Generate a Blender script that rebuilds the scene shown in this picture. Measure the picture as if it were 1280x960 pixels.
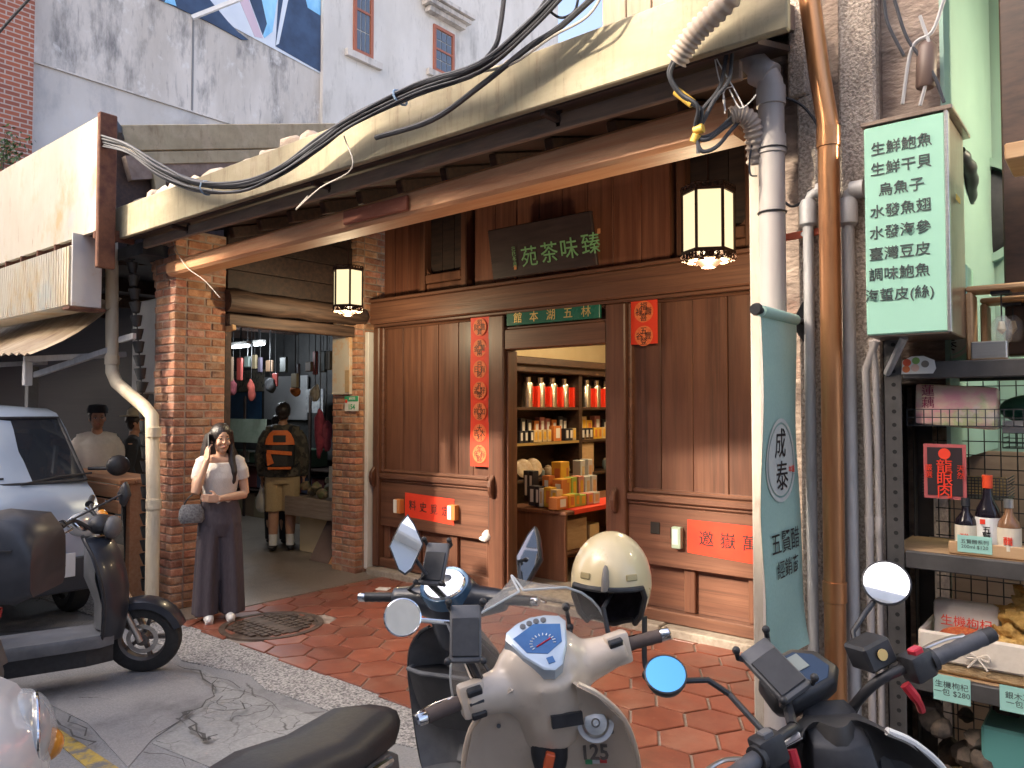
import bpy, bmesh, math, random
from math import radians, sin, cos, pi, atan2, sqrt
from mathutils import Vector, Matrix, noise
random.seed(7)
SC = bpy.context.scene
for _o in list(bpy.data.objects): bpy.data.objects.remove(_o)
COL = SC.collection
# ---------------------------------------------------------------- camera
F, YAW, PIT, CAM = 950.0, radians(39.2), radians(1.87), Vector((0, 0, 1.7))
_c = bpy.data.cameras.new('camera'); camera = bpy.data.objects.new('camera', _c); COL.objects.link(camera)
camera.location = CAM; camera.rotation_euler = (pi/2+PIT, 0, YAW)
_c.sensor_width = 36; _c.lens = 36*F/1280; _c.clip_start = .05; _c.clip_end = 2000
SC.camera = camera
# ---------------------------------------------------------------- sky, sun, exposure
SUN_EL, SUN_AZ = radians(30), radians(-27)      # azimuth of where the light comes from, measured from -Y towards -X (negative) / +X
_w = bpy.data.worlds.new('World'); SC.world = _w; _w.use_nodes = True
_nt = _w.node_tree; _sky = _nt.nodes.new('ShaderNodeTexSky'); _sky.sky_type = 'NISHITA'; _sky.sun_disc = False
SUN_FROM = Vector((sin(SUN_AZ)*cos(SUN_EL), -cos(SUN_AZ)*cos(SUN_EL), sin(SUN_EL)))
_sky.sun_elevation = SUN_EL; _sky.sun_rotation = atan2(SUN_FROM.x, SUN_FROM.y)
_sky.dust_density = 7.0; _sky.air_density = .55; _sky.ozone_density = 0
_nt.links.new(_sky.outputs[0], _nt.nodes['Background'].inputs[0]); _nt.nodes['Background'].inputs[1].default_value = .15
_l = bpy.data.lights.new('sun', 'SUN'); _l.energy = 2.0; _l.angle = radians(2.5); _l.color = (1, .86, .68)
sun = bpy.data.objects.new('sun', _l); COL.objects.link(sun); sun.location = (0, -10, 20)
sun.rotation_euler = SUN_FROM.to_track_quat('Z', 'Y').to_euler()
VS = SC.view_settings; VS.view_transform = 'Standard'; VS.look = 'None'; VS.gamma = 1; VS.use_curve_mapping = False; VS.exposure = 2.5
SC.render.engine = 'CYCLES'; SC.cycles.use_denoising = True; SC.cycles.max_bounces = 8; SC.cycles.sample_clamp_indirect = 6
SC.cycles.transparent_max_bounces = 12
# ---------------------------------------------------------------- photo pixel -> point on a known plane
_fw = Vector((-sin(YAW)*cos(PIT), cos(YAW)*cos(PIT), sin(PIT))); _rt = Vector((cos(YAW), sin(YAW), 0)); _up = _rt.cross(_fw)
def P(u, v, X=None, Y=None, Z=None, D=None):
    d = _fw + _rt*((u-640)/F) + _up*((480-v)/F)
    t = X/d.x if X is not None else Y/d.y if Y is not None else (Z-1.7)/d.z if Z is not None else D
    return CAM + d*t
def CW(xc, zc, z=0): return Vector((-.632*zc+.775*xc, .775*zc+.632*xc, z))    # camera-ground coordinates -> world
# ---------------------------------------------------------------- materials
MATS = {}
def mat(name, c, c2=None, scale=6, st=(1, 1, 1), rough=.6, metal=0, bump=0, rnd=0, detail=6, dirt=None, emis=0, coat=0, alpha=1, trans=0, lo=.35, hi=.65, bscale=None, hue=0, spec=.5, ior=None, sss=0, world=False):
    if name in MATS: return MATS[name]
    m = bpy.data.materials.new(name); m.use_nodes = True; nt = m.node_tree; N = nt.nodes; L = nt.links
    b = N['Principled BSDF']; b.inputs['Roughness'].default_value = rough; b.inputs['Metallic'].default_value = metal
    b.inputs['Specular IOR Level'].default_value = spec
    if coat: b.inputs['Coat Weight'].default_value = coat; b.inputs['Coat Roughness'].default_value = .08
    if alpha < 1: b.inputs['Alpha'].default_value = alpha
    if trans: b.inputs['Transmission Weight'].default_value = trans
    if ior: b.inputs['IOR'].default_value = ior
    if sss: b.inputs['Subsurface Weight'].default_value = sss; b.inputs['Subsurface Radius'].default_value = (.02, .008, .004)
    c = (*c, 1); c2 = (*c2, 1) if c2 else None
    b.inputs['Base Color'].default_value = c
    if emis: b.inputs['Emission Color'].default_value = c; b.inputs['Emission Strength'].default_value = emis
    MATS[name] = m
    if not (c2 or bump or rnd or dirt): return m
    tc = N.new('ShaderNodeTexCoord'); mp = N.new('ShaderNodeMapping'); mp.inputs['Scale'].default_value = st
    if world:
        g = N.new('ShaderNodeNewGeometry'); L.new(g.outputs['Position'], mp.inputs['Vector'])
    else: L.new(tc.outputs['Object'], mp.inputs['Vector'])
    oi = N.new('ShaderNodeObjectInfo')
    if rnd:
        k = N.new('ShaderNodeMath'); k.operation = 'MULTIPLY'; k.inputs[1].default_value = 37; L.new(oi.outputs['Random'], k.inputs[0])
        cx = N.new('ShaderNodeCombineXYZ')
        for i in range(3): L.new(k.outputs[0], cx.inputs[i])
        L.new(cx.outputs[0], mp.inputs['Location'])
    n = N.new('ShaderNodeTexNoise'); n.inputs['Scale'].default_value = scale; n.inputs['Detail'].default_value = detail; n.inputs['Roughness'].default_value = .62
    L.new(mp.outputs[0], n.inputs['Vector']); col = None
    if c2:
        r = N.new('ShaderNodeValToRGB'); e = r.color_ramp.elements; e[0].position = lo; e[1].position = hi; e[0].color = c; e[1].color = c2
        L.new(n.outputs['Fac'], r.inputs[0]); col = r.outputs[0]
    def mix(fac, a, bcol):
        x = N.new('ShaderNodeMix'); x.data_type = 'RGBA'; L.new(fac, x.inputs[0])
        if a is None: x.inputs[6].default_value = c
        else: L.new(a, x.inputs[6])
        x.inputs[7].default_value = (*bcol, 1); return x.outputs[2]
    for dd in (dirt or []):          # (colour, scale, stretch, low, high, strength)
        m2 = N.new('ShaderNodeMapping'); m2.inputs['Scale'].default_value = dd[2]; L.new(mp.outputs[0] if rnd else (g.outputs['Position'] if world else tc.outputs['Object']), m2.inputs['Vector'])
        n2 = N.new('ShaderNodeTexNoise'); n2.inputs['Scale'].default_value = dd[1]; n2.inputs['Detail'].default_value = 9; n2.inputs['Roughness'].default_value = .68
        L.new(m2.outputs[0], n2.inputs['Vector']); mr = N.new('ShaderNodeMapRange'); mr.inputs[1].default_value = dd[3]; mr.inputs[2].default_value = dd[4]; mr.inputs[4].default_value = dd[5]
        L.new(n2.outputs['Fac'], mr.inputs[0]); col = mix(mr.outputs[0], col, dd[0])
    if rnd:
        hs = N.new('ShaderNodeHueSaturation'); mr = N.new('ShaderNodeMapRange'); mr.inputs[3].default_value = 1-rnd; mr.inputs[4].default_value = 1+rnd
        L.new(oi.outputs['Random'], mr.inputs[0]); L.new(mr.outputs[0], hs.inputs['Value'])
        if hue:
            k2 = N.new('ShaderNodeMath'); k2.operation = 'FRACT'; k3 = N.new('ShaderNodeMath'); k3.operation = 'MULTIPLY'; k3.inputs[1].default_value = 91.7
            L.new(oi.outputs['Random'], k3.inputs[0]); L.new(k3.outputs[0], k2.inputs[0]); m3 = N.new('ShaderNodeMapRange'); m3.inputs[3].default_value = .5-hue; m3.inputs[4].default_value = .5+hue
            L.new(k2.outputs[0], m3.inputs[0]); L.new(m3.outputs[0], hs.inputs['Hue'])
        if col is None: hs.inputs['Color'].default_value = c
        else: L.new(col, hs.inputs['Color'])
        col = hs.outputs[0]
    if col is not None: L.new(col, b.inputs['Base Color'])
    if c2 and rough > .12 and not metal:
        mr = N.new('ShaderNodeMapRange'); mr.inputs[3].default_value = max(.05, rough-.1); mr.inputs[4].default_value = min(1, rough+.12); L.new(n.outputs['Fac'], mr.inputs[0]); L.new(mr.outputs[0], b.inputs['Roughness'])
    if bump:
        bp = N.new('ShaderNodeBump'); bp.inputs['Strength'].default_value = min(1, bump); bp.inputs['Distance'].default_value = .01*max(1, bump)
        src = n
        if bscale:
            src = N.new('ShaderNodeTexNoise'); src.inputs['Scale'].default_value = bscale; src.inputs['Detail'].default_value = 5; L.new(mp.outputs[0], src.inputs['Vector'])
        L.new(src.outputs['Fac'], bp.inputs['Height']); L.new(bp.outputs[0], b.inputs['Normal'])
    return m
Z3 = (1, 1, 1)
WOOD = mat('facade_wood', (.125, .05, .03), (.19, .082, .047), 2.2, (5, 5, .4), .42, bump=.12, rnd=.16, dirt=[((.035, .016, .011), 1.3, (2, 2, .8), .44, .72, .85), ((.26, .13, .075), 3, (3, 3, .5), .56, .8, .4), ((.05, .02, .014), 30, (3, 3, .12), .62, .75, .25), ((.3, .2, .14), 14, (1, 1, .35), .66, .74, .5)])
WOODX = mat('facade_wood_cross', (.125, .053, .033), (.2, .088, .051), 2.2, (.45, 9, 9), .45, bump=.25, rnd=.15, dirt=[((.02, .011, .009), 2.2, (.6, 3, 3), .5, .72, .6), ((.2, .1, .055), 7, (.5, 6, 6), .6, .78, .3)])
WOODY = mat('log_wood', (.035, .02, .015), (.11, .065, .045), 3, (12, .7, 12), .65, bump=.5, rnd=.1)
BEAM = mat('worn_painted_beam', (.52, .22, .095), (.6, .32, .165), 3, (.8, 12, 12), .55, bump=.3, rnd=.05, dirt=[((.5, .34, .19), 1.1, (.9, 6, 6), .58, .66, .8), ((.16, .06, .03), 5, (.6, 9, 9), .56, .75, .7)])
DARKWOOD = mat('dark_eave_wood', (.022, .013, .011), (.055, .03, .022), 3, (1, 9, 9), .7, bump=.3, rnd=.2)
BRICK = mat('old_brick', (.36, .15, .085), (.52, .26, .15), 14, Z3, .85, bump=.7, rnd=.3, hue=.012, dirt=[((.12, .07, .055), 4, Z3, .5, .68, .7), ((.5, .38, .3), 7, Z3, .5, .68, .6)], bscale=60)
MORTAR = mat('lime_mortar', (.4, .31, .25), (.28, .2, .15), 20, Z3, .95, bump=.5)
TILE = mat('terracotta_hex_tile', (.2, .056, .033), (.27, .084, .05), 9, Z3, .36, bump=.12, rnd=.16, dirt=[((.12, .05, .035), 4, Z3, .5, .75, .6), ((.34, .21, .15), 2.5, Z3, .48, .7, .45), ((.36, .27, .22), 18, Z3, .62, .76, .5)])
GROUT = mat('cement_grout', (.34, .29, .25), (.22, .18, .155), 14, Z3, .9, bump=.3)
CONC = mat('stained_concrete', (.48, .435, .38), (.64, .59, .53), 1.2, (1, 1, .35), .9, bump=.2, dirt=[((.1, .1, .105), 1.4, (1.2, 1.2, .4), .5, .66, .8), ((.68, .66, .62), 2.4, (1, 1, .8), .57, .66, .7), ((.07, .07, .075), 5, (2, 2, .25), .58, .75, .7)], bscale=18, world=True)
FASCIA = mat('olive_painted_fascia', (.25, .215, .135), (.33, .29, .19), 2, (1, 3, 3), .75, bump=.12, dirt=[((.17, .12, .07), 5, (5, 2, .5), .5, .72, .75), ((.42, .36, .26), 2.5, (1, 2, 2), .5, .62, .4), ((.12, .09, .06), 22, (1.5, 1, .5), .58, .72, .6)])
PEBBLE = mat('pebbledash_render', (.26, .215, .175), (.56, .48, .4), 85, Z3, .9, bump=1.2, detail=2, dirt=[((.1, .08, .07), 2.2, (1, 1, .5), .5, .72, .6)])
PVC = mat('grey_pvc', (.36, .325, .31), (.42, .385, .36), 3, (4, 4, .6), .5, dirt=[((.2, .17, .15), 5, (3, 3, .7), .56, .74, .5)])
CREAMPVC = mat('yellowed_pvc', (.52, .43, .3), (.62, .55, .42), 3, (4, 4, 1), .55, dirt=[((.28, .19, .1), 4, (4, 4, .8), .54, .72, .7)])
COPPER = mat('bronze_pipe_metal', (.45, .19, .08), (.58, .29, .13), 3, (6, 6, .6), .28, .7, dirt=[((.12, .06, .035), 4, (4, 4, .5), .55, .75, .6)])
GALV = mat('galvanised_pipe', (.44, .44, .44), (.34, .34, .345), 12, (2, 2, .5), .5, .1, dirt=[((.2, .17, .15), 5, (3, 3, .5), .56, .74, .6)])
RED = mat('red_paper', (.72, .036, .012), (.82, .055, .016), 5, Z3, .6, bump=.1)
INK = mat('black_ink', (.025, .018, .016), rough=.6)
GOLD = mat('gold_leaf', (.72, .52, .2), rough=.35, metal=.4)
MINT = mat('mint_sign_face', (.34, .62, .47), (.37, .66, .51), 2, Z3, .35)
BLACK = mat('black_plastic', (.02, .02, .022), (.032, .032, .035), 30, Z3, .45, bump=.05, dirt=[((.1, .095, .09), 11, Z3, .58, .78, .4)])
RUBBER = mat('black_rubber', (.02, .02, .02), (.035, .034, .033), 25, Z3, .8, bump=.3)
CHROME = mat('chrome', (.75, .75, .75), rough=.12, metal=1)
STEEL = mat('brushed_steel', (.5, .49, .47), (.6, .58, .55), 10, (1, 1, 12), .3, .9)
MIRROR = mat('mirror_glass', (.9, .9, .92), rough=.02, metal=1)
WHITE = mat('white_paint', (.74, .73, .7), (.66, .65, .62), 5, Z3, .5)
GREYPL = mat('grey_plastic', (.1, .1, .105), (.13, .13, .135), 20, Z3, .55)
STONE = mat('granite_sill', (.26, .22, .18), (.42, .37, .31), 24, Z3, .85, bump=.5, dirt=[((.14, .11, .09), 3, Z3, .5, .7, .6)])
GLASS = mat('clear_glass', (.9, .95, .95), rough=.03, alpha=.22, spec=.8)
CARD = mat('cardboard', (.42, .28, .15), (.5, .35, .2), 8, (1, 1, 6), .85, rnd=.1)
# ---------------------------------------------------------------- mesh helpers
OFF, LOCAL = {}, set()
def rootof(o):
    while o.parent: o = o.parent
    return o
class MB:
    def __init__(s): s.v = []; s.f = []
    def add(s, vs, fs):
        n = len(s.v); s.v += [Vector(p) for p in vs]; s.f += [tuple(i+n for i in q) for q in fs]; return s
    def box(s, x0, x1, y0, y1, z0, z1):
        return s.add([(x0, y0, z0), (x1, y0, z0), (x1, y1, z0), (x0, y1, z0), (x0, y0, z1), (x1, y0, z1), (x1, y1, z1), (x0, y1, z1)],
                     [(3, 2, 1, 0), (4, 5, 6, 7), (0, 1, 5, 4), (1, 2, 6, 5), (2, 3, 7, 6), (3, 0, 4, 7)])
    def obox(s, c, a, b, d):     # centre and three half-axis vectors
        c, a, b, d = Vector(c), Vector(a), Vector(b), Vector(d)
        return s.add([c-a-b-d, c+a-b-d, c+a+b-d, c-a+b-d, c-a-b+d, c+a-b+d, c+a+b+d, c-a+b+d],
                     [(3, 2, 1, 0), (4, 5, 6, 7), (0, 1, 5, 4), (1, 2, 6, 5), (2, 3, 7, 6), (3, 0, 4, 7)])
    def bar(s, p, q, w, h=None, upv=(0, 0, 1)):   # rectangular bar between two points
        p, q = Vector(p), Vector(q); h = h or w; d = (q-p); L = d.length; d.normalize(); u = Vector(upv)
        if abs(d.dot(u)) > .97: u = Vector((1, 0, 0))
        r = d.cross(u).normalized(); u = r.cross(d)
        return s.obox((p+q)/2, d*L/2, r*w/2, u*h/2)
    def prism(s, pts, ext):
        n = len(pts); e = Vector(ext); pts = [Vector(p) for p in pts]
        return s.add(pts+[p+e for p in pts], [tuple(range(n))[::-1], tuple(range(n, 2*n))]+[(i, (i+1) % n, (i+1) % n+n, i+n) for i in range(n)])
    def loft(s, rings, cap=True):
        n = len(rings[0]); vs = [p for r in rings for p in r]; fs = []
        for k in range(len(rings)-1):
            for i in range(n): j = (i+1) % n; fs.append((k*n+i, k*n+j, (k+1)*n+j, (k+1)*n+i))
        if cap: fs.append(tuple(range(n))[::-1]); fs.append(tuple(range((len(rings)-1)*n, len(rings)*n)))
        return s.add(vs, fs)
    def tube(s, pts, r, n=10, cap=True, flat=1.0):
        pts = [Vector(p) for p in pts]; rs = r if isinstance(r, (list, tuple)) else [r]*len(pts)
        t = (pts[1]-pts[0]).normalized(); a = Vector((0, 0, 1)) if abs(t.z) < .9 else Vector((1, 0, 0)); u = t.cross(a).normalized(); rings = []
        for i, p in enumerate(pts):
            t = ((pts[i+1]-p).normalized() if i < len(pts)-1 else Vector())+((p-pts[i-1]).normalized() if i else Vector()); t.normalize()
            u = (u-t*u.dot(t)).normalized(); w = t.cross(u)
            rings.append([p+(u*cos(2*pi*k/n)+w*sin(2*pi*k/n)*flat)*rs[i] for k in range(n)])
        return s.loft(rings, cap)
    def lathe(s, prof, c=(0, 0, 0), ax=(0, 0, 1), n=24, cap=True):
        c, ax = Vector(c), Vector(ax).normalized(); a = Vector((0, 0, 1)) if abs(ax.z) < .9 else Vector((1, 0, 0)); u = ax.cross(a).normalized(); w = ax.cross(u)
        return s.loft([[c+ax*h+(u*cos(2*pi*k/n)+w*sin(2*pi*k/n))*max(r, 1e-4) for k in range(n)] for r, h in prof], cap)
    def ball(s, c, r, n=16, m=10, rot=None):
        c = Vector(c); r = (r, r, r) if isinstance(r, (int, float)) else r
        rings = []
        for j in range(m+1):
            ph = pi*j/m; rings.append([Vector((sin(ph)*cos(2*pi*i/n)*r[0], sin(ph)*sin(2*pi*i/n)*r[1], -cos(ph)*r[2])) for i in range(n)])
        rings[0] = [p+Vector((1e-4*cos(i), 1e-4*sin(i), 0)) for i, p in enumerate(rings[0])]
        return s.loft([[c+(rot @ p if rot else p) for p in q] for q in rings])
    def ring(s, c, R, r, ax=(0, 0, 1), n=24, m=6):
        c, ax = Vector(c), Vector(ax).normalized(); a = Vector((0, 0, 1)) if abs(ax.z) < .9 else Vector((1, 0, 0)); u = ax.cross(a).normalized(); w = ax.cross(u)
        vs = []; fs = []
        for i in range(n):
            d = u*cos(2*pi*i/n)+w*sin(2*pi*i/n)
            for j in range(m): vs.append(c+d*(R+r*cos(2*pi*j/m))+ax*(r*sin(2*pi*j/m)))
        for i in range(n):
            for j in range(m): fs.append((i*m+j, ((i+1) % n)*m+j, ((i+1) % n)*m+(j+1) % m, i*m+(j+1) % m))
        return s.add(vs, fs)
    def xf(s, M, start=0):
        for i in range(start, len(s.v)): s.v[i] = M @ s.v[i]
        return s
    def mesh(s, name, off=Vector(), bev=0, smooth=False, ang=38, seg=1):
        me = bpy.data.meshes.new(name); bm = bmesh.new(); vv = [bm.verts.new(p-off) for p in s.v]
        for q in s.f:
            try: bm.faces.new([vv[i] for i in q])
            except ValueError: pass
        bmesh.ops.recalc_face_normals(bm, faces=bm.faces)
        if bev: bmesh.ops.bevel(bm, geom=[e for e in bm.edges if len(e.link_faces) == 2 and e.calc_face_angle(0) > .5], offset=bev, segments=seg, affect='EDGES', profile=.5, clamp_overlap=True)
        bm.to_mesh(me); bm.free()
        if smooth: me.shade_smooth(); me.set_sharp_from_angle(angle=radians(ang))
        return me
    def build(s, name, m, parent=None, bev=0, smooth=False, ang=38, label=None, seg=1):
        off = Vector()
        if parent is not None:
            r = rootof(parent)
            if r not in LOCAL: off = OFF.get(r, Vector())
        me = s.mesh(name, off, bev, smooth, ang, seg); o = bpy.data.objects.new(name, me); me.materials.append(m); COL.objects.link(o)
        if parent is not None: o.parent = parent
        if label: o['label'] = label
        return o
def tag(o, label=None, cat=None, group=None, kind=None):
    if label: o['label'] = label
    if cat: o['category'] = cat
    if group: o['group'] = group
    if kind: o['kind'] = kind
    return o
def root(name, label, cat, loc=(0, 0, 0), rz=0, group=None, local=False, rot=None):
    o = bpy.data.objects.new(name, None); COL.objects.link(o); o.empty_display_size = .1; o.location = loc
    o.rotation_euler = rot if rot else (0, 0, rz); OFF[o] = Vector(loc)
    if local or rz or rot: LOCAL.add(o)
    return tag(o, label, cat, group)
def solo(name, mb, m, label, cat, group=None, bev=0, smooth=False, ang=38, seg=1):   # a thing that is one mesh
    xs = [p.x for p in mb.v]; ys = [p.y for p in mb.v]; zs = [p.z for p in mb.v]
    off = Vector(((min(xs)+max(xs))/2, (min(ys)+max(ys))/2, min(zs)))
    me = mb.mesh(name, off, bev, smooth, ang, seg); o = bpy.data.objects.new(name, me); me.materials.append(m); COL.objects.link(o); o.location = off; OFF[o] = off
    return tag(o, label, cat, group)
def struct(name, mb, m, **k):
    o = mb.build(name, m, **k); o['kind'] = 'structure'; return o
def inst(me, name, parent, loc, rot=(0, 0, 0), sc=(1, 1, 1)):       # another piece that shares mesh data (loc in world unless local)
    o = bpy.data.objects.new(name, me); COL.objects.link(o); o.parent = parent
    r = rootof(parent); o.location = Vector(loc)-(Vector() if r in LOCAL else OFF.get(r, Vector())); o.rotation_euler = rot; o.scale = sc; return o
def text(body, size, m, parent, c, xd, yd, name='lettering', bold=0, ext=.0012, spacing=1, wscale=1):
    cu = bpy.data.curves.new('t', 'FONT'); cu.body = body; cu.size = size; cu.align_x = 'CENTER'; cu.align_y = 'CENTER'; cu.extrude = ext; cu.resolution_u = 2; cu.offset = (min(bold, .003) if any(ord(ch_) > 255 for ch_ in body) else bold)*size; cu.space_line = spacing
    o = bpy.data.objects.new('t', cu); COL.objects.link(o); dg = bpy.context.evaluated_depsgraph_get()
    me = bpy.data.meshes.new_from_object(o.evaluated_get(dg)); bpy.data.objects.remove(o)
    xs = [v.co.x for v in me.vertices]; ys = [v.co.y for v in me.vertices]; mx, my = (min(xs)+max(xs))/2, (min(ys)+max(ys))/2
    xd, yd = Vector(xd).normalized(), Vector(yd).normalized(); nd = xd.cross(yd); r = rootof(parent); off = Vector() if r in LOCAL else OFF.get(r, Vector()); c = Vector(c)-off
    for v in me.vertices: v.co = c+xd*((v.co.x-mx)*wscale)+yd*(v.co.y-my)+nd*v.co.z
    me.name = name; me.materials.clear(); me.materials.append(m); t = bpy.data.objects.new(name, me); COL.objects.link(t); t.parent = parent; return t
def arc(pts, k=6):            # Catmull-Rom through points
    pts = [Vector(p) for p in pts]; q = [2*pts[0]-pts[1]]+pts+[2*pts[-1]-pts[-2]]; out = []
    for i in range(1, len(q)-2):
        for j in range(k):
            t = j/k; a, b, c, d = q[i-1:i+3]
            out.append(.5*((2*b)+(c-a)*t+(2*a-5*b+4*c-d)*t*t+(3*b-a-3*c+d)*t**3))
    return out+[pts[-1]]
ORD = ['first', 'second', 'third', 'fourth', 'fifth', 'sixth', 'seventh', 'eighth', 'ninth', 'tenth', 'eleventh', 'twelfth', 'thirteenth', 'fourteenth', 'fifteenth', 'sixteenth', 'seventeenth', 'eighteenth']
# ================================================================ the ground
def clip(poly, a, b, c):      # keep a*x+b*y<=c
    out = []
    for i in range(len(poly)):
        p, q = poly[i], poly[(i+1) % len(poly)]; dp, dq = a*p[0]+b*p[1]-c, a*q[0]+b*q[1]-c
        if dp <= 0: out.append(p)
        if dp*dq < 0: t = dp/(dp-dq); out.append((p[0]+(q[0]-p[0])*t, p[1]+(q[1]-p[1])*t))
    return out
STREET = mat('worn_street_asphalt', (.2, .205, .215), (.29, .295, .305), 80, Z3, .82, bump=.6, detail=3, dirt=[((.22, .22, .215), .7, Z3, .45, .6, .6), ((.07, .072, .078), 1.6, Z3, .55, .7, .6), ((.24, .22, .2), 160, Z3, .6, .7, .5)])
struct('street', MB().add([(-400, -400, 0), (400, -400, 0), (400, 400, 0), (-400, 400, 0)], [(0, 1, 2, 3)]), STREET)
WASH = mat('washed_pebble', (.09, .09, .095), (.5, .49, .475), 75, Z3, .85, bump=1, detail=2, dirt=[((.16, .16, .16), 1.3, Z3, .5, .7, .4)])
pts = [(-9.0, 2.6), (-6.2, 2.72)]+[(-5.6+i*.3, 2.68+.05*sin(i*2.1)+.03*sin(i*5.3)) for i in range(20)]+[(1.5, 2.7), (1.5, 3.05), (-9, 3.05)]
struct('pavement_strip', MB().prism([(x, y, -.03) for x, y in pts], (0, 0, .036)), WASH)
# smoother concrete patch and traced cracks in the street
PATCH = mat('pale_cement_patch', (.26, .265, .265), (.33, .335, .33), 60, Z3, .85, bump=.4, detail=3, dirt=[((.12, .125, .13), 3, Z3, .5, .68, .7)])
PATCH2 = mat('smooth_cement_patch', (.24, .24, .245), (.32, .315, .315), 110, Z3, .85, bump=.4, detail=3, dirt=[((.1, .1, .105), 2, Z3, .52, .7, .6)])
def ground(px, z=0): return [P(u, v, Z=z) for u, v in px]
pp = ground([(205, 838), (255, 838), (300, 866), (420, 905), (470, 935), (420, 990), (300, 975), (190, 930), (235, 895), (268, 862)])
struct('cement_patch', MB().prism([(p.x, p.y, -.02) for p in pp], (0, 0, .024)), PATCH)
pp = ground([(60, 850), (215, 830), (262, 850), (268, 872), (240, 893), (220, 905), (190, 925), (160, 960), (110, 905), (60, 880), (20, 870)])
struct('resurfaced_patch', MB().prism([(p.x, p.y, -.02) for p in pp], (0, 0, .0245)), PATCH2)
CRACK = mat('crack_dirt', (.07, .069, .068), (.11, .108, .105), 40, Z3, .95)
cr = MB()
def craze(m, scale, width, lo, hi):        # fine crazing: warped cell borders, only in some areas
    nt = m.node_tree; N = nt.nodes; L = nt.links; b = N['Principled BSDF']; src = b.inputs['Base Color'].links[0].from_socket; g = N.new('ShaderNodeNewGeometry'); n = N.new('ShaderNodeTexNoise'); n.inputs['Scale'].default_value = 5; n.inputs['Detail'].default_value = 6; L.new(g.outputs[0], n.inputs['Vector'])
    mx = N.new('ShaderNodeVectorMath'); mx.operation = 'MULTIPLY_ADD'; mx.inputs[1].default_value = (.25, .25, 0); L.new(n.outputs['Color'], mx.inputs[0]); L.new(g.outputs[0], mx.inputs[2])
    v = N.new('ShaderNodeTexVoronoi'); v.feature = 'DISTANCE_TO_EDGE'; v.inputs['Scale'].default_value = scale; L.new(mx.outputs[0], v.inputs['Vector']); r = N.new('ShaderNodeMapRange'); r.inputs[1].default_value = 0; r.inputs[2].default_value = width; r.inputs[3].default_value = 1; r.inputs[4].default_value = 0; L.new(v.outputs['Distance'], r.inputs[0])
    n2 = N.new('ShaderNodeTexNoise'); n2.inputs['Scale'].default_value = 1.6; n2.inputs['Detail'].default_value = 4; L.new(g.outputs[0], n2.inputs['Vector']); r2 = N.new('ShaderNodeMapRange'); r2.inputs[1].default_value = lo; r2.inputs[2].default_value = hi; L.new(n2.outputs[0], r2.inputs[0]); k = N.new('ShaderNodeMath'); k.operation = 'MULTIPLY'; L.new(r.outputs[0], k.inputs[0]); L.new(r2.outputs[0], k.inputs[1])
    x = N.new('ShaderNodeMix'); x.data_type = 'RGBA'; L.new(k.outputs[0], x.inputs[0]); L.new(src, x.inputs[6]); x.inputs[7].default_value = (.07, .068, .066, 1); L.new(x.outputs[2], b.inputs['Base Color'])
craze(PATCH, 5, .02, .4, .52); craze(PATCH2, 1.3, .01, .52, .6); craze(STREET, 1.1, .012, .5, .56)
def crack(px, w):
    g = ground(px, .0275); g = [g[0]]+[x for a, b in zip(g, g[1:]) for x in ((a+b)/2+Vector((random.uniform(-.03, .03), random.uniform(-.03, .03), 0)), b)]
    for i in range(len(g)-1):
        d = (g[i+1]-g[i]).normalized(); n = Vector((-d.y, d.x, 0)); a, b = w*random.uniform(.15, .7), w*random.uniform(.15, .7)
        cr.add([g[i]-n*a-d*.004, g[i]+n*a-d*.004, g[i+1]+n*b, g[i+1]-n*b], [(0, 1, 2, 3)])
for c, w in [([(222, 832), (250, 838), (266, 856), (268, 870), (252, 884), (232, 896), (226, 900), (195, 918)], .012), ([(268, 858), (290, 862), (312, 866)], .006), ([(262, 846), (285, 850), (300, 860)], .006),
             ([(268, 876), (300, 872), (306, 862)], .007), ([(255, 886), (280, 888), (306, 886), (300, 876)], .006), ([(236, 898), (246, 915), (262, 924), (272, 918)], .012), ([(278, 870), (272, 880), (282, 888)], .006),
             ([(254, 842), (272, 848), (270, 860)], .008), ([(70, 900), (88, 912), (108, 925), (110, 932)], .014), ([(88, 895), (96, 905), (106, 920)], .008), ([(180, 940), (205, 942), (232, 958)], .006), ([(240, 888), (232, 893), (224, 899)], .02), ([(246, 905), (240, 912), (256, 926)], .016), ([(312, 866), (330, 872), (350, 890)], .004)]: crack(c, w)
struct('street_cracks', cr, CRACK)
# faded painted blocks and yellow line near the white car
def paint(name, px, c, wear=.5):
    m = mat(name+'_paint', c, tuple(x*.8 for x in c), 30, Z3, .8, dirt=[((.15, .15, .155), 9, Z3, wear-.08, wear+.06, 1)])
    g = ground(px); struct(name, MB().prism([(p.x, p.y, -.01) for p in g], (0, 0, .0145)), m)
paint('yellow_road_line', [(52, 913), (68, 908), (150, 962), (118, 968)], (.5, .36, .08), .56)
paint('blue_road_marking', [(42, 930), (68, 925), (76, 936), (44, 943)], (.16, .3, .42), .55)
paint('mauve_road_marking', [(40, 903), (55, 898), (66, 922), (42, 928)], (.24, .19, .21), .53)
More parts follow.
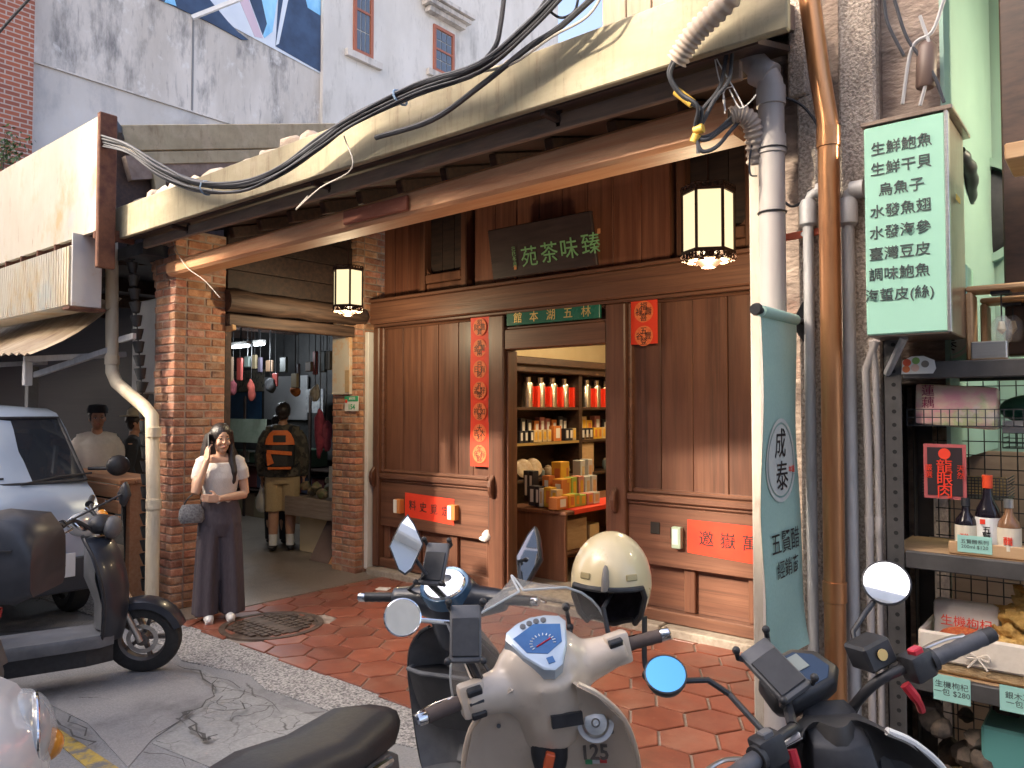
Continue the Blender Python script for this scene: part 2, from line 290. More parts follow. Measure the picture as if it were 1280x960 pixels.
# arcade floor of hexagonal tiles
TX0, TX1, TY0, TY1, R = -5.87, -.55, 3.03, 5.14, .17
fl = struct('arcade_floor', MB().box(TX0-.04, TX1, 3.0, 5.3, -.05, .005), GROUT)
def hexmesh(poly, z=.016):
    cx = sum(p[0] for p in poly)/len(poly); cy = sum(p[1] for p in poly)/len(poly); m = MB(); n = len(poly)
    ins = [(cx+(x-cx)*(1-.006/max(.02, math.hypot(x-cx, y-cy))), cy+(y-cy)*(1-.006/max(.02, math.hypot(x-cx, y-cy)))) for x, y in poly]
    m.add([(x, y, 0) for x, y in poly]+[(x, y, z-.003) for x, y in poly]+[(x, y, z) for x, y in ins], [tuple(range(2*n, 3*n))]+[(k*n+i, k*n+(i+1) % n, (k+1)*n+(i+1) % n, (k+1)*n+i) for k in (0, 1) for i in range(n)])
    return m.mesh('tile')
full = [((R-.009)*cos(pi/3*k), (R-.009)*sin(pi/3*k)) for k in range(6)]; hx = hexmesh(full); hx.materials.append(TILE); MANH = P(340, 784, Z=0)
for i in range(-1, 24):
    for j in range(-1, 10):
        cx, cy = TX0+i*1.5*R, TY0+(j+(i % 2)*.5)*sqrt(3)*R; poly = [(cx+x, cy+y) for x, y in full]
        for a, b, c in ((1, 0, TX1), (-1, 0, -TX0), (0, 1, TY1), (0, -1, -TY0-.02*sin(i*1.7))): poly = clip(poly, a, b, c) if poly else poly
        if len(poly) < 3: continue
        ar = abs(sum(poly[k][0]*poly[(k+1) % len(poly)][1]-poly[(k+1) % len(poly)][0]*poly[k][1] for k in range(len(poly))))/2
        if ar < .004 or math.hypot(cx-MANH.x, cy-MANH.y) < .36: continue
        if -1.32 < cx and cy > 3.3: continue
        if len(poly) == 6 and abs(poly[0][0]-cx-full[0][0]) < 1e-6 and ar > .07: o = inst(hx, 'tile', fl, (cx, cy, random.uniform(-.002, .001)), (random.uniform(-.004, .004), random.uniform(-.004, .004), 0))
        else:
            me = hexmesh([(x-cx, y-cy) for x, y in poly]); me.materials.append(TILE); o = inst(me, 'tile', fl, (cx, cy, 0))
TERR = mat('terrazzo_floor', (.16, .13, .105), (.27, .23, .19), 70, Z3, .45, bump=.1, detail=3, dirt=[((.11, .09, .075), 2, Z3, .48, .7, .7)])
struct('terrazzo_floor', MB().box(-16, TX0-.041, 3.06, 9, -.05, .012), TERR)
IRON = mat('cast_iron', (.075, .055, .045), (.16, .12, .095), 18, Z3, .6, .5, bump=.4)
mh = root('manhole_cover', 'round cast iron manhole cover set at the edge of the red tiles', 'manhole cover', (MANH.x, MANH.y, 0))
MB().lathe([(.39, .002), (.39, .022), (.345, .022), (.34, .01), (.0, .01)], MANH, n=40).build('frame_ring', IRON, mh, smooth=True)
m = MB()
for i in range(-5, 6):
    for j in range(-5, 6):
        if math.hypot(i, j)*.064 < .3 and abs(j) > .8: m.box(MANH.x+i*.064-.024, MANH.x+i*.064+.024, MANH.y+j*.064-.024, MANH.y+j*.064+.024, .012, .026)
m.build('raised_grid', IRON, mh)['kind'] = 'stuff'; MB().box(MANH.x-.3, MANH.x+.3, MANH.y-.045, MANH.y+.045, .015, .024).build('nameplate_band', IRON, mh, bev=.004)
solo('paper_scrap', MB().obox((-5.45, 4.78, .022), (.06, .02, 0), (-.02, .045, 0), (0, 0, .003)), WHITE, 'white scrap of paper lying on the arcade tiles', 'litter')
# ================================================================ brick pillars
BH, BM = .058, .012
def brick_course(mbs, x0, x1, y0, y1, z, shift, parent, cache):
    """one course round a rectangular pillar: bricks on the front (-Y) and right (+X) faces, a few mm proud of the mortar core"""
    L = .215; e = .007
    def put(a0, a1, face):
        ln = a1-a0
        if ln < .03: return
        key = (face, round(ln, 3))
        if key not in cache:
            m = MB()
            if face == 'f': m.box(-ln/2, ln/2, 0, .1, 0, BH)
            else: m.box(-.1, 0, -ln/2, ln/2, 0, BH)
            for q in m.v: q += Vector((random.uniform(-.003, .003), random.uniform(-.003, .003), random.uniform(-.002, .002)))
            me = m.mesh('brick', bev=.006); me.materials.append(BRICK); cache[key] = me
        j = random.uniform(-.005, .004)
        if face == 'f': inst(cache[key], 'brick', parent, ((a0+a1)/2, y0-e+j, z), (0, random.uniform(-.01, .01), 0))
        else: inst(cache[key], 'brick', parent, (x1+e-j, (a0+a1)/2, z), (random.uniform(-.01, .01), 0, 0))
    a = x1+e if shift else x1-.09                      # alternate header and stretcher at the corner
    f1 = x1+e
    if shift: put(f1-.1, f1, 'f'); q = f1-.1-BM
    else: q = f1
    while q > x0+.02:
        p = max(x0, q-L); put(p, q, 'f'); q = p-BM
    s = y0+.105
    if shift: put(s, min(y1, s+L-.06), 'r'); s = min(y1, s+L-.06)+BM
    while s < y1-.02:
        p = min(y1, s+L); put(s, p, 'r'); s = p+BM
def pillar(label, x0, x1, y0, y1, h, corbel=0):
    o = root('brick_pillar', label, 'pillar', ((x0+x1)/2, (y0+y1)/2, 0), group='brick pillars of the arcade'); c = {}
    MB().box(x0, x1, y0, y1, 0, h).build('mortar_core', MORTAR, o)
    if corbel:
        m = MB()
        for k in range(6): m.box(x0-.05-corbel*k, x0-.004, y0+.004, y1-.01, h-.48+k*.075, h-.475+k*.075+.066)
        m.build('corbel', BRICK, o, bev=.012)
    z = .012; k = 0
    while z+BH < h:
        brick_course(None, x0, x1, y0, y1, z, k % 2, o, c); z += BH+BM; k += 1
    return o
pillar('lit orange brick pillar with corbelled top, behind the woman on the phone', -6.62, -6.27, 3.17, 3.63, 3.24, .028)
pillar('brick pillar carrying the house number, beside the dark wooden shop front', -6.58, -6.2, 5.06, 5.5, 3.86)
# ================================================================ tea shop: timber front
FY = 5.3
shop = root('tea_shop', 'old tea shop with dark reddish timber front under a deep tiled eave', 'shop', (-3.7, FY, 0))
def part(name, m, mb, parent=shop, **k): return mb.build(name, m, parent, **k)
XR = -1.1
for i in range(6):
    x0 = -6.12+i*.84; part('sill_stone', STONE, MB().box(x0, x0+.83, 5.13, 5.5, 0, .075+.006*(i % 2)), bev=.01)
# frame members
for z0, z1, y0, nm in ((2.575, 2.8, 5.17, 'main_beam'), (.08, .17, 5.24, 'bottom_rail')):
    if nm == 'bottom_rail':
        for a, b in ((-6.1, -4.532), (-3.098, XR)): part(nm, WOODX, MB().box(a, b, y0, 5.42, z0, z1), bev=.008)
    else: part(nm, WOODX, MB().box(-6.13, XR, y0, 5.42, z0, z1), bev=.012)
part('beam_moulding', WOODX, MB().box(-6.1, XR, 5.2, 5.3, 2.545, 2.572).box(-6.13, XR, 5.15, 5.3, 2.802, 2.83), bev=.006)
for x0, x1 in ((-6.12, -6.03), (-4.53, -4.352), (-3.28, -3.1)): part('post', WOOD, MB().box(x0, x1, 5.21, 5.4, .082, 2.543), bev=.01)
for x0, x1 in ((-4.35, -4.325), (-3.307, -3.282)): part('door_stop', WOOD, MB().box(x0, x1, 5.25, 5.38, .082, 2.22), bev=.004)
part('door_lintel', WOODX, MB().box(-4.35, -3.282, 5.225, 5.38, 2.23, 2.41), bev=.008)
part('transom_board', WOODX, MB().box(-4.35, -3.282, 5.29, 5.37, 2.412, 2.543))
part('transom_frame', WOODX, MB().box(-4.35, -3.282, 5.24, 5.292, 2.412, 2.43).box(-4.35, -3.282, 5.24, 5.292, 2.595-.07, 2.543), bev=.004)
part('door_threshold', STONE, MB().box(-4.35, -3.282, 5.2, 5.5, .082, .115), bev=.008)
def planks(parent, xs, z0, z1, y=5.285, th=.04):
    for a, b in zip(xs, xs[1:]):
        d = random.uniform(0, .006); part('plank', WOOD, MB().box(a+.0025, b-.0025, y+d, y+d+th, z0, z1), parent, bev=.004)
def U(u): return P(u, 500, Y=FY).x
def panel(x0, x1, joints, z0=1.045, z1=2.543):
    p = part('wall_panel', WOOD, MB().box(x0, x1, 5.34, 5.38, z0, z1))
    planks(p, [x0+.03]+joints+[x1-.03], z0+.03, z1-.012)
    f = MB(); w = .035
    for a in ((x0, x0+w, z0, z1), (x1-w, x1, z0, z1)): f.box(a[0], a[1], 5.245, 5.345, a[2], a[3])
    f.box(x0+w+.001, x1-w-.001, 5.25, 5.345, z0, z0+w).box(x0+w+.001, x1-w-.001, 5.25, 5.345, z1-w*.6, z1-.001); part('moulding', WOODX, f, p, bev=.01)
    return p
panel(-6.03, -4.532, [U(505), U(527), U(549), U(574), U(593)])
panel(-3.098, XR, [U(827), U(867), U(911), U(911)+.29, U(911)+.58])
for x0, x1 in ((-6.03, -4.532), (-3.098, XR)):      # stepped rail, apron board, recessed bottom panels
    part('stepped_rail', WOODX, MB().box(x0, x1, 5.215, 5.35, .985, 1.043).box(x0, x1, 5.235, 5.35, .955, .984), bev=.01)
    part('apron_board', WOODX, MB().box(x0, x1, 5.25, 5.36, .5, .953), bev=.006)
    n = 3 if x0 < -5 else 4; w = (x1-x0)/n
    for k in range(n):
        part('bottom_panel', WOODX, MB().box(x0+k*w+.02, x0+(k+1)*w-.02, 5.325, 5.37, .172, .498))
    for k in range(n+1): xx = min(max(x0+k*w, x0+.045), x1-.045); part('bottom_stile', WOOD, MB().box(xx-.045, xx+.045, 5.29, 5.36, .173, .497), bev=.006)
def handle(x, z):          # rounded wooden bolt bar
    m = MB(); prof = [(0, -.1), (.035, -.085), (.055, -.04), (.06, .0), (.05, .05), (.02, .1)]
    m.prism([(x-.022, 5.205-d*1.0, z+h) for d, h in [(0, -.11)]+[(d, h) for d, h in prof[1:-1]]+[(0, .11)]], (.044, 0, 0)); part('bolt_bar', WOOD, m, bev=.008)
handle(-4.47, 1.0); handle(-3.19, .98); handle(-6.085, 1.0)
part('iron_socket', mat('dark_iron', (.02, .016, .014), rough=.6), MB().box(-2.9, -2.82, 5.243, 5.252, .74, .83).box(-2.73, -2.65, 5.243, 5.252, .72, .8), bev=.003)
# upper wall
up = part('upper_wall', WOOD, MB().box(-6.12, XR, 5.4, 5.44, 2.83, 3.98))
UPW = mat('upper_lit_wood', (.16, .055, .032), (.26, .1, .058), 2.2, (9, 9, .45), .45, bump=.12, rnd=.18, dirt=[((.05, .02, .014), 1.3, (2, 2, .8), .5, .75, .7), ((.34, .16, .09), 3, (3, 3, .5), .56, .8, .4)])  # warm lit tone painted into this redder, lighter copy of the facade wood
_W = WOOD; WOOD = UPW
xs = [-6.1, -5.93, -5.74, -5.56]; planks(up, xs, 2.832, 3.95, 5.34)
xs = [-4.8+.255*i for i in range(9)]; planks(up, xs, 2.832, 3.95, 5.325); WOOD = _W
for x0, x1 in ((-5.5, -4.86), (-2.68, -2.06), (-1.98, -1.3)):          # shuttered openings with rounded corners
    f = MB(); f.box(x0, x0+.075, 5.27, 5.4, 2.832, 3.95).box(x1-.075, x1, 5.27, 5.4, 2.832, 3.95).box(x0+.076, x1-.076, 5.3, 5.4, 2.832, 2.94).box(x0+.076, x1-.076, 5.28, 5.4, 2.945, 3.03)
    part('shutter_frame', WOOD, f, up, bev=.01)
    a, b, r = x0+.076, x1-.076, .09
    out = [(a, 3.031)]+[(a+r*1.2*(1-cos(t)), 3.031+r*(1-sin(t))) for t in [pi/2*k/5 for k in range(0, 6)]][::-1][:0]
    for sx, xx in ((1, a), (-1, b)):
        pts = [(xx, 3.031)]+[(xx+sx*(r-r*sin(t)), 3.031+(r-r*cos(t))) for t in [pi/2*k/6 for k in range(7)]]
        part('shutter_corner', WOOD, MB().prism([(x, 5.31, z) for x, z in pts], (0, .05, 0)), up)
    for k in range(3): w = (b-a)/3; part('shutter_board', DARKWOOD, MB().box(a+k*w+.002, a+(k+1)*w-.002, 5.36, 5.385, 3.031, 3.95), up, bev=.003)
# structure above: beam, rafters, soffit, fascia, roof
b = part('eave_beam', BEAM, MB().loft([[Vector((-6.27, y, z)) for y, z in ((3.08, 2.815), (3.27, 2.815), (3.27, 2.935), (3.08, 2.935))], [Vector((-1.28, y, z)) for y, z in ((3.08, 2.875), (3.27, 2.875), (3.27, 3.045), (3.08, 3.045))]]), bev=.02)
part('beam_splice', mat('red_brown_paint', (.24, .06, .03), (.3, .09, .045), 4, (1, 6, 6), .6, dirt=[((.42, .24, .15), 8, (1, 5, 5), .62, .7, .7)]), MB().box(P(437, 265, Y=3.11).x, P(517, 250, Y=3.11).x, 3.055, 3.078, 2.875, 2.965), b, bev=.006)
part('fascia_board', FASCIA, MB().box(-6.49, -.95, 2.76, 2.8, 3.095, 3.36), bev=.006)
part('gutter_lip', FASCIA, MB().box(-6.48, -.95, 2.801, 2.97, 3.33, 3.356), bev=.004)
part('lath', mat('eave_lath_paint', (.2, .14, .1), (.3, .2, .14), 4, (1, 9, 9), .7, dirt=[((.4, .32, .2), 2, (1, 4, 4), .52, .7, .6)]), MB().box(-6.35, -1.2, 2.93, 2.965, 3.035, 3.115), bev=.005)
for i in range(12):
    x = -6.2+i*.44
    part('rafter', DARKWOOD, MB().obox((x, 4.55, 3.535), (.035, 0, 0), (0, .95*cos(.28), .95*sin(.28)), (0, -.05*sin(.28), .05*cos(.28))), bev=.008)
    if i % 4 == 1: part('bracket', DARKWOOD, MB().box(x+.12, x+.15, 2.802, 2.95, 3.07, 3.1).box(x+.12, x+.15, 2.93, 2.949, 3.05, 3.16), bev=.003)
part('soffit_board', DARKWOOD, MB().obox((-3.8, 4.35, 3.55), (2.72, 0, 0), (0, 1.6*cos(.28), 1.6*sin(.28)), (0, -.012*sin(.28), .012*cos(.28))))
part('roof', mat('grey_roof_tile', (.16, .12, .1), (.25, .2, .17), 9, Z3, .9, bump=.6), MB().obox((-3.8, 5.7, 4.06), (2.74, 0, 0), (0, 3.0*cos(.28), 3.0*sin(.28)), (0, -.05*sin(.28), .05*cos(.28))))
TMORT = mat('tile_end_mortar', (.56, .46, .36), (.42, .33, .25), 9, Z3, .95, bump=1.2, dirt=[((.3, .2, .14), 6, Z3, .55, .7, .6), ((.7, .66, .6), 5, Z3, .55, .68, .6)])
x = -6.42
while x < -1.2:                       # mortared ends of the tile rows along the eave
    w = random.uniform(.18, .25); lowr = .55 if x > -3.9 else 1; m = MB(); m.ball((0, 0, 0), (w*.55, .13, random.uniform(.09, .125)*lowr), 14, 9)
    for q in m.v: q += noise.noise_vector(q*9+Vector((x*5, 0, 0)))*.05; q.z = max(q.z, -.05)
    for q in m.v: q += Vector((x, 2.99, 3.385))
    part('tile_end', TMORT, m, smooth=True, ang=60); x += w*1.02
# interior shell
INW = mat('cream_plaster', (.62, .5, .3), (.68, .56, .36), 3, Z3, .8); IND = mat('dark_interior_wood', (.03, .016, .011), (.07, .035, .022), 3, (3, 3, 12), .45, rnd=.1)
part('interior_wall', INW, MB().box(-6.1, -6.05, 5.45, 11, .1, 3.0).box(-6.05, -1.0, 10.95, 11, .1, 3.0).box(-1.05, -1.0, 5.45, 10.95, .1, 3.0))
part('interior_ceiling', INW, MB().box(-6.1, -1.0, 5.45, 11, 2.95, 3.02)); part('interior_floor', TERR, MB().box(-6.1, -1.0, 5.45, 11, .02, .11))
# ================================================================ signs and papers on the shop front
XD, ZD = (1, 0, 0), (0, 0, 1)
GREENINK = mat('green_gilt_paint', (.2, .42, .18), rough=.5); PLQ = mat('plaque_lacquer', (.03, .018, .018), (.05, .03, .028), 3, (1, 9, 9), .4, bump=.1)
pl = root('name_plaque', 'dark wooden name plaque with green carved characters above the door', 'plaque', (-3.86, 5.16, 2.84))
tl, tr, bl, br = Vector((-4.43, 5.08, 3.29)), Vector((-3.33, 5.08, 3.29)), Vector((-4.4, 5.125, 2.85)), Vector((-3.3, 5.125, 2.85))
ydir = (tl-bl).normalized(); nrm = Vector((1, 0, 0)).cross(ydir)
MB().prism([bl, br, tr, tl], -nrm*.035).build('board', PLQ, pl, bev=.008)
for ch, u, v in (('苑', 661, 320), ('茶', 686, 315), ('味', 711, 310), ('臻', 738, 304)):
    c = P(u, v, Y=5.1); t = (c.z-2.85)/.44; c = Vector((c.x, 5.125-.045*t, c.z))+nrm*.004; text(ch, .185, GREENINK, pl, c, XD, ydir, bold=.012, ext=.002)
c = P(643, 321, Y=5.1)+nrm*.004; c.y = 5.1; text('己\n巳\n冬\n月', .045, GREENINK, pl, c+nrm*.004, XD, ydir)
for u, v in ((643, 334), (749, 289)):
    c = P(u, v, Y=5.1); c.y = 5.125-.045*(c.z-2.85)/.44-.004; MB().obox(c, (.014, 0, 0), (0, .002, 0), (0, 0, .02)).build('seal_mark', mat('seal_orange', (.6, .25, .1), rough=.6), pl)
gs = root('transom_sign', 'narrow green sign board with five gilt characters over the doorway', 'sign', (-3.82, 5.24, 2.44))
GRN = mat('glossy_green_lacquer', (.012, .13, .085), (.02, .17, .11), 3, Z3, .25)
MB().box(-4.31, -3.33, 5.205, 5.238, 2.437, 2.57).build('board', GRN, gs, bev=.004)
for i, ch in enumerate('館本湖五林'): text(ch, .1, GOLD, gs, (-4.31+.13+i*.18, 5.2035, 2.503), XD, ZD, bold=.01)
DISC = mat('printed_roundel', (.75, .12, .035), (.82, .22, .07), 60, Z3, .6)
def roundel(o, x, y, z, r, chars):
    MB().lathe([(r, 0), (r, .0012), (0, .0012)], (x, y, z), (0, -1, 0), 24).build('roundel', DISC, o)
    for ch, dx, dz in zip(chars, (0, -.46, .46, 0), (.5, 0, 0, -.5)): text(ch, r*.78, INK, o, (x+dx*r, y-.0022, z+dz*r), XD, ZD, bold=.008, ext=.0006)
cp = root('spring_couplet', 'tall red paper couplet with seven round characters, left of the doorway', 'paper banner', (-4.66, 5.26, 1.17))
m = MB(); n = 14; rows = [[Vector((x, 5.243-.004*sin(k*.9)-(.012 if (k == 11 and x > -4.6) else 0), 1.17+1.385*k/n)) for x in (-4.775, -4.54)] for k in range(n+1)]
for a, b2 in zip(rows, rows[1:]): m.add([a[0], a[1], b2[1], b2[0]], [(0, 1, 2, 3)])
m.build('paper', RED, cp, smooth=True)
for i, ch in enumerate(('招財進寶', '黃金萬兩', '日日有財', '孔孟好學', '吉祥如意', '大吉大利', '年年有餘')): roundel(cp, -4.657, 5.2375, 2.455-i*.195, .083, ch)
c2 = root('spring_couplet', 'short torn red paper with two round characters, right of the doorway', 'paper banner', (-2.95, 5.26, 2.2))
MB().box(-3.06, -2.825, 5.241, 5.2425, 2.205, 2.6).build('paper', RED, c2)
roundel(c2, -2.945, 5.24, 2.46, .085, '福祿壽喜'); roundel(c2, -2.945, 5.24, 2.27, .08, '五谷豐登')
r1 = root('red_notice', 'small red paper with four brushed characters on the left apron board', 'paper banner', (-5.32, 5.24, .61))
MB().prism([(-5.66, 5.2455, .625), (-4.985, 5.2455, .6), (-4.985, 5.2455, .845), (-5.66, 5.2455, .865)], (0, .0015, 0)).build('paper', RED, r1)
for i, ch in enumerate('料史覓定'): text(ch, .105, INK, r1, (-5.55+i*.15, 5.2435, .745-.008*i), XD, ZD, bold=.006, ext=.0008)
r2 = root('red_notice', 'large red paper with brushed characters low on the right apron board', 'paper banner', (-2.3, 5.24, .6))
MB().prism([(-2.59, 5.2455, .63), (-1.9, 5.2455, .6), (-1.9, 5.2455, .87), (-2.59, 5.2455, .875)], (0, .0015, 0)).build('paper', RED, r2)
for i, ch in enumerate('邀嶽萬'): text(ch, .12, INK, r2, (-2.44+i*.165, 5.2435, .75), XD, ZD, bold=.008, ext=.0008)
ORP = mat('orange_carton', (.6, .22, .06), rough=.6)
for x, lb in ((-5.72, 'white and orange carton fixed at the left end of the small red paper'), (-4.97, 'white and orange carton fixed at the right end of the small red paper')):
    o = root('joss_carton', lb, 'box', (x, 5.23, .63), group='cartons beside the red paper')
    MB().box(x-.045, x+.045, 5.19, 5.249, .655, .795).build('carton', ORP, o, bev=.004); MB().box(x-.047, x+.0, 5.186, 5.19, .66, .79).build('front_label', WHITE, o)
o = root('meter_box', 'small pale green box with white label on the right apron board', 'box', (-2.66, 5.22, .66))
MB().box(-2.7, -2.625, 5.2, 5.249, .655, .815).build('case', mat('pale_green_case', (.36, .46, .36), rough=.6), o, bev=.005); MB().box(-2.69, -2.645, 5.1965, 5.2, .685, .8).build('front_label', WHITE, o)
o = root('latch_strap', 'dark strap with a white cloth knot hanging on the left door post', 'strap', (-4.53, 5.2, .5))
MB().box(-4.548, -4.522, 5.236, 5.248, .55, .9).build('strap', BLACK, o)
m = MB().ball((-4.55, 5.215, .55), (.05, .035, .055), 12, 8).ball((-4.6, 5.22, .515), (.04, .02, .02), 10, 6)
for q in m.v: q += noise.noise_vector(q*20)*.012
m.build('cloth_knot', WHITE, o, smooth=True, ang=80)
part('white_edge_strip', WHITE, MB().box(-6.19, -6.135, 5.16, 5.24, .05, 2.5), bev=.006)
# house number plate, meter board
o = root('house_number', 'green and white house number plate 154 on the back brick pillar', 'sign', (-6.4, 5.03, 1.6))
a = P(431, 495, Y=5.03); b = P(448, 514, Y=5.03)
MB().box(a.x, b.x, 5.028, 5.034, b.z, a.z).build('plate', WHITE, o, bev=.002); MB().box(a.x+.002, b.x-.002, 5.0255, 5.028, a.z-(a.z-b.z)*.36, a.z-.002).build('green_band', mat('sign_green', (.03, .33, .15), rough=.4), o)
MB().lathe([(.02, 0), (.02, .002), (0, .002)], (a.x+.03, 5.0255, a.z-.055), (0, -1, 0), 16).build('seal_mark', RED, o)
text('154', .075, mat('sign_green', (0, 0, 0)), o, ((a.x+b.x)/2+.01, 5.026, b.z+.045), XD, ZD, bold=.02); text('迪化街', .034, WHITE, o, ((a.x+b.x)/2+.015, 5.0245, a.z-.026), XD, ZD)
o = root('meter_board', 'tall white board with orange stain high on the back brick pillar', 'board', (-6.4, 5.03, 1.8))
a = P(418, 412, Y=5.03); b = P(439, 493, Y=5.03)
MB().box(a.x, b.x, 5.005, 5.045, b.z, a.z).build('board', mat('stained_white_board', (.55, .5, .42), (.62, .57, .5), 4, Z3, .6, dirt=[((.62, .32, .1), 4, (1, 1, 1), .5, .62, .8)]), o, bev=.004)
MB().box(b.x-.06, b.x+.002, 4.995, 5.004, b.z+.02, b.z+.25).build('cover', CARD, o)
# ---------------------------------------------------------------- lanterns
LANT = mat('lit_lantern_silk', (1.0, .85, .5), emis=.2, rough=.8); LFR = mat('lantern_frame_wood', (.045, .018, .012), rough=.5)
def lantern(c, s, label):
    o = root('lantern', label, 'lantern', c-Vector((0, 0, .2*s)), group='lit lanterns under the eave'); R = .125*s; H = .29*s
    V = [Vector((cos(pi/3*k+.5)*R, sin(pi/3*k+.5)*R, 0)) for k in range(6)]; U3 = Vector((0, 0, 1))
    for k in range(6):
        a, b = V[k], V[(k+1) % 6]; n = (a+b).normalized()*.004
        MB().prism([c+a*.96-U3*H/2, c+b*.96-U3*H/2, c+b*.96+U3*H/2, c+a*.96+U3*H/2], n).build('panel', LANT, o)
    f = MB()
    for k in range(6):
        f.bar(c+V[k]-U3*(H/2+.02*s), c+V[k]+U3*(H/2+.02*s), .012*s); a, b = V[k], V[(k+1) % 6]
        for z in (-H/2-.008*s, H/2+.008*s): f.bar(c+a*1.02+U3*z, c+b*1.02+U3*z, .014*s, .02*s)
    f.build('frame', LFR, o)
    tr2 = MB()
    for k in range(6):                              # pierced scalloped crown and skirt
        a, b = V[k]*1.06, V[(k+1) % 6]*1.06
        for j in range(5):
            p = c+a+(b-a)*(j+.5)/5; d = (b-a).normalized()
            for z, r in ((H/2+.022*s, .016*s), (-H/2-.026*s, .019*s)): tr2.ring(p+U3*z, r, .0045*s, (a+b), 8, 4)
    tr2.build('scalloped_trim', LFR, o)['kind'] = 'stuff'
    b3 = MB().lathe([(.0, -.085*s), (.035*s, -.08*s), (.05*s, -.06*s), (.075*s, -.05*s), (.08*s, -.03*s), (R*.9, -.02*s), (R*.9, 0), (0, 0)], c-U3*H/2, n=18)
    b3.build('base', LFR, o, smooth=True)
    for k in range(6): q = (V[k]+V[(k+1) % 6])*.42; MB().ball(c+q-U3*(H/2+.045*s), (.028*s, .028*s, .009*s), 10, 6).build('pearl_disc', mat('shell_disc', (.6, .5, .34), rough=.4), o, smooth=True)
    MB().lathe([(R*.9, 0), (R*.8, .012*s), (.03*s, .03*s), (.012*s, .05*s), (.0, .05*s)], c+U3*(H/2), n=18).build('cap', LFR, o, smooth=True)
    MB().tube([c+U3*(H/2+.04*s), Vector((c.x, c.y, 3.42+(c.z > 2.7)*.06))], .006, 6).build('hanging_rod', LFR, o)
    L = bpy.data.lights.new('lantern_bulb', 'POINT'); L.energy = 8; L.color = (1, .8, .5); L.shadow_soft_size = .05; lo = bpy.data.objects.new('bulb', L); COL.objects.link(lo); lo.parent = o; lo.location = (0, 0, .2*s-H/2-.13*s)
lantern(P(885, 279, Y=4.2), 1.18, 'lit hexagonal lantern nearest the grey drainpipe'); lantern(P(435, 361, Y=4.35), 1.08, 'lit hexagonal lantern beside the brick pillar and log beam')
# ================================================================ goods inside the tea shop
SX = -5.35
zs = [P(690, 509, X=SX).z, P(690, 552, X=SX).z, P(690, 596, X=SX).z]; ztop = P(665, 468, X=SX).z; yA = P(640, 500, X=SX).y-.1; yD = P(725, 500, X=SX).y; yB = P(765, 500, X=SX).y+.5
sh = root('tea_shelving', 'tall dark wooden shelving full of tea tins inside the doorway', 'shelf', (SX-.2, (yA+yB)/2, .11))
for z in zs+[.5]: MB().box(SX-.38, SX, yA, yB, z-.035, z).build('shelf_board', IND, sh, bev=.004)
for y in (yA, yD, yB): MB().box(SX-.39, SX+.01, y-.035, y+.035, .11, ztop+.02).build('upright', IND, sh, bev=.004)
MB().box(SX-.42, SX-.385, yA, yB, .11, ztop+.02).build('back_panel', IND, sh)
z5 = P(650, 448, X=SX).z; MB().box(SX-.42, SX+.05, yA-.1, yB+.1, ztop+.021, z5).box(SX-.42, SX+.1, yA-.1, yB+.1, z5-.07, z5+.02).build('cornice', IND, sh, bev=.01)
part('price_rail', mat('brass_rail', (.55, .4, .16), rough=.4, metal=.5), MB().box(SX+.001, SX+.012, yA+.03, yD-.04, zs[1]-.03, zs[1]+.0), sh)
GRP = 'tea canisters on the top shelf'
DSTEEL = mat('tin_steel', (.62, .55, .46), rough=.25, metal=.95)
for i, u in enumerate((659, 674.5, 689.5, 704.5, 732, 744.5, 756.5)):
    y = P(u, 500, X=SX-.15).y; c = Vector((SX-.15, y, zs[0])); o = root('tea_canister', f'{ORD[i]} steel tea canister with red label from the left on the top shelf', 'canister', c, group=GRP)
    h = (P(690, 472, X=SX-.15).z-zs[0]); r = h*.2
    MB().lathe([(r, .001), (r, h*.74), (r*.86, h*.8), (0, h*.8)], c, n=20).build('body', DSTEEL, o, smooth=True)
    MB().lathe([(r*.62, h*.8), (r*.64, h*.97), (r*.5, h), (0, h)], c, n=18).build('lid', DSTEEL, o, smooth=True)
    m = MB(); seg = 9; pts = [(cos(t), sin(t)) for t in [radians(8)+radians(110)*k/seg for k in range(seg+1)]]
    for (a, b2), (a2, b3) in zip(pts, pts[1:]): m.add([c+Vector((a*r*1.02, b2*r*1.02, h*.1)), c+Vector((a2*r*1.02, b3*r*1.02, h*.1)), c+Vector((a2*r*1.02, b3*r*1.02, h*.68)), c+Vector((a*r*1.02, b2*r*1.02, h*.68))], [(0, 1, 2, 3)])
    m.build('red_label', RED, o, smooth=True)
    m2 = MB().box(c.x-.05, c.x+.1, c.y+r*1.0+.002, c.y+r*1.0+.05, zs[0]+.001, zs[0]+h*.68); solo('tea_carton', m2, RED, f'{ORD[i]} red tea carton from the left between the steel canisters', 'box', 'red cartons on the top shelf', bev=.003)
BX = {'k': mat('black_carton', (.02, .02, .03), rough=.5), 'w': WHITE, 'c': mat('cream_carton', (.6, .45, .25), rough=.6), 'o': mat('orange_tea_carton', (.6, .2, .05), rough=.6), 'b': mat('brown_carton', (.2, .09, .06), rough=.6),
      'y': mat('yellow_carton', (.72, .42, .04), rough=.55), 'g': mat('green_carton', (.36, .5, .1), rough=.55), 'p': mat('pink_carton', (.62, .28, .24), rough=.55), 'l': mat('pale_blue_carton', (.55, .6, .62), rough=.55), 'd': CARD, 'r': mat('rose_carton', (.33, .12, .11), rough=.6)}
CN = {'k': 'black', 'w': 'white', 'c': 'cream', 'o': 'orange', 'b': 'brown', 'y': 'yellow', 'g': 'green', 'p': 'pink', 'l': 'pale blue', 'd': 'cardboard', 'r': 'dull rose'}
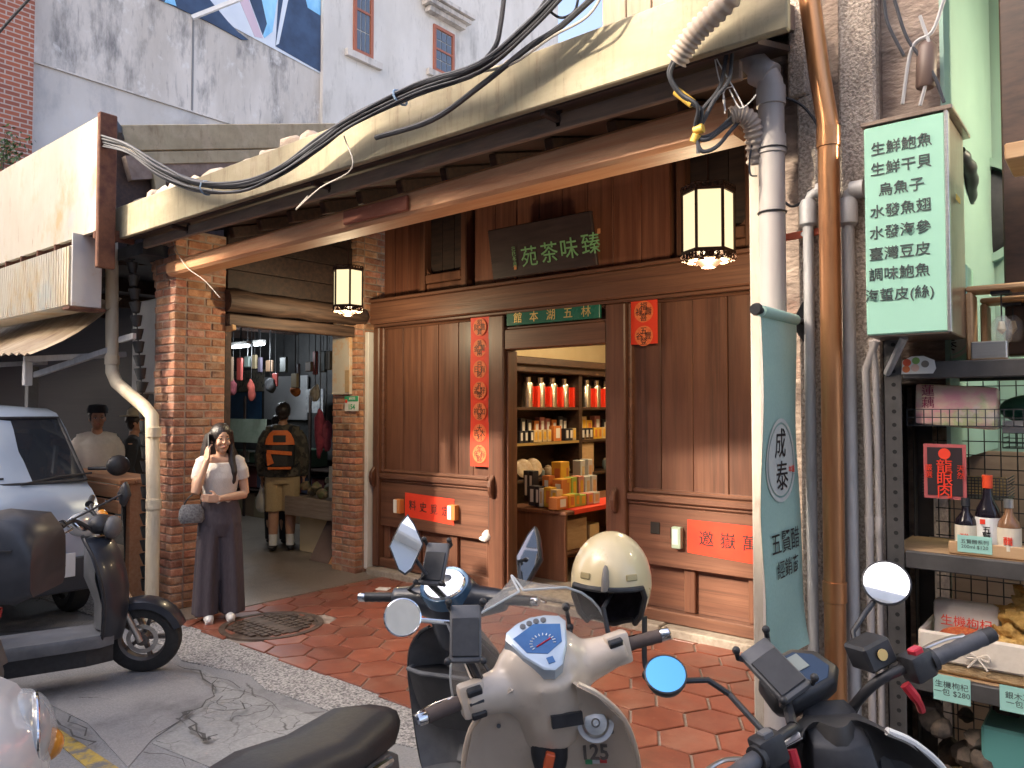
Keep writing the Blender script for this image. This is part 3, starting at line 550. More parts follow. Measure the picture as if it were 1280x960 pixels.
def carton(u, w, vb, vt, X, col, where, k, z0=None, dep=.09, lab=True, grp=None):
    y0, y1 = P(u-w/2, vb, X=X).y, P(u+w/2, vb, X=X).y; a = P(u, vb, X=X).z; h = P(u, vt, X=X).z-a; z0 = a if z0 is None else z0
    o = root('tea_carton', f'{CN[col]} carton, {ORD[k]} from left {where}', 'box', ((X-dep/2), (y0+y1)/2, z0), group=grp)
    MB().box(X-dep, X, y0+.002, y1-.002, z0+.001, z0+h).build('carton', BX[col], o, bev=.003)
    if lab: MB().box(X+.0005, X+.002, y0+(y1-y0)*.3, y1-(y1-y0)*.2, z0+h*.2, z0+h*.85).build('front_label', WHITE if col in 'kbro' else BX['c'] if col in 'wl' else BX['y' if col != 'y' else 'o'], o)
for k, (u, col) in enumerate([(652, 'k'), (658, 'k'), (665, 'k'), (670, 'c'), (675, 'c'), (681, 'c'), (687, 'c'), (697, 'o'), (709, 'k'), (714, 'k'), (718, 'c')]): carton(u, 10 if col == 'o' else 5, 552, 537 if col != 'o' else 533, SX-.03, col, 'in the front row of the second shelf', k, zs[1], .07, grp='cartons on the second shelf')
for k, (u, col) in enumerate([(654, 'k'), (662, 'k'), (671, 'o'), (678, 'r'), (685, 'r'), (693, 'o'), (701, 'k'), (706, 'k')]): carton(u, 6.2, 552, 522+2*(k % 3), SX-.16, col, 'in the back row of the second shelf', k, zs[1], .08, grp='cartons on the second shelf')
for k, (u, col) in enumerate([(729, 'k'), (734, 'k'), (739, 'k'), (745, 'y'), (750, 'y'), (755, 'c'), (760, 'c')]): carton(u, 4.8, 548, 534, SX-.03, col, 'in the right bay of the second shelf', k, zs[1], .07, grp='cartons on the second shelf')
for k, (u, col) in enumerate([(730, 'c'), (737, 'y'), (747, 'r'), (757, 'k')]): carton(u, 7, 548, 520+(k % 2)*5, SX-.16, col, 'behind the right bay row of the second shelf', k, zs[1], .08, grp='cartons on the second shelf')
CER = mat('glazed_ceramic', (.5, .42, .32), (.4, .3, .2), 30, Z3, .3)
for k, u in enumerate((655, 667)):
    p = P(u, 584, X=SX-.06); o = root('tea_cake', f'round pressed tea cake on a stand, {("left", "right")[k]} one of the pair on the third shelf', 'tea cake', (p.x, p.y, zs[2]), group='tea cakes on the third shelf')
    MB().lathe([(0, -.012), (.1, -.01), (.115, 0), (.1, .01), (.03, .012), (0, .006)], (p.x, p.y, zs[2]+.125), (.86, -.35, .35), 24).build('cake', CER, o, smooth=True); MB().box(p.x-.05, p.x+.03, p.y-.03, p.y+.03, zs[2]+.001, zs[2]+.02).build('stand', IND, o)
for k, (u, r, h) in enumerate([(677, .04, .1), (685, .055, .13), (694, .05, .1), (705, .075, .15), (714, .045, .1), (738, .05, .12), (758, .06, .16)]):
    p = P(u, 590, X=SX-.14); c = Vector((p.x, p.y, zs[2])); o = root('tea_jar', f'{ORD[k]} small ceramic tea jar from the left on the third shelf', 'jar', c, group='jars on the third shelf')
    MB().lathe([(r*.7, .001), (r, h*.35), (r*.9, h*.7), (r*.6, h*.8), (0, h*.8)], c, n=16).build('body', CER if k % 3 else mat('blue_grey_glaze', (.2, .25, .27), rough=.3), o, smooth=True); MB().lathe([(r*.65, h*.8), (r*.6, h*.9), (r*.15, h*.95), (r*.12, h), (0, h)], c, n=16).build('lid', CER, o, smooth=True)
carton(735, 15, 596, 560, SX-.03, 'd', 'lower of the stack in the right bay', 0, zs[2], .2, False); carton(736, 12, 559, 547, SX-.03, 'd', 'topmost of the stack in the right bay', 1, zs[2]+(P(735, 560, X=SX-.03).z-P(735, 596, X=SX-.03).z)+.002, .18, False)
ct = root('shop_counter', 'wooden counter with red cloth edge just inside the doorway', 'counter', (-4.4, 6.4, .11)); CW_ = mat('counter_wood', (.13, .05, .028), (.2, .085, .045), 3, (12, 12, .7), .45)
MB().box(-4.75, -4.06, 5.75, 5.79, .11, .72).build('end_panel', CW_, ct, bev=.004); MB().box(-4.75, -4.06, 7.6, 7.64, .11, .72).build('end_panel', CW_, ct, bev=.004); MB().box(-4.75, -4.7, 5.8, 7.59, .11, .72).build('back_panel', CW_, ct)
MB().box(-4.77, -4.03, 5.72, 7.67, .721, .755).build('top', CW_, ct, bev=.005); MB().box(-4.35, -4.02, 5.85, 7.65, .7555, .764).box(-4.029, -4.02, 5.85, 7.65, .72, .7645).build('red_cloth', RED, ct, bev=.003); MB().box(-4.7, -4.08, 5.8, 7.59, .34, .37).build('shelf', CW_, ct)
for y0, y1, h, cc in ((5.84, 6.2, .28, 'd'), (6.25, 6.42, .2, 'c')): solo('storage_box', MB().box(-4.5, -4.12, y0, y1, .372, .372+h), BX[cc], f'{CN[cc]} storage box on the lower shelf of the counter', 'box', bev=.004)
kk = 0
for X, zb, row in ((-4.12, .766, [(664, 8, 'k', 24), (671, 6, 'k', 24), (676, 5, 'w', 22)]), (-4.12, .766, [(684, 9, 'y', 24), (692, 8, 'c', 22), (703, 14, 'o', 15), (715, 8, 'y', 16), (722, 7, 'g', 16), (729, 8, 'g', 14), (738, 8, 'p', 14), (746, 8, 'l', 14)]),
                   (-4.24, .766, [(682, 9, 'o', 36), (696, 12, 'o', 32), (708, 12, 'y', 34), (718, 7, 'g', 34), (727, 7, 'p', 34), (735, 7, 'l', 32), (743, 7, 'l', 32)]), (-4.36, .766, [(657, 6, 'k', 38), (663, 6, 'k', 38), (695, 12, 'y', 52), (707, 10, 'y', 52), (729, 6, 'l', 50), (738, 6, 'l', 50)])):
    for u, w, col, h in row:
        vb = 634
        if u < 700:
            Yp = 5.82-(X+4.12)*1.0; a, b2 = P(u-w/2, vb, Y=Yp), P(u+w/2, vb-h, Y=Yp); o = root('tea_carton', f'{CN[col]} carton, {ORD[kk % 17]} from left on the counter end, {("front", "middle", "back")[0 if X > -4.2 else 1 if X > -4.3 else 2]} row', 'box', ((a.x+b2.x)/2, Yp+.05, zb), group='cartons on the counter'); hh = b2.z-a.z; MB().box(a.x+.002, b2.x-.002, Yp, Yp+.1, zb+.001, zb+hh).build('carton', BX[col], o, bev=.003); MB().box(a.x+(b2.x-a.x)*.35, b2.x-.012, Yp-.002, Yp-.0005, zb+hh*.2, zb+hh*.85).build('front_label', WHITE if col in 'kbro' else BX['c'] if col in 'wl' else BX['y' if col != 'y' else 'o'], o); kk += 1; continue
        carton(u, w, vb, vb-h, X, col, f'on the counter, {("front", "middle", "back")[0 if X > -4.2 else 1 if X > -4.3 else 2]} row', kk % 17, zb, .1, grp='cartons on the counter'); kk += 1
# ceiling spots that light the shop
for k, (x, y) in enumerate(((-4.4, 6.6), (-4.4, 8.2), (-2.6, 7.2))):
    o = root('ceiling_lamp', f'round ceiling lamp of the tea shop, {ORD[k]} from the door', 'lamp', (x, y, 2.88), group='ceiling lamps')
    MB().lathe([(.09, .07), (.1, .0), (0, .0)], (x, y, 2.88), n=20).build('shade', WHITE, o, smooth=True); MB().lathe([(.08, -.002), (.08, -.012), (0, -.012)], (x, y, 2.88), n=20).build('diffuser', mat('warm_diffuser', (1, .8, .5), emis=2), o)
    L = bpy.data.lights.new('ceiling_bulb', 'POINT'); L.energy = 9; L.color = (1, .76, .46); L.shadow_soft_size = .08; lo = bpy.data.objects.new('bulb', L); COL.objects.link(lo); lo.parent = o; lo.location = (0, 0, -.1)
# ================================================================ right-hand pier with its pipes
pier = root('party_wall_pier', 'rough pebbledash pier between the tea shop and the grocery', 'pier', (-1.0, 3.5, 0))
PLAS = mat('flaking_plaster', (.3, .265, .225), (.4, .36, .31), 3, (2, 2, .7), .9, bump=.4, dirt=[((.2, .15, .12), 6, (3, 3, .6), .54, .7, .8)], bscale=25)
OLDB = mat('crumbling_brickwork', (.2, .15, .125), (.34, .27, .22), 6, (1, 1, 2), .95, bump=1.2, dirt=[((.09, .065, .055), 3, (1, 1, 3), .5, .64, .8), ((.33, .14, .09), 2.5, Z3, .58, .7, .5)], bscale=30)
MB().box(-1.275, -.76, 3.26, 5.22, 0, 6).build('core_wall', OLDB, pier)
def ux(u, Y): return P(u, 500, Y=Y).x
MB().box(-1.27, ux(956, 3.2), 3.18, 3.258, .0, 2.86).build('plaster_edge', PLAS, pier, bev=.008)
MB().box(ux(1000, 3.18), ux(1026, 3.18), 3.18, 3.258, 0, 3.0).build('pebbledash_strip', PEBBLE, pier, bev=.01)
MB().box(ux(990, 3.18), ux(1014, 3.18), 3.17, 3.258, 3.0, 5.6).build('pebbledash_strip', PEBBLE, pier, bev=.01)
MB().box(ux(1053, 3.18), ux(1100, 3.18), 3.18, 3.258, 0, 5.6).build('pebbledash_strip', PEBBLE, pier, bev=.01)
MB().box(-.758, -.55, 3.3, 4.55, 1.8, 6).build('upper_wall', OLDB, pier); MB().box(-.549, -.535, 3.29, 4.58, 1.5, 6).build('mint_side', mat('mint_wall', (.25, .39, .32), (.28, .43, .355), 2, Z3, .7), pier)
for k in range(9):                       # exposed courses beside the downpipe
    z = 3.0+k*.1; MB().box(-1.26+random.uniform(0, .03), ux(988, 3.2)+random.uniform(-.03, .02), 3.2+random.uniform(0, .03), 3.258, z, z+.082).build('brick', OLDB, pier, bev=.015)
def pipe(name, pts, r, m, label, k=4, joints=(), n=14, cat='pipe'):
    pts = arc(pts, k) if k else pts; o = root(name, label, cat, min(pts, key=lambda p: p.z)); MB().tube(pts, r, n).build('tube', m, o, smooth=True, ang=50)
    for j in joints: MB().lathe([(r*1.0, -.04), (r*1.12, -.038), (r*1.12, .038), (r*1.0, .04)], j[0], j[1], n).build('coupling', m, o, smooth=True)
    return o
Y = 3.06; Q = lambda u, v, Y=3.06: P(u, v, Y=Y)
xp = Q(965, 250).x
o = pipe('drainpipe', [Q(908, 22), Q(914, 46), Q(922, 58), Q(950, 86), Q(961, 102), Vector((xp, Y, Q(965, 130).z)), Vector((xp, Y, 2.3)), Vector((xp, Y, 1.2)), Vector((xp, Y, .02))], .052, PVC, 'thick grey plastic drainpipe with elbows beside the wooden front', 4, [((Q(918, 53)), (.1, 0, -1)), (Q(955, 93), (.8, 0, -.6)), ((xp, Y, 2.78), (0, 0, 1)), ((xp, Y, 2.98), (0, 0, 1))])
MB().ring((xp, Y, 2.5), .055, .004, n=18).ring((xp, Y, 2.76), .0605, .003, n=18).build('strap', BLACK, o)
MB().lathe([(.052, -.06), (.075, .02), (.08, .06), (0, .06)], Q(907, 14), (-.1, 0, 1), 16).build('hopper', PVC, o, smooth=True)
xc = Q(1040, 500).x
pipe('bronze_downpipe', [Q(1008, -60), Q(1012, 0), Q(1024, 90), Q(1034, 150)]+[Vector((xc, Y, z)) for z in (2.78, 2.0, 1.0, .02)], .04, COPPER, 'tall shiny bronze coloured downpipe, kinked near the top', 0, [((xc, Y, 2.76), (0, 0, 1)), ((xc, Y, 1.0), (0, 0, 1))], 18)
def conduit(u, v0, r, label, elbow):
    x = Q(u, 500, 3.13).x; z0 = Q(u, v0, 3.13).z
    o = pipe('conduit', [Vector((x+elbow*.1, 3.13, z0)), Vector((x+elbow*.05, 3.13, z0)), Vector((x+elbow*.015, 3.13, z0-.014)), Vector((x, 3.13, z0-.05)), Vector((x, 3.13, 1.2)), Vector((x, 3.13, .02))], r, GALV, label, 0)
    MB().lathe([(r*1.1, -.06), (r*1.6, -.05), (r*1.6, .03), (r*1.2, .05)], (x, 3.13, z0-.08), (0, 0, 1), 12).build('coupling', GALV, o, smooth=True); MB().lathe([(r*1.5, -.025), (r*1.5, .025)], (x+elbow*.06, 3.135, z0), (1, 0, 0), 12).build('coupling', GALV, o, smooth=True)
conduit(1013, 240, .021, 'thin grey conduit left of the bronze downpipe', 1); conduit(1063, 238, .024, 'thicker grey conduit right of the bronze downpipe', .6)
o = root('pipe_clamp', 'orange red steel strip clamp across the pier', 'clamp', Q(1000, 294, 3.15)); MB().bar(Q(982, 297, 3.15), Q(1024, 289, 3.15), .012, .03).build('strip', mat('red_oxide', (.45, .09, .04), rough=.6), o, bev=.003); MB().lathe([(.01, 0), (.01, .012), (0, .012)], Q(1005, 293, 3.143), (0, -1, 0), 10).build('bolt', GALV, o)
for k, (u, r) in enumerate(((1086, .014), (1098, .012))):
    x = Q(u, 600, 3.12).x; pipe('conduit', [Vector((x+.05*(1-k), 3.06, P(1100, 425, Y=3.06).z)), Vector((x, 3.1, P(1086, 462, Y=3.1).z)), Vector((x, 3.12, 1.5)), Vector((x, 3.12, .02))], r, PVC, ('thin bent conduit rising to the mint sign box', 'thinnest conduit against the black shelving post')[k], 0, [((x, 3.12, 1.6), (0, 0, 1)), ((x, 3.12, 1.25), (0, 0, 1))])
# corrugated hoses and black wiring
def hose(pts, r, label, k=30):
    p = arc(pts, k); o = root('corrugated_hose', label, 'hose', p[-1], group='corrugated hoses at the eave'); rs = [r*(1+.09*(1 if (i//2) % 2 else -1)) for i in range(len(p))]
    MB().tube(p, rs, 16, cap=False).build('hose', mat('beige_corrugated_plastic', (.37, .29, .235), (.45, .37, .3), 8, Z3, .65), o, smooth=True, ang=70); return o
hose([P(960, -60, Y=2.62), P(905, 5, Y=2.66), P(868, 42, Y=2.68), P(846, 76, Y=2.7)], .042, 'big beige corrugated hose running down over the pale fascia', 22)
hose([P(912, 146, Y=2.92), P(924, 143, Y=2.94), P(938, 152, Y=2.98), P(943, 175, Y=3.02), P(945, 205, Y=3.06)], .036, 'short beige corrugated hose with open mouth beside the drainpipe', 14)
CAB = mat('black_cable', (.022, .024, .03), (.04, .042, .05), 12, Z3, .5); YT = mat('yellow_tape', (.6, .38, .06), rough=.5)
cb = root('looped_cable', 'looped black cables with yellow tape hanging from the corrugated hose', 'cable', P(873, 190, Y=2.8))
for k, pts in enumerate([[(843, 72, 2.7), (836, 92, 2.7), (845, 112, 2.72), (862, 128, 2.74), (877, 138, 2.76), (874, 160, 2.78), (872, 172, 2.78), (885, 174, 2.8), (905, 160, 2.88), (922, 147, 2.95)], [(846, 74, 2.7), (838, 94, 2.7), (850, 116, 2.72), (872, 133, 2.74), (869, 160, 2.77), (876, 188, 2.78), (895, 184, 2.82), (912, 165, 2.9), (925, 150, 2.95)],
                          [(915, 68, 2.85), (911, 100, 2.82), (893, 125, 2.8), (880, 150, 2.79), (871, 170, 2.78), (890, 168, 2.83), (918, 144, 2.94)], [(909, 62, 2.85), (900, 108, 2.82), (880, 135, 2.8), (872, 150, 2.78), (873, 192, 2.78)]]):
    MB().tube(arc([P(u, v, Y=y) for u, v, y in pts], 6), .0085, 8).build('strand', CAB, cb, smooth=True)
for (a, b2) in (((845, 114), (866, 130)), ((868, 164), (879, 160)), ((867, 178), (871, 168))): MB().tube([P(*a, Y=2.735 if a[0] < 850 else 2.775), P(*b2, Y=2.75 if a[0] < 850 else 2.775)], .018, 10).build('tape', YT, cb, smooth=True)
tie = root('tie_string', 'thin white strings tying the hoses to the drainpipe', 'string', P(916, 108, Y=2.85))
for a in ([(888, 58), (902, 85), (916, 108), (930, 135)], [(891, 60), (898, 95), (905, 120), (906, 142)], [(916, 108), (906, 112), (904, 125), (907, 138)], [(912, 112), (925, 135), (940, 125), (945, 118)]): MB().tube(arc([P(u, v, Y=2.86) for u, v in a], 3), .0028, 5).build('string', WHITE, tie)
for k, (pts, lb) in enumerate([([(975, 120), (1000, 130), (1018, 150), (1028, 172)], 'thin black cable curving from the drainpipe to the bronze pipe'), ([(980, 252), (990, 258), (1003, 252), (1012, 238)], 'short black cable loop behind the grey conduit'), ([(940, 180), (937, 200), (938, 218), (946, 220)], 'small grey wire loop below the open hose')]): solo('wire', MB().tube(arc([P(u, v, Y=3.14 if k < 2 else 3.0) for u, v in pts], 5), .006 if k < 2 else .004, 6), CAB, lb, 'cable', smooth=True)
# ---------------------------------------------------------------- hanging mint banner
BX0 = -1.04; bn = root('hanging_banner', 'long mint green fabric banner with round white emblem on a black rod', 'banner', (BX0, 2.9, .8)); CLOTH = mat('mint_cloth', (.35, .53, .44), (.39, .57, .48), 90, Z3, .85, bump=.15)
y0, y1 = P(951, 400, X=BX0).y, P(994, 400, X=BX0).y; zt, zb = P(975, 396, X=BX0).z, P(978, 822, X=BX0).z
def bpt(s, t): 
    tw = max(0, t-.62)/.38; w = (1-.22*tw*tw); x = BX0+.012*sin(t*9+s*2)*(.3+t)+.10*tw*tw*(s-.35); return Vector((x, y0+.02*sin(t*5)*t+(y1-y0)*(.5+(s-.5)*w)+.03*tw, zt+(zb-zt)*t+.05*tw*(s-.5)))
m = MB(); NS, NT = 10, 40
for side in (0, .002):
    m.add([bpt(i/NS, j/NT)+Vector((side, 0, 0)) for j in range(NT+1) for i in range(NS+1)], [(j*(NS+1)+i, j*(NS+1)+i+1, (j+1)*(NS+1)+i+1, (j+1)*(NS+1)+i) for j in range(NT) for i in range(NS)])
m.build('cloth', CLOTH, bn, smooth=True)
rod = MB().tube([(BX0, 3.2, zt+.005), (BX0, y0-.04, zt+.005)], .013, 12); rod.build('rod', BLACK, bn, smooth=True); MB().lathe([(.018, 0), (.024, .01), (.02, .025), (0, .025)], (BX0, y0-.03, zt+.005), (0, -1, 0), 12).build('rod_end', BLACK, bn, smooth=True)
MB().tube([(BX0, y0, zt+.003), (BX0, y1, zt+.003)], .022, 14).build('hem_sleeve', CLOTH, bn, smooth=True)
MB().prism([(BX0, 3.176, zt+.09), (BX0-.05, 3.176, zt), (BX0, 3.176, zt-.08), (BX0+.05, 3.176, zt)], (0, -.012, 0)).build('wall_plate', BLACK, bn, bev=.003)
def onb(s, t, d=.006): return bpt(s, t)+Vector((d, 0, 0))
OFFW = mat('off_white_print', (.6, .62, .55), rough=.8); ts, ss = .425, .5
def disc(r0, r1, mt, nm, d):
    m = MB(); N = 36; W = y1-y0; H = zt-zb; vs = []
    for k in range(N):
        for r in (r0, r1): vs.append(onb(ss+r*cos(2*pi*k/N)/W, ts+r*1.06*sin(2*pi*k/N)/H, d))
    m.add(vs, [(2*k, 2*k+1, (2*k+3) % (2*N), (2*k+2) % (2*N)) for k in range(N)]); m.build(nm, mt, bn, smooth=True)
disc(.0, .128, OFFW, 'emblem_disc', .006); disc(.135, .15, OFFW, 'emblem_ring', .006)
for ch, s, t, z in (('成', .48, .375, .12), ('泰', .52, .47, .12), ('五賢醋', .52, .66, .088), ('經銷商', .53, .735, .07)):
    p = onb(s, t, .012 if t < .6 else .02); text(ch, z, INK, bn, p, (0, 1, 0) if t < .6 else (bpt(.9, t)-bpt(.1, t)), ZD, bold=.01, wscale=1)
text('本舖', .03, RED, bn, onb(.78, .455, .013), (0, 1, 0), ZD)
for ch_ in bn.children:                 # lay the printing on the cloth
    if ch_.name.startswith('lettering'):
        xm = sum(v.co.x for v in ch_.data.vertices)/len(ch_.data.vertices)
        for v in ch_.data.vertices: w_ = v.co+OFF[bn]; v.co.x = bpt((w_.y-y0)/(y1-y0), (w_.z-zt)/(zb-zt)).x+.0085-OFF[bn].x+(.0006 if v.co.x > xm else 0)
# ---------------------------------------------------------------- mint light-box sign
SBX0, SBX1, SBY, SZ0, SZ1 = P(1080, 300, Y=2.88).x, P(1185, 300, Y=2.88).x, 2.88, P(1185, 415, Y=2.88).z, P(1185, 137, Y=2.88).z
sg = root('light_box_sign', 'mint green box sign listing seafood in dark characters, steel sides', 'sign', ((SBX0+SBX1)/2, 3.0, SZ0)); BRS = mat('dull_bronze_steel', (.33, .25, .2), (.42, .33, .27), 6, (4, 4, 1), .28, .85)
MB().box(SBX0+.004, SBX1-.004, SBY, SBY+.03, SZ0+.004, SZ1-.004).build('face', MINT, sg, bev=.004)
MB().box(SBX0, SBX1, SBY+.031, SBY+.34, SZ0, SZ1).build('case', BRS, sg, bev=.004); MB().box(SBX1-.006, SBX1+.006, SBY-.004, SBY+.03, SZ0, SZ1).build('edge_trim', STEEL, sg, bev=.002)
MB().box(SBX0-.006, SBX1+.02, SBY-.004, SBY+.37, SZ1+.001, SZ1+.018).build('cap', BRS, sg, bev=.003); MB().box(SBX1+.0065, SBX1+.009, SBY+.12, SBY+.2, SZ0+.47, SZ0+.49).build('yellow_sticker', YT, sg)
DK = mat('sign_lettering', (.06, .075, .068), rough=.5)
for i, (ln, u, v) in enumerate((('生鮮鮑魚', 1126, 180), ('生鮮干貝', 1125.5, 206), ('烏魚子', 1126, 233), ('水發魚翅', 1125, 260), ('水發海參', 1124.5, 287), ('臺灣豆皮', 1124, 314), ('調味鮑魚', 1123.5, 340), ('海蜇皮(絲)', 1123.5, 368))):
    p = P(u, v, Y=SBY-.002); text(ln, .05 if i < 7 else .0485, DK, sg, p, XD, ZD, bold=.012, wscale=.98)
MB().tube([(SBX0+.1, 3.0, SZ0), (SBX0+.02, 3.1, SZ0-.12), (SBX0-.02, 3.26, SZ0-.15)], .014, 8).build('bracket', GALV, sg, smooth=True); MB().tube([((SBX0+SBX1)/2, SBY+.3, SZ1+.01), ((SBX0+SBX1)/2, 3.32, SZ1+.1)], .014, 8).build('bracket', GALV, sg, smooth=True)
for k, pts in enumerate([[(1150, 20), (1162, 60), (1158, 100), (1150, 132)], [(1118, 0), (1135, 50), (1165, 90), (1180, 128)], [(1180, 0), (1165, 40), (1140, 60), (1128, 130)], [(1105, 0), (1110, 30), (1130, 70)]]): solo('wire', MB().tube(arc([P(u, v, Y=3.2) for u, v in pts], 5), .007, 6), CAB if k % 2 else GALV, f'{ORD[k]} loose wire from the left hanging above the mint sign box', 'cable', smooth=True)
o = root('junction_pot', 'brown cylindrical junction pot above the mint sign box', 'fitting', P(1157, 110, Y=3.2)); MB().lathe([(.03, .0), (.036, .01), (.036, .15), (.025, .17), (.012, .18), (0, .18)], P(1157, 110, Y=3.22), (0.05, 0, 1), 16).build('pot', mat('brown_enamel', (.12, .08, .065), rough=.5), o, smooth=True)
# ================================================================ grocery next door
gro = root('grocery_shop', 'mint painted grocery interior behind the black shelving', 'shop', (.8, 5, 0)); MW = mat('mint_wall', (.25, .39, .32), (.28, .43, .355), 2, Z3, .7)
MB().box(-.74, 4.2, 4.6, 4.7, 0, 4.6).build('mint_wall', MW, gro); MB().box(-.53, 4.2, 3.05, 4.59, 4.3, 4.4).build('ceiling', WHITE, gro)
MB().box(P(1252, 200, Y=3.4).x, P(1252, 200, Y=3.4).x+.1, 3.4, 3.5, 1.9, 4.29).build('post', IND, gro, bev=.006); a = P(1258, 205, Y=3.1)
MB().box(a.x, a.x+.3, 3.05, 3.3, a.z, P(1258, 184, Y=3.1).z).build('timber_bracket', mat('pine', (.42, .25, .12), (.5, .32, .17), 4, (.8, 9, 9), .6), gro, bev=.005)
MB().box(-.74, -.7, 3.56, 4.59, 0, 1.79).build('side_wall', OLDB, gro); MB().box(-.69, 2.6, 4.2, 4.24, .0, 1.5).build('back_boards', mat('tan_backboard', (.3, .21, .14), (.36, .26, .18), 5, (1, 1, 6), .8), gro)
c = P(1216, 268, Y=4.55); o = root('wall_fan', 'dark round fan in a mint surround on the grocery wall', 'fan', c-Vector((0, 0, .28))); MB().lathe([(.24, -.05), (.28, 0), (.28, .05), (.24, .05)], c, (0, -1, 0), 28, False).build('surround', MW, o, smooth=True); MB().lathe([(.235, 0), (.2, .02), (.05, .04), (0, .04)], c, (0, -1, 0), 24).build('grille', BLACK, o, smooth=True)
ho = hose([P(1198, 190, Y=3.6), P(1212, 215, Y=3.7), P(1210, 250, Y=3.9), P(1200, 260, Y=4.2)], .03, 'black duct curving out behind the mint sign box', 8); ho.children[0].data.materials[0] = BLACK
# black slotted-angle rack
RY, RD = 3.1, .44; RX0 = P(1106, 600, Y=RY).x; RX1 = RX0+1.9; ZS = [P(1122, 474, Y=RY).z, P(1134, 710, Y=RY).z, P(1143, 862, Y=RY).z, .22]; ZT = P(1110, 425, Y=RY).z
rk = root('slotted_rack', 'black slotted-angle steel rack holding dried groceries', 'rack', (RX0+.9, RY+.2, 0)); RKM = mat('black_rack_enamel', (.05, .046, .044), (.07, .065, .062), 14, Z3, .5)
hole = mat('rack_hole', (.2, .16, .13), rough=.9)
for x, y, sx, sy in ((RX0, RY, 1, 1), (RX1, RY, -1, 1), (RX0+.02, RY+RD, 1, -1), (RX1, RY+RD, -1, -1)):
    MB().box(min(x, x+sx*.062), max(x, x+sx*.062), min(y, y+sy*.004), max(y, y+sy*.004), 0, ZT).box(min(x, x+sx*.004), max(x, x+sx*.004), min(y, y+sy*.062), max(y, y+sy*.062), 0, ZT).build('upright', RKM, rk)
    if sy > 0:
        h = MB()
        for k in range(int(ZT/.05)): h.lathe([(.008, 0), (.008, .0015), (0, .0015)], (x+sx*.036, y-.0002, .04+k*.05), (0, -1, 0), 8)
        h.build('hole_row', mat('slot_shadow', (.012, .012, .012), rough=.9), rk)
for z in ZS:
    MB().box(RX0+.064, RX1-.064, RY+.002, RY+.03, z, z+.062).build('front_beam', RKM, rk, bev=.004); MB().box(RX0+.064, RX1-.064, RY+RD-.04, RY+RD-.012, z, z+.062).build('rear_beam', RKM, rk, bev=.004)
    MB().box(RX0+.01, RX1-.01, RY+.031, RY+RD-.041, z+.047, z+.062).build('shelf_board', mat('rack_board', (.4, .25, .13), (.47, .31, .17), 5, (1, 6, 6), .7), rk)
SF = [z+.064 for z in ZS]
wm = MB(); gx = RX0+.1
while gx < RX1-.05: wm.box(gx-.002, gx+.002, RY+RD-.001, RY+RD+.003, .12, ZS[0]); gx += .055
gz = .14
while gz < ZS[0]: wm.box(RX0+.09, RX1-.05, RY+RD-.006, RY+RD-.002, gz-.002, gz+.002); gz += .055
wm.build('wire_grid', BLACK, rk)
def basket(name, label, x0, x1, y0, y1, z0, z1, step=.028, m=BLACK, floor=True):
    o = root(name, label, 'basket', ((x0+x1)/2, (y0+y1)/2, z0)); w = MB()
    for z in [z0+(z1-z0)*k/max(1, round((z1-z0)/step)) for k in range(round((z1-z0)/step)+1)]: w.box(x0, x1, y0-.0015, y0+.0015, z-.0015, z+.0015).box(x0-.0015, x0+.0015, y0, y1, z-.0015, z+.0015).box(x1-.0015, x1+.0015, y0, y1, z-.0015, z+.0015)
    x = x0
    while x <= x1: w.box(x-.0015, x+.0015, y0-.003, y0, z0, z1); x += step
    if floor: w.box(x0, x1, y0, y1, z0-.002, z0+.001)
    w.build('wire', m, o); return o
# goods on the rack (moved)
bz = P(1200, 522, Y=3.18).z; bx0, bx1 = P(1143, 522, Y=3.18).x, P(1246, 522, Y=3.18).x
basket('wire_basket', 'upper black wire basket holding the printed lotus bag', bx0-.02, bx1+.1, 3.16, 3.36, bz-.03, bz+.03)
o = root('lotus_bag', 'glossy pink and yellow printed food bag in the upper wire basket', 'bag', ((bx0+bx1)/2, 3.24, bz-.02)); zt2 = P(1200, 478, Y=3.18).z
LOT = mat('lotus_print', (.82, .38, .42), (.88, .8, .55), 9, (1, 1, 1.5), .25, dirt=[((.5, .62, .25), 5, Z3, .52, .62, .8), ((.85, .72, .68), 12, Z3, .55, .62, .7)])
m = MB().box(bx0, bx1, 3.18, 3.26, bz-.025, zt2); m.v = [q+Vector((0, (.02 if q.z > bz else 0), -.02*(q.x-bx0)/(bx1-bx0))) for q in m.v]; m.build('bag', LOT, o, bev=.012, seg=2, smooth=True); text('蓮\n藕', .045, mat('plum_ink', (.3, .03, .08), rough=.5), o, (bx0+.045, 3.189, (bz+zt2)/2+.015), XD, ZD)
o = basket('gold_basket', 'gold and black mesh basket on the back grid', P(1152, 600, Y=3.26).x, P(1260, 600, Y=3.26).x, 3.26, 3.44, P(1200, 622, Y=3.26).z, P(1200, 596, Y=3.26).z, .011); a = [P(1158, 620, Y=3.43), P(1258, 597, Y=3.43)]; MB().box(a[0].x, a[1].x, 3.425, 3.435, a[0].z, a[1].z).build('gold_liner', mat('gold_card', (.5, .34, .12), rough=.5), o)
o = root('longan_card', 'black and red product card standing in the mesh basket', 'card', P(1182, 622, Y=3.17)); a, b2 = P(1155, 622, Y=3.16), P(1207, 556, Y=3.16)
MB().box(a.x, b2.x, 3.165, 3.172, a.z, b2.z).build('border', mat('dull_red_card', (.42, .1, .1), rough=.4), o); MB().box(a.x+.012, b2.x-.012, 3.1625, 3.1645, a.z+.012, b2.z-.012).build('panel', mat('black_card', (.03, .02, .022), rough=.4), o)
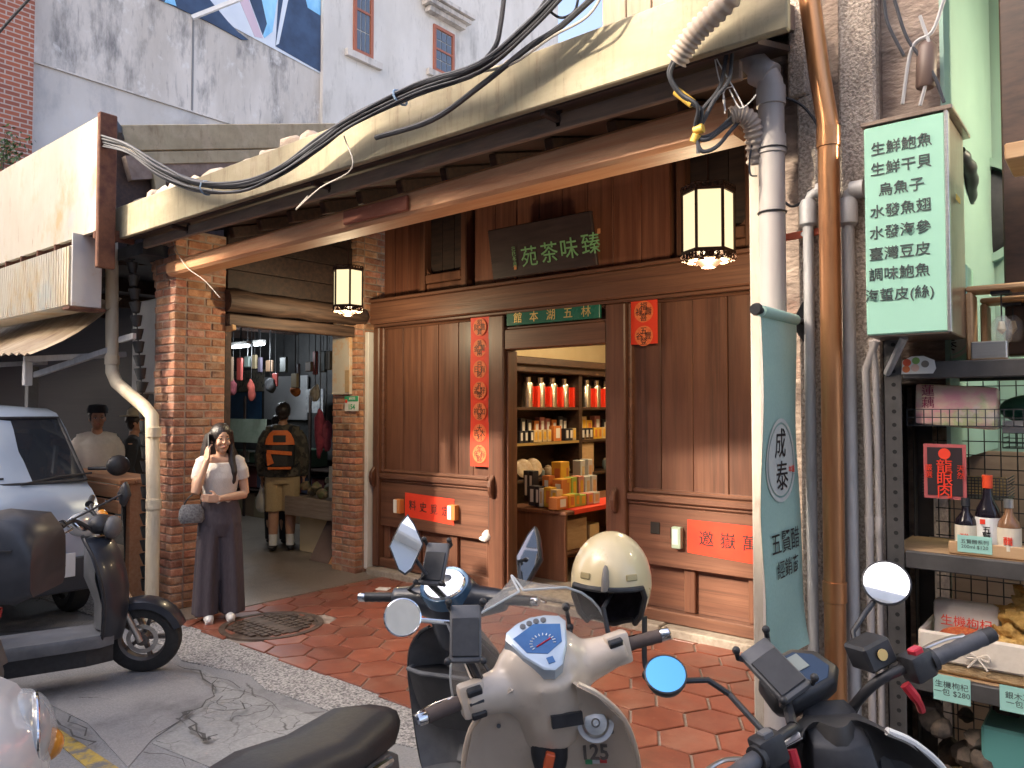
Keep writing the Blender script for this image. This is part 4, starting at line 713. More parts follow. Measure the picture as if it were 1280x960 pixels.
text('龍\n眼\n肉', .055, RED, o, ((a.x+b2.x)/2, 3.1605, (a.z+b2.z)/2-.025), XD, ZD, bold=.02, spacing=.8); MB().lathe([(.02, 0), (.02, .001), (0, .001)], ((a.x+b2.x)/2, 3.162, b2.z-.035), (0, -1, 0), 20).build('seal', RED, o)
for s, tx in ((-1, '嚴\n選'), (1, '天\n然')): text(tx, .026, RED, o, ((a.x+b2.x)/2+s*.052, 3.1605, (a.z+b2.z)/2), XD, ZD)
def bottle(u, vb, vt, cap, label, big, body):
    c = P(u, vb, Y=RY+.085 if big else RY+.07); c.z = SF[1]+.016*(not big); h = P(u, vt, Y=c.y).z-c.z; r = h*(.14 if big else .19); o = root('sauce_bottle', label, 'bottle', c, group='sauce bottles on the rack')
    MB().lathe([(r*.95, .0), (r, .01), (r, h*.5), (r*.9, h*.58), (r*.4, h*.72), (r*.33, h*.86), (0, h*.86)], c, n=22).build('glass_body', body, o, smooth=True)
    MB().lathe([(r*.42, h*.84), (r*.42, h), (0, h)], c, n=16).build('cap', cap, o, smooth=True)
    lb = mat('bottle_label', (.62, .55, .42), (.7, .63, .5), 6, Z3, .6) if not big else WHITE
    m = MB(); pts = [(cos(t)*r*1.02, sin(t)*r*1.02) for t in [radians(-185)+radians(190)*k/14 for k in range(15)]]
    for (p, q), (p2, q2) in zip(pts, pts[1:]): m.add([c+Vector((p, q, h*.06)), c+Vector((p2, q2, h*.06)), c+Vector((p2, q2, h*.48)), c+Vector((p, q, h*.48))], [(0, 1, 2, 3)])
    m.build('label', lb, o, smooth=True); text('五\n賢\n醋' if big else '醋', .028 if big else .03, INK if big else RED, o, c+Vector((0, -r*1.05, h*.25)), XD, ZD, bold=.01, spacing=.8)
    if big: MB().box(c.x-r*.5, c.x-r*.1, c.y-r*1.06, c.y-r*1.0, h*.4+c.z, h*.46+c.z).build('red_mark', RED, o)
SOY = mat('dark_soy_glass', (.012, .008, .012), rough=.08); REDCAP = mat('red_cap', (.7, .07, .02), rough=.4)
bottle(1236, 692, 594, REDCAP, 'tall dark sauce bottle with bright red cap on the rack', True, SOY); bottle(1208, 684, 622, BLACK, 'small dark bottle with tan label left of the red-capped bottle', False, SOY); bottle(1262, 688, 624, STEEL, 'small amber bottle with tan label right of the red-capped bottle', False, mat('amber_glass', (.2, .1, .05), rough=.1))
o = root('display_tray', 'low pine tray under the sauce bottles with a mint price card', 'tray', (P(1240, 690, Y=RY+.1).x, RY+.1, SF[1])); x0 = P(1186, 690, Y=RY+.04).x
MB().box(x0, RX1-.2, RY+.045, RY+.3, SF[1]+.001, SF[1]+.015).box(x0, RX1-.2, RY+.034, RY+.0445, SF[1]+.001, SF[1]+.045).build('tray', mat('pine', (.42, .25, .12)), o, bev=.003)
def price(parent, u0, u1, v0, v1, Y, tx):
    a, b2 = P(u0, v1, Y=Y), P(u1, v0, Y=Y); MB().box(a.x, b2.x, Y-.002, Y, a.z, b2.z).build('price_card', mat('mint_card', (.32, .58, .5), rough=.6), parent); text(tx, (b2.z-a.z)*.29, DK, parent, ((a.x+b2.x)/2, Y-.0026, (a.z+b2.z)/2), XD, ZD, ext=.0004)
price(o, 1197, 1240, 672, 689, RY+.033, '五賢醋系列\n200ml $120')
price(rk, 1167, 1213, 850, 873, RY+.001, '生機枸杞\n一包 $280'); price(rk, 1250, 1296, 864, 887, RY+.001, '銀木耳\n一包 $')
x0, x1 = P(1150, 830, Y=RY+.02).x, RX1-.3; o = root('woven_tray', 'cream lined woven tray with a small bow on the lower shelf', 'tray', ((x0+x1)/2, RY+.2, SF[2])); WK = mat('woven_straw', (.42, .27, .13), (.6, .43, .24), 40, (1, 1, 3), .8, bump=1); LIN = mat('cream_linen', (.62, .54, .44), (.68, .6, .5), 40, Z3, .9)
MB().box(x0, x1, RY+.045, RY+.4, SF[2]+.002, SF[2]+.05).build('woven_base', WK, o, bev=.01)
m = MB(); z0 = SF[2]+.045; z1 = P(1200, 795, Y=RY+.03).z
for (a, b2, c, d) in ((x0-.008, x1+.008, RY+.03, RY+.05), (x0-.008, x1+.008, RY+.4, RY+.42)): m.box(a, b2, c, d, z0, z1)
m.box(x0-.012, x0+.006, RY+.05, RY+.4, z0, z1).build('linen_liner', LIN, o, bev=.008)
xb = P(1222, 830, Y=RY+.02).x; MB().tube(arc([(xb, RY+.024, z0+.04), (xb-.03, RY+.015, z0+.055), (xb-.035, RY+.015, z0+.035), (xb, RY+.022, z0+.04), (xb+.03, RY+.015, z0+.055), (xb+.035, RY+.015, z0+.035), (xb, RY+.022, z0+.04)], 4), .004, 5).tube([(xb, RY+.02, z0+.04), (xb-.03, RY+.02, z0+.0)], .004, 5).tube([(xb, RY+.02, z0+.04), (xb+.03, RY+.02, z0+.0)], .004, 5).build('bow', LIN, o, smooth=True)
a, b2 = P(1168, 818, Y=RY+.16), P(1252, 762, Y=RY+.16); o = root('goji_bag', 'clear and white bag of red goji berries in the woven tray', 'bag', ((a.x+b2.x)/2, RY+.17, SF[2]+.05)); BAGW = mat('white_film', (.62, .57, .52), (.7, .66, .6), 20, Z3, .3, bump=.3)
m = MB().box(a.x, b2.x, RY+.14, RY+.2, SF[2]+.052, b2.z); m.v = [q+Vector((-.01 if q.z > b2.z-.01 else 0, .05 if q.z > b2.z-.01 else 0, 0)) for q in m.v]; m.build('bag', BAGW, o, bev=.02, seg=2, smooth=True)
zz = P(1210, 800, Y=RY+.14).z; m = MB().ball(((a.x+b2.x)/2, RY+.14, zz), ((b2.x-a.x)*.42, .02, .045), 18, 10); m.build('berries', mat('goji_red', (.5, .05, .02), (.65, .2, .05), 90, Z3, .4, bump=1), o, smooth=True); text('生機枸杞', .042, RED, o, ((a.x+b2.x)/2-.0, RY+.143, P(1210, 779, Y=RY+.14).z), XD, ZD, bold=.02)
FUN = mat('golden_fungus', (.5, .27, .06), (.68, .44, .14), 40, Z3, .7, bump=1.2)
for k, (u, v, r) in enumerate(((1262, 800, .085), (1292, 770, .09), (1285, 815, .08))):
    c = P(u, v, Y=RY+.2); m = MB().ball(c, (r, r*.8, r*.75), 28, 18); m.v = [q+(q-c)*noise.noise(q*30)*.9+noise.noise_vector(q*60)*.012 for q in m.v]; solo('fungus_bag', m, FUN, ('golden ruffled fungus pack nearest the goji bag', 'upper golden ruffled fungus pack at the frame edge', 'lower golden ruffled fungus pack at the frame edge')[k], 'food pack', 'golden fungus packs', smooth=True, ang=80)
a = P(1236, 885, Y=RY+.3); solo('storage_crate', MB().box(a.x, a.x+.5, RY+.1, RY+.38, SF[3]+.001, a.z), mat('teal_crate', (.09, .27, .25), rough=.6), 'teal crate on the lowest rack shelf', 'crate', bev=.01)
m = MB(); 
for k in range(26): m.ball((RX0+.1+random.random()*.38, RY+.12+random.random()*.22, SF[3]+.05+random.random()*.25), random.uniform(.03, .055), 8, 6)
m.v = [q+noise.noise_vector(q*22)*.02 for q in m.v]; solo('dried_goods_heap', m, mat('dark_dried_goods', (.05, .04, .032), (.16, .12, .09), 20, Z3, .8), 'dark lumpy dried goods in bags behind the wire grid', 'food pack', smooth=True)
# on top of the rack
o = root('emblem_box', 'mint gift box with round white emblem on top of the rack', 'box', (P(1185, 440, Y=3.3).x, 3.4, SF[0])); a, b2 = P(1140, 440, Y=3.34), P(1208, 330, Y=3.34)
MB().box(a.x, b2.x, 3.34, 3.5, SF[0]+.001, b2.z).build('box', MINT, o, bev=.004); cc = Vector(((a.x+b2.x)/2+.03, 3.3385, P(1190, 428, Y=3.34).z+.02)); rr = min(.085, cc.z-SF[0]-.008)
MB().lathe([(rr, 0), (rr, .001), (rr*.86, .0012), (rr*.85, .0)], cc, (0, -1, 0), 30, False).lathe([(rr*.8, 0), (rr*.8, .001), (0, .001)], cc, (0, -1, 0), 30).build('emblem', OFFW, o); text('成\n泰', rr*.75, INK, o, cc+Vector((0, -.0025, 0)), XD, ZD, spacing=.8)
PINE = mat('pine', (0, 0, 0)); 
for k, (u0, u1, v0, v1, Yk) in enumerate(((1208, 1300, 350, 446, 3.2), (1226, 1310, 366, 446, 3.34))):
    a, b2 = P(u0, v1, Y=Yk), P(u1, v0, Y=Yk); o = root('lamp_frame', ('larger pale wooden frame with hanging glass lamp on the rack', 'smaller pale wooden frame behind the first on the rack')[k], 'lamp', (a.x, Yk, SF[0])); w = .022; z0 = SF[0]+.001
    MB().box(a.x, a.x+w, Yk, Yk+.12, z0, b2.z-w).box(b2.x-w, b2.x, Yk, Yk+.12, z0, b2.z-w).box(a.x, b2.x, Yk, Yk+.12, b2.z-w+.001, b2.z).build('frame', PINE, o, bev=.006, smooth=True)
    xm = P((1252, 1266)[k], 400, Y=Yk+.05).x; zm = P(1252, 412, Y=Yk+.05).z; MB().tube([(xm, Yk+.05, b2.z-w), (xm, Yk+.05, zm+.03)], .003, 6).box(xm-.03, xm+.03, Yk+.02, Yk+.08, b2.z-w-.012, b2.z-w-.001).build('cord', BLACK, o)
    MB().lathe([(.012, .05), (.03, .03), (.035, 0), (.03, -.04), (.02, -.05)], (xm, Yk+.05, zm), n=16, cap=False).build('glass_shade', GLASS, o, smooth=True); MB().lathe([(.008, .03), (.015, 0), (0, -.02)], (xm, Yk+.05, zm), n=10).build('bulb', mat('pale_bulb', (.8, .7, .45), rough=.3), o, smooth=True)
a = P(1214, 440, Y=3.15); solo('steel_tin', MB().box(a.x, a.x+.11, 3.14, 3.19, SF[0]+.001, SF[0]+.065), STEEL, 'small steel tin at the foot of the wooden lamp frame', 'tin', bev=.004)
c = P(1147, 457, Y=RY-.002); o = root('food_sticker', 'small cut-out sticker of food stuck on the rack top beam', 'sticker', c-Vector((0, 0, .03))); pts = [(-.055, -.03), (.05, -.03), (.06, -.012), (.055, .018), (.02, .035), (-.02, .034), (-.05, .02)]
MB().prism([c+Vector((x, -.001, z)) for x, z in pts], (0, .002, 0)).build('backing', WHITE, o)
for x, z, r, col in ((-.035, .012, .014, (.7, .1, .04)), (-.038, -.012, .013, (.75, .2, .06)), (-.005, .018, .013, (.25, .45, .12)), (-.008, -.008, .014, (.75, .5, .4)), (.025, .005, .013, (.2, .18, .15))): MB().lathe([(r, 0), (r, .001), (0, .001)], c+Vector((x, -.0012, z)), (0, -1, 0), 14).build('food_print', mat('print_%d' % (col[1]*100), col, rough=.5), o)
b2 = P(1262, 545, Y=3.3); o = basket('wire_basket', 'lower right black wire basket with a white price sheet', b2.x-.02, b2.x+.25, 3.29, 3.46, P(1262, 560, Y=3.3).z, P(1262, 535, Y=3.3).z, .02); a = P(1253, 541, Y=3.28); MB().box(a.x, a.x+.14, 3.283, 3.286, a.z, a.z+.045).build('price_sheet', WHITE, o)
a = P(1254, 520, Y=3.36); m = MB().ball((a.x+.09, 3.4, P(1262, 508, Y=3.36).z-.01), (.11, .05, .055), 16, 10); solo('green_pouch', m, mat('dark_green_pouch', (.04, .17, .12), rough=.3), 'dark green pouch hung at the frame edge on the grid', 'bag', smooth=True)

o = root('ceiling_lamp', 'warm hanging lamp inside the mint grocery', 'lamp', (.55, 3.85, 3.3)); MB().lathe([(.02, .12), (.1, .05), (.14, 0), (.13, 0), (.09, .045), (0, .1)], (.55, 3.85, 3.3), n=20).build('shade', WHITE, o, smooth=True); MB().ball((.55, 3.85, 3.31), .04, 12, 8).build('globe', mat('warm_diffuser', (1, .8, .5)), o, smooth=True); MB().tube([(.55, 3.85, 3.4), (.55, 3.85, 4.3)], .005, 6).build('cord', BLACK, o)
L = bpy.data.lights.new('grocery_lamp', 'POINT'); L.energy = 18; L.color = (1, .82, .58); L.shadow_soft_size = .1; lo = bpy.data.objects.new('bulb', L); COL.objects.link(lo); lo.parent = o; lo.location = (0, 0, -.06)
# ================================================================ side opening of the arcade and the neighbour beyond it
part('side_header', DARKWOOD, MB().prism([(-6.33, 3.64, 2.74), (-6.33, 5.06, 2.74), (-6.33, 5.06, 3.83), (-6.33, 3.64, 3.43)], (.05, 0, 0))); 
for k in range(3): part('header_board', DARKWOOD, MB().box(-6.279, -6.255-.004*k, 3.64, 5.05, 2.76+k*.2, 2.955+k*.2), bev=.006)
m = MB(); pts = [(-6.24+.012*sin(k), 3.62+1.55*k/10, 2.665+.006*sin(k*1.7)) for k in range(11)]; m.tube(pts, [.1+.006*sin(k*2.3) for k in range(11)], 16); part('log_lintel', WOODY, m, smooth=True)
part('lintel_board', WOODY, MB().box(-6.3, -6.21, 3.63, 5.05, 2.44, 2.55), bev=.01); part('peg', mat('pine', (0, 0, 0)), MB().bar((-6.45, 3.6, 2.38), (-6.2, 3.68, 2.43), .05, .05), bev=.006)
part('door_jamb', DARKWOOD, MB().box(-6.33, -6.27, 3.635, 3.69, .0, 2.44))
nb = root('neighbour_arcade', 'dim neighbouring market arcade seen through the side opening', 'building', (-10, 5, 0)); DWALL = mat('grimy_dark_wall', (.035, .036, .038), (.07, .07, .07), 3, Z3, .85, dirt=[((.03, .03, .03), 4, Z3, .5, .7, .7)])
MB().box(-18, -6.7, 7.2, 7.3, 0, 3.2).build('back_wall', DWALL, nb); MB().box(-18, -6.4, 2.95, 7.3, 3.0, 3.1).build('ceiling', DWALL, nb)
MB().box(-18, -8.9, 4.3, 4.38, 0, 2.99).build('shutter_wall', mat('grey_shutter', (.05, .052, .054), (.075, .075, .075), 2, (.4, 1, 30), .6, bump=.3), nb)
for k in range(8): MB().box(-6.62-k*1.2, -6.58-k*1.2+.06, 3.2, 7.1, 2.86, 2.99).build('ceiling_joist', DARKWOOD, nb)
# its roof verge: olive metal flashing, second band and the dark gable under it
VX = -6.78
def vq(u, v): return P(u, v, X=VX)
MB().prism([vq(137, 156), vq(420, 154), vq(420, 184), vq(166, 188)], (-.06, 0, 0)).build('verge_flashing', FASCIA, nb, bev=.006)
MB().prism([vq(168, 190), vq(420, 185), vq(420, 200), vq(192, 205)], (-.03, 0, 0)).build('verge_board', FASCIA, nb, bev=.004); MB().prism([vq(190, 206), vq(205, 206), vq(210, 250), vq(197, 250)], (-.08, 0, 0)).build('verge_post', FASCIA, nb, bev=.004)
MB().prism([vq(140, 185), vq(430, 180), vq(430, 330), vq(140, 330)], (-.02, 0, 0)).xf(Matrix.Translation((-.1, 0, 0))).build('gable_wall', DARKWOOD, nb)
m = MB().ball(vq(140, 162), (.07, .1, .1), 10, 8); m.v = [q+noise.noise_vector(q*14)*.05 for q in m.v]; m.build('ridge_stub', BLACK, nb, smooth=True)
MB().obox((-9, 5.6, 4.6), (2.2, 0, 0), (0, 2.6, .78), (0, -.03, .1)).build('roof', mat('grey_roof_tile', (0, 0, 0)), nb)
MB().bar(P(172, 268, Y=3.0), P(205, 250, Y=3.1), .14, .1).build('rafter_end', WOODY, nb)
# things in the arcade
def flat(name, u0, u1, v0, v1, Yp, m, label, cat, th=.02, bev=.0, grp=None):
    a, b2 = P(u0, v1, Y=Yp), P(u1, v0, Y=Yp); return solo(name, MB().box(a.x, b2.x, Yp, Yp+th, a.z, b2.z), m, label, cat, grp, bev=bev)
flat('blue_poster', 286, 326, 490, 526, 7.1, mat('deep_blue_print', (.02, .06, .14), (.03, .1, .2), 5, Z3, .4), 'deep blue poster on the back wall of the market arcade', 'poster')
flat('wall_board', 330, 384, 469, 524, 7.12, mat('pale_grey_board', (.3, .31, .32), (.36, .36, .37), 3, Z3, .6), 'pale grey board on the back wall behind the dark-haired man', 'board')
flat('price_banner', 286, 332, 524, 552, 6.6, mat('pale_green_print', (.25, .32, .24), (.33, .38, .3), 9, Z3, .6), 'pale green printed banner below the blue poster', 'banner')
flat('photo_wall', 284, 330, 462, 490, 7.13, mat('mixed_packets', (.2, .16, .12), (.3, .28, .22), 16, Z3, .6, dirt=[((.06, .06, .06), 12, Z3, .5, .6, .9)]), 'row of small packets hung above the blue poster', 'packets')
flat('drawing_sheet', 382, 404, 486, 516, 6.9, mat('drawing_print', (.2, .22, .24), (.42, .42, .42), 18, Z3, .6), 'grey patterned sheet behind the backpack man', 'poster')
for k, (u, v, w, h, Yp, c, lb) in enumerate([(291, 484, 12, 20, 6.2, (.4, .1, .12), 'pink cloth bag hanging at the left of the market arcade'), (314, 488, 8, 26, 6.2, (.35, .06, .04), 'red and white tassel charm hanging in the market arcade'), (338, 482, 18, 18, 6.2, (.07, .07, .075), 'dark cloth bag hanging in the market arcade'), (369, 488, 16, 14, 6.0, (.45, .14, .03), 'orange bundle hanging above the dark-haired man'), (394, 492, 17, 22, 5.6, (.45, .4, .33), 'cream printed cloth bag hanging near the pillar'), (400, 542, 13, 62, 5.35, (.25, .03, .06), 'long maroon apron hanging beside the brick pillar'), (408, 545, 9, 40, 5.4, (.2, .03, .06), 'second maroon apron hanging behind the long one')]):
    c0 = P(u, v, Y=Yp); s = (c0-CAM).length/950; o = root('hanging_bag' if k != 5 else 'apron', lb, 'bag' if k < 5 else 'apron', c0-Vector((0, 0, h*s/2)), group='goods hung in the market arcade')
    m = MB().ball(c0, (w*s*.5, .06, h*s*.5), 14, 10); m.v = [Vector((q.x, q.y, q.z))+noise.noise_vector(q*12+Vector((k, 0, 0)))*.03 for q in m.v]; m.build('cloth', mat('hung_cloth_%d' % k, c, tuple(x*.6 for x in c), 20, Z3, .8), o, smooth=True, ang=80); MB().tube([c0+Vector((0, 0, h*s*.45)), Vector((c0.x, c0.y, 2.86))], .006, 5).build('string', BLACK, o)
for k, (u0, v0, u1, v1) in enumerate(((291, 434, 311, 431), (318, 431, 330, 429))):
    a, b2 = P(u0, v0, Y=5.6+k*.6), P(u1, v1, Y=5.6+k*.6); z = a.z; o = root('tube_lamp', ('nearer', 'farther')[k]+' white fluorescent tube lit under the arcade ceiling', 'lamp', a, group='fluorescent tubes')
    MB().tube([Vector((a.x, a.y, z)), Vector((b2.x, b2.y, z))], .018, 8).build('tube', mat('lit_tube', (.85, .93, 1), emis=2.5), o, smooth=True); MB().box(a.x, b2.x, a.y-.03, a.y+.03, z+.02, z+.06).build('housing', WHITE, o)
    MB().bar(((a.x+b2.x)/2, a.y, z+.06), ((a.x+b2.x)/2, a.y, 2.86), .02).build('hanger', BLACK, o)
    L = bpy.data.lights.new('tube_light', 'POINT'); L.energy = 5; L.color = (.85, .93, 1); L.shadow_soft_size = .1; lo = bpy.data.objects.new('bulb', L); COL.objects.link(lo); lo.parent = o; lo.location = (.2, 0, -.1)
o = root('stall_counter', 'rough wooden stall counter beside the back brick pillar', 'stall', (-7.2, 5.6, 0)); a = P(382, 620, Y=5.5); z = a.z; PW = mat('grey_pallet_wood', (.25, .19, .14), (.38, .3, .23), 4, (.8, 9, 9), .8, bump=.3)
for k in range(3): MB().box(-7.75, -6.62, 5.3+k*.3, 5.59+k*.3, z-.03, z).build('board', PW, o, bev=.004)
MB().box(-7.75, -6.62, 5.27, 5.298, z-.2, z+.02).build('front_board', PW, o, bev=.004); MB().box(-7.7, -6.64, 5.45, 5.5, .02, z-.21).build('lower_panel', mat('cream_plaster', (0, 0, 0)), o)
for x in (-7.72, -6.7): MB().box(x, x+.06, 6.1, 6.16, .012, z-.03).build('leg', PW, o)
o = root('price_placard', 'narrow white placard with writing on the stall corner', 'sign', (-6.75, 5.24, z-.1)); a, b2 = P(411, 622, Y=5.25), P(426, 584, Y=5.25); MB().box(a.x, b2.x, 5.25, 5.262, a.z, b2.z).build('card', mat('pale_card', (.5, .5, .42), rough=.7), o); text('今\n日\n特\n價', .06, INK, o, ((a.x+b2.x)/2, 5.247, (a.z+b2.z)/2), XD, ZD)
m = MB()
for k in range(30): m.ball((-7.7+random.random()*.95, 5.4+random.random()*.5, z+.06+random.random()*.12), (random.uniform(.05, .1), .06, .05), 8, 6)
m.v = [q+noise.noise_vector(q*15)*.03 for q in m.v]; solo('produce_heap', m, mat('mixed_produce', (.1, .09, .06), (.3, .22, .12), 14, Z3, .7, dirt=[((.12, .2, .06), 6, Z3, .52, .6, .8), ((.4, .12, .05), 8, Z3, .6, .66, .8)]), 'heap of mixed produce bags on the stall counter', 'produce', smooth=True)
for u0, u1, v0, v1, m, lb in ((388, 412, 652, 688, mat('brown_board', (.11, .07, .055), (.15, .1, .08), 5, Z3, .7), 'dark brown board leaning under the stall counter'), (412, 424, 655, 690, mat('orange_board', (.45, .2, .07), rough=.7), 'orange board leaning beside the brick pillar')):
    a, b2 = P(u0, v1, Y=5.2), P(u1, v0, Y=5.2); solo('leaning_board', MB().prism([(a.x, 5.18, .014), (b2.x, 5.18, .014), (b2.x+.04, 5.4, b2.z), (a.x+.06, 5.4, b2.z)], (0, .02, .005)), m, lb, 'board', bev=.003)
for row, (Yk, z0, n, u0, du) in enumerate(((6.7, .013, 9, 284, 14), (6.75, .46, 9, 286, 14), (6.8, .84, 7, 290, 15))):
    for k in range(n):
        p = P(u0+k*du, 500, Y=Yk); w, h = random.uniform(.13, .19), random.uniform(.3, .42)-.06*row; solo('stock_carton', MB().box(p.x-w, p.x+w, Yk, Yk+.3, z0, z0+h*.9), mat('stock_%d' % ((k*3+row) % 6), ((.2, .13, .08), (.12, .03, .03), (.05, .09, .06), (.25, .2, .12), (.05, .06, .1), (.22, .22, .2))[(k*3+row) % 6], rough=.7), f'{ORD[k]} stock carton from the left in the {("bottom", "middle", "top")[row]} row by the arcade back wall', 'box', 'stock stacked by the arcade back wall', bev=.006)
sk = root('stock_rack', 'dark rack behind the people in the market arcade', 'rack', (-9.6, 6.9, 0))
for z in (.44, .82): MB().box(-12.6, -7.6, 6.66, 7.1, z-.015, z).build('shelf_board', DARKWOOD, sk)
for x in (-12.6, -10.9, -9.2, -7.6): MB().box(x, x+.05, 6.64, 6.66, .013, 1.9).build('upright', DARKWOOD, sk)
for k in range(14):
    u = 288+k*9.5+random.uniform(-3, 3); v = random.uniform(448, 478); Yp = random.uniform(5.7, 6.5); c0 = P(u, v, Y=Yp); s = (c0-CAM).length/950; h = random.uniform(12, 30); w = random.uniform(6, 13); o = root('hanging_packet', f'{ORD[k]} small packet from the left hung under the arcade ceiling', 'packet', c0-Vector((0, 0, h*s/2)), group='packets hung under the arcade ceiling')
    m = MB().box(c0.x-w*s*.5, c0.x+w*s*.5, c0.y, c0.y+.04, c0.z-h*s*.5, c0.z+h*s*.5); m.build('packet', mat('packet_%d' % (k % 5), ((.16, .1, .06), (.3, .05, .04), (.06, .08, .07), (.3, .24, .14), (.08, .07, .1))[k % 5], rough=.5), o, bev=.01); MB().tube([c0+Vector((0, .02, h*s*.5)), Vector((c0.x, c0.y+.02, 2.87))], .004, 4).build('string', BLACK, o)
# ================================================================ left-hand shop: sign fascia, light box, awning, pipes
RUSTW = mat('weathered_white_metal', (.47, .425, .33), (.56, .525, .44), 2, (1, 1, .5), .6, dirt=[((.45, .3, .12), 2.2, (1, 1, .6), .52, .68, .8), ((.3, .17, .08), 6, (2, 2, .5), .6, .74, .8), ((.35, .42, .44), 1.6, Z3, .58, .68, .5)]); RUST = mat('rust', (.08, .03, .02), (.16, .07, .04), 12, Z3, .9, bump=.5)
YS = 2.58; xe = P(122, 200, Y=YS).x; zt3, zb3 = P(120, 147, Y=YS).z, P(124, 287, Y=YS).z
sf = root('sign_fascia', 'weathered blank white sign fascia with rusty edge over the left shop', 'sign', (xe-1.5, YS, zb3))
MB().box(xe-3.6, xe, YS, YS+.04, zb3, zt3).build('panel', RUSTW, sf); MB().box(xe+.001, xe+.05, YS-.01, YS+.13, zb3-.3, zt3+.03).build('rusty_edge', RUST, sf, bev=.008); MB().box(xe-3.6, xe, YS+.045, YS+.3, zb3, zb3+.03).build('soffit', RUST, sf)
for k in range(9): MB().box(xe-.4*k-.03, xe-.4*k, YS-.012, YS+.3, zb3-.06, zb3-.002).build('frame_bar', RUST, sf)
xc = P(88, 340, Y=2.5).x; zt4, zb4 = P(88, 288, Y=2.5).z, P(88, 382, Y=2.5).z; ye = P(128, 330, X=xc).y
lb = root('old_light_box', 'yellowed corrugated light box with blank end panel under the fascia', 'sign', (xc-1.4, 2.7, zb4)); MB().box(xc-3.2, xc, 2.5, ye, zb4, zt4-.12).build('body', RUSTW, lb, bev=.01)
MB().box(xc+.001, xc+.02, 2.505, ye-.01, zb4, zt4-.02).build('end_panel', mat('grey_white_panel', (.5, .49, .48), (.57, .56, .55), 2, Z3, .5, dirt=[((.45, .28, .12), 3, Z3, .56, .66, .6)]), lb, bev=.004); MB().box(xc-.1, xc+.04, 2.48, ye+.02, zb4-.03, zb4-.005).build('bottom_rail', RUST, lb, bev=.004)
c = MB(); n = 60
for k in range(n): x = xc-3.2+k*3.2/n; c.box(x+.008, x+3.2/n-.008, 2.488, 2.499, zb4+.01, zt4-.13)
c.build('corrugation', RUSTW, lb)['kind'] = 'stuff'
aw = root('corrugated_awning', 'sagging rusty corrugated awning above the parked van', 'awning', (-8.3, 2.7, 2.1)); xa = -6.85; N = 66; vs = []; hi_, lo_ = P(130, 388, X=xa), P(96, 452, X=xa)
for j in range(7):
    t = j/6
    for i in range(N+1): x = xa-i*.06; vs.append((x, hi_.y+.15+(lo_.y-.35-hi_.y-.15)*t, hi_.z+.12+(lo_.z-hi_.z-.08)*t+.015*sin(i*2.1)-.06*sin(pi*t)+.03*sin(i*.12)))
MB().add(vs, [(j*(N+1)+i, j*(N+1)+i+1, (j+1)*(N+1)+i+1, (j+1)*(N+1)+i) for j in range(6) for i in range(N)]).build('sheet', mat('rusty_corrugated', (.3, .22, .13), (.45, .36, .24), 3, (2, .6, 1), .7, dirt=[((.16, .09, .05), 4, (2, .6, 1), .5, .68, .8)]), aw, smooth=True)
for x in (xa-.35, xa-2.2): MB().bar((x, lo_.y-.28, lo_.z+.02), (x+.1, hi_.y+.3, lo_.z+.1), .05).bar((x, lo_.y-.25, lo_.z+.0), (x, lo_.y-.25, lo_.z-.2), .06).build('strut', GALV, aw, bev=.004)
a = P(40, 470, Y=2.5); MB().bar(a, P(138, 437, Y=2.9), .05).build('arm', GALV, aw, bev=.004); MB().box(a.x-.04, a.x+.04, a.y-.04, a.y+.04, 1.2, a.z+.08).build('post', BLACK, aw)
PY = 2.92; q = lambda u, v: P(u, v, Y=PY)
o = pipe('drainpipe', [q(140, 176), q(140, 300), q(140, 465), q(146, 479), q(180, 508), q(190, 520), Vector((q(192, 600).x, PY, 1.0)), Vector((q(192, 600).x, PY, .02))], .052, CREAMPVC, 'yellowed cream drainpipe with an offset bend left of the brick pillar', 0, [(q(140, 230), (0, 0, 1)), (q(140, 450), (0, 0, 1)), (q(192, 540), (0, 0, 1)), (q(192, 630), (0, 0, 1))])
MB().ring(q(140, 234), .056, .005).build('strap', BLACK, o); MB().bar(q(150, 425), q(168, 420), .03, .05).build('bracket', GALV, o)
rc = root('rain_chain', 'black rain chain of small metal cups hanging left of the brick pillar', 'rain chain', P(182, 700, Y=3.0)); v = 302; k = 0
cup = MB().lathe([(.018, -.05), (.03, -.045), (.05, .045), (.046, .045), (.026, -.035), (.0, -.035)], n=12).mesh('cup', smooth=True); cup.materials.append(mat('blackened_copper', (.03, .032, .035), (.06, .06, .06), 10, Z3, .5, .6))
while v < 735: inst(cup, 'cup', rc, P(163+20*min(1, (v-300)/260), v, Y=3.0), (random.uniform(-.12, .12), random.uniform(-.12, .12), 0)); v += 16.5; k += 1
MB().tube([P(163+20*min(1, (v-300)/260), v, Y=3.0) for v in range(296, 740, 20)], .006, 5).build('chain', BLACK, rc)
flat('wall_cabinet', 164, 198, 372, 492, 3.5, WHITE, 'white metal cabinet behind the rain chain', 'cabinet', .3, .01)
o = root('wooden_bench', 'rough reddish wooden bench behind the van and scooter', 'bench', (-7.6, 3.0, 0)); z = P(160, 600, Y=3.0).z
for k in range(3): MB().box(-8.6, -6.75, 2.95+k*.14, 3.08+k*.14, z-.04, z).build('slat', BEAM, o, bev=.005)
for k in range(3): MB().box(-8.6, -6.75, 2.94, 2.965, z-.16-k*.13, z-.05-k*.13).build('front_slat', BEAM, o, bev=.005)
for x in (-8.5, -6.85): MB().box(x, x+.07, 3.05, 3.3, .012, z-.041).build('leg', BEAM, o)
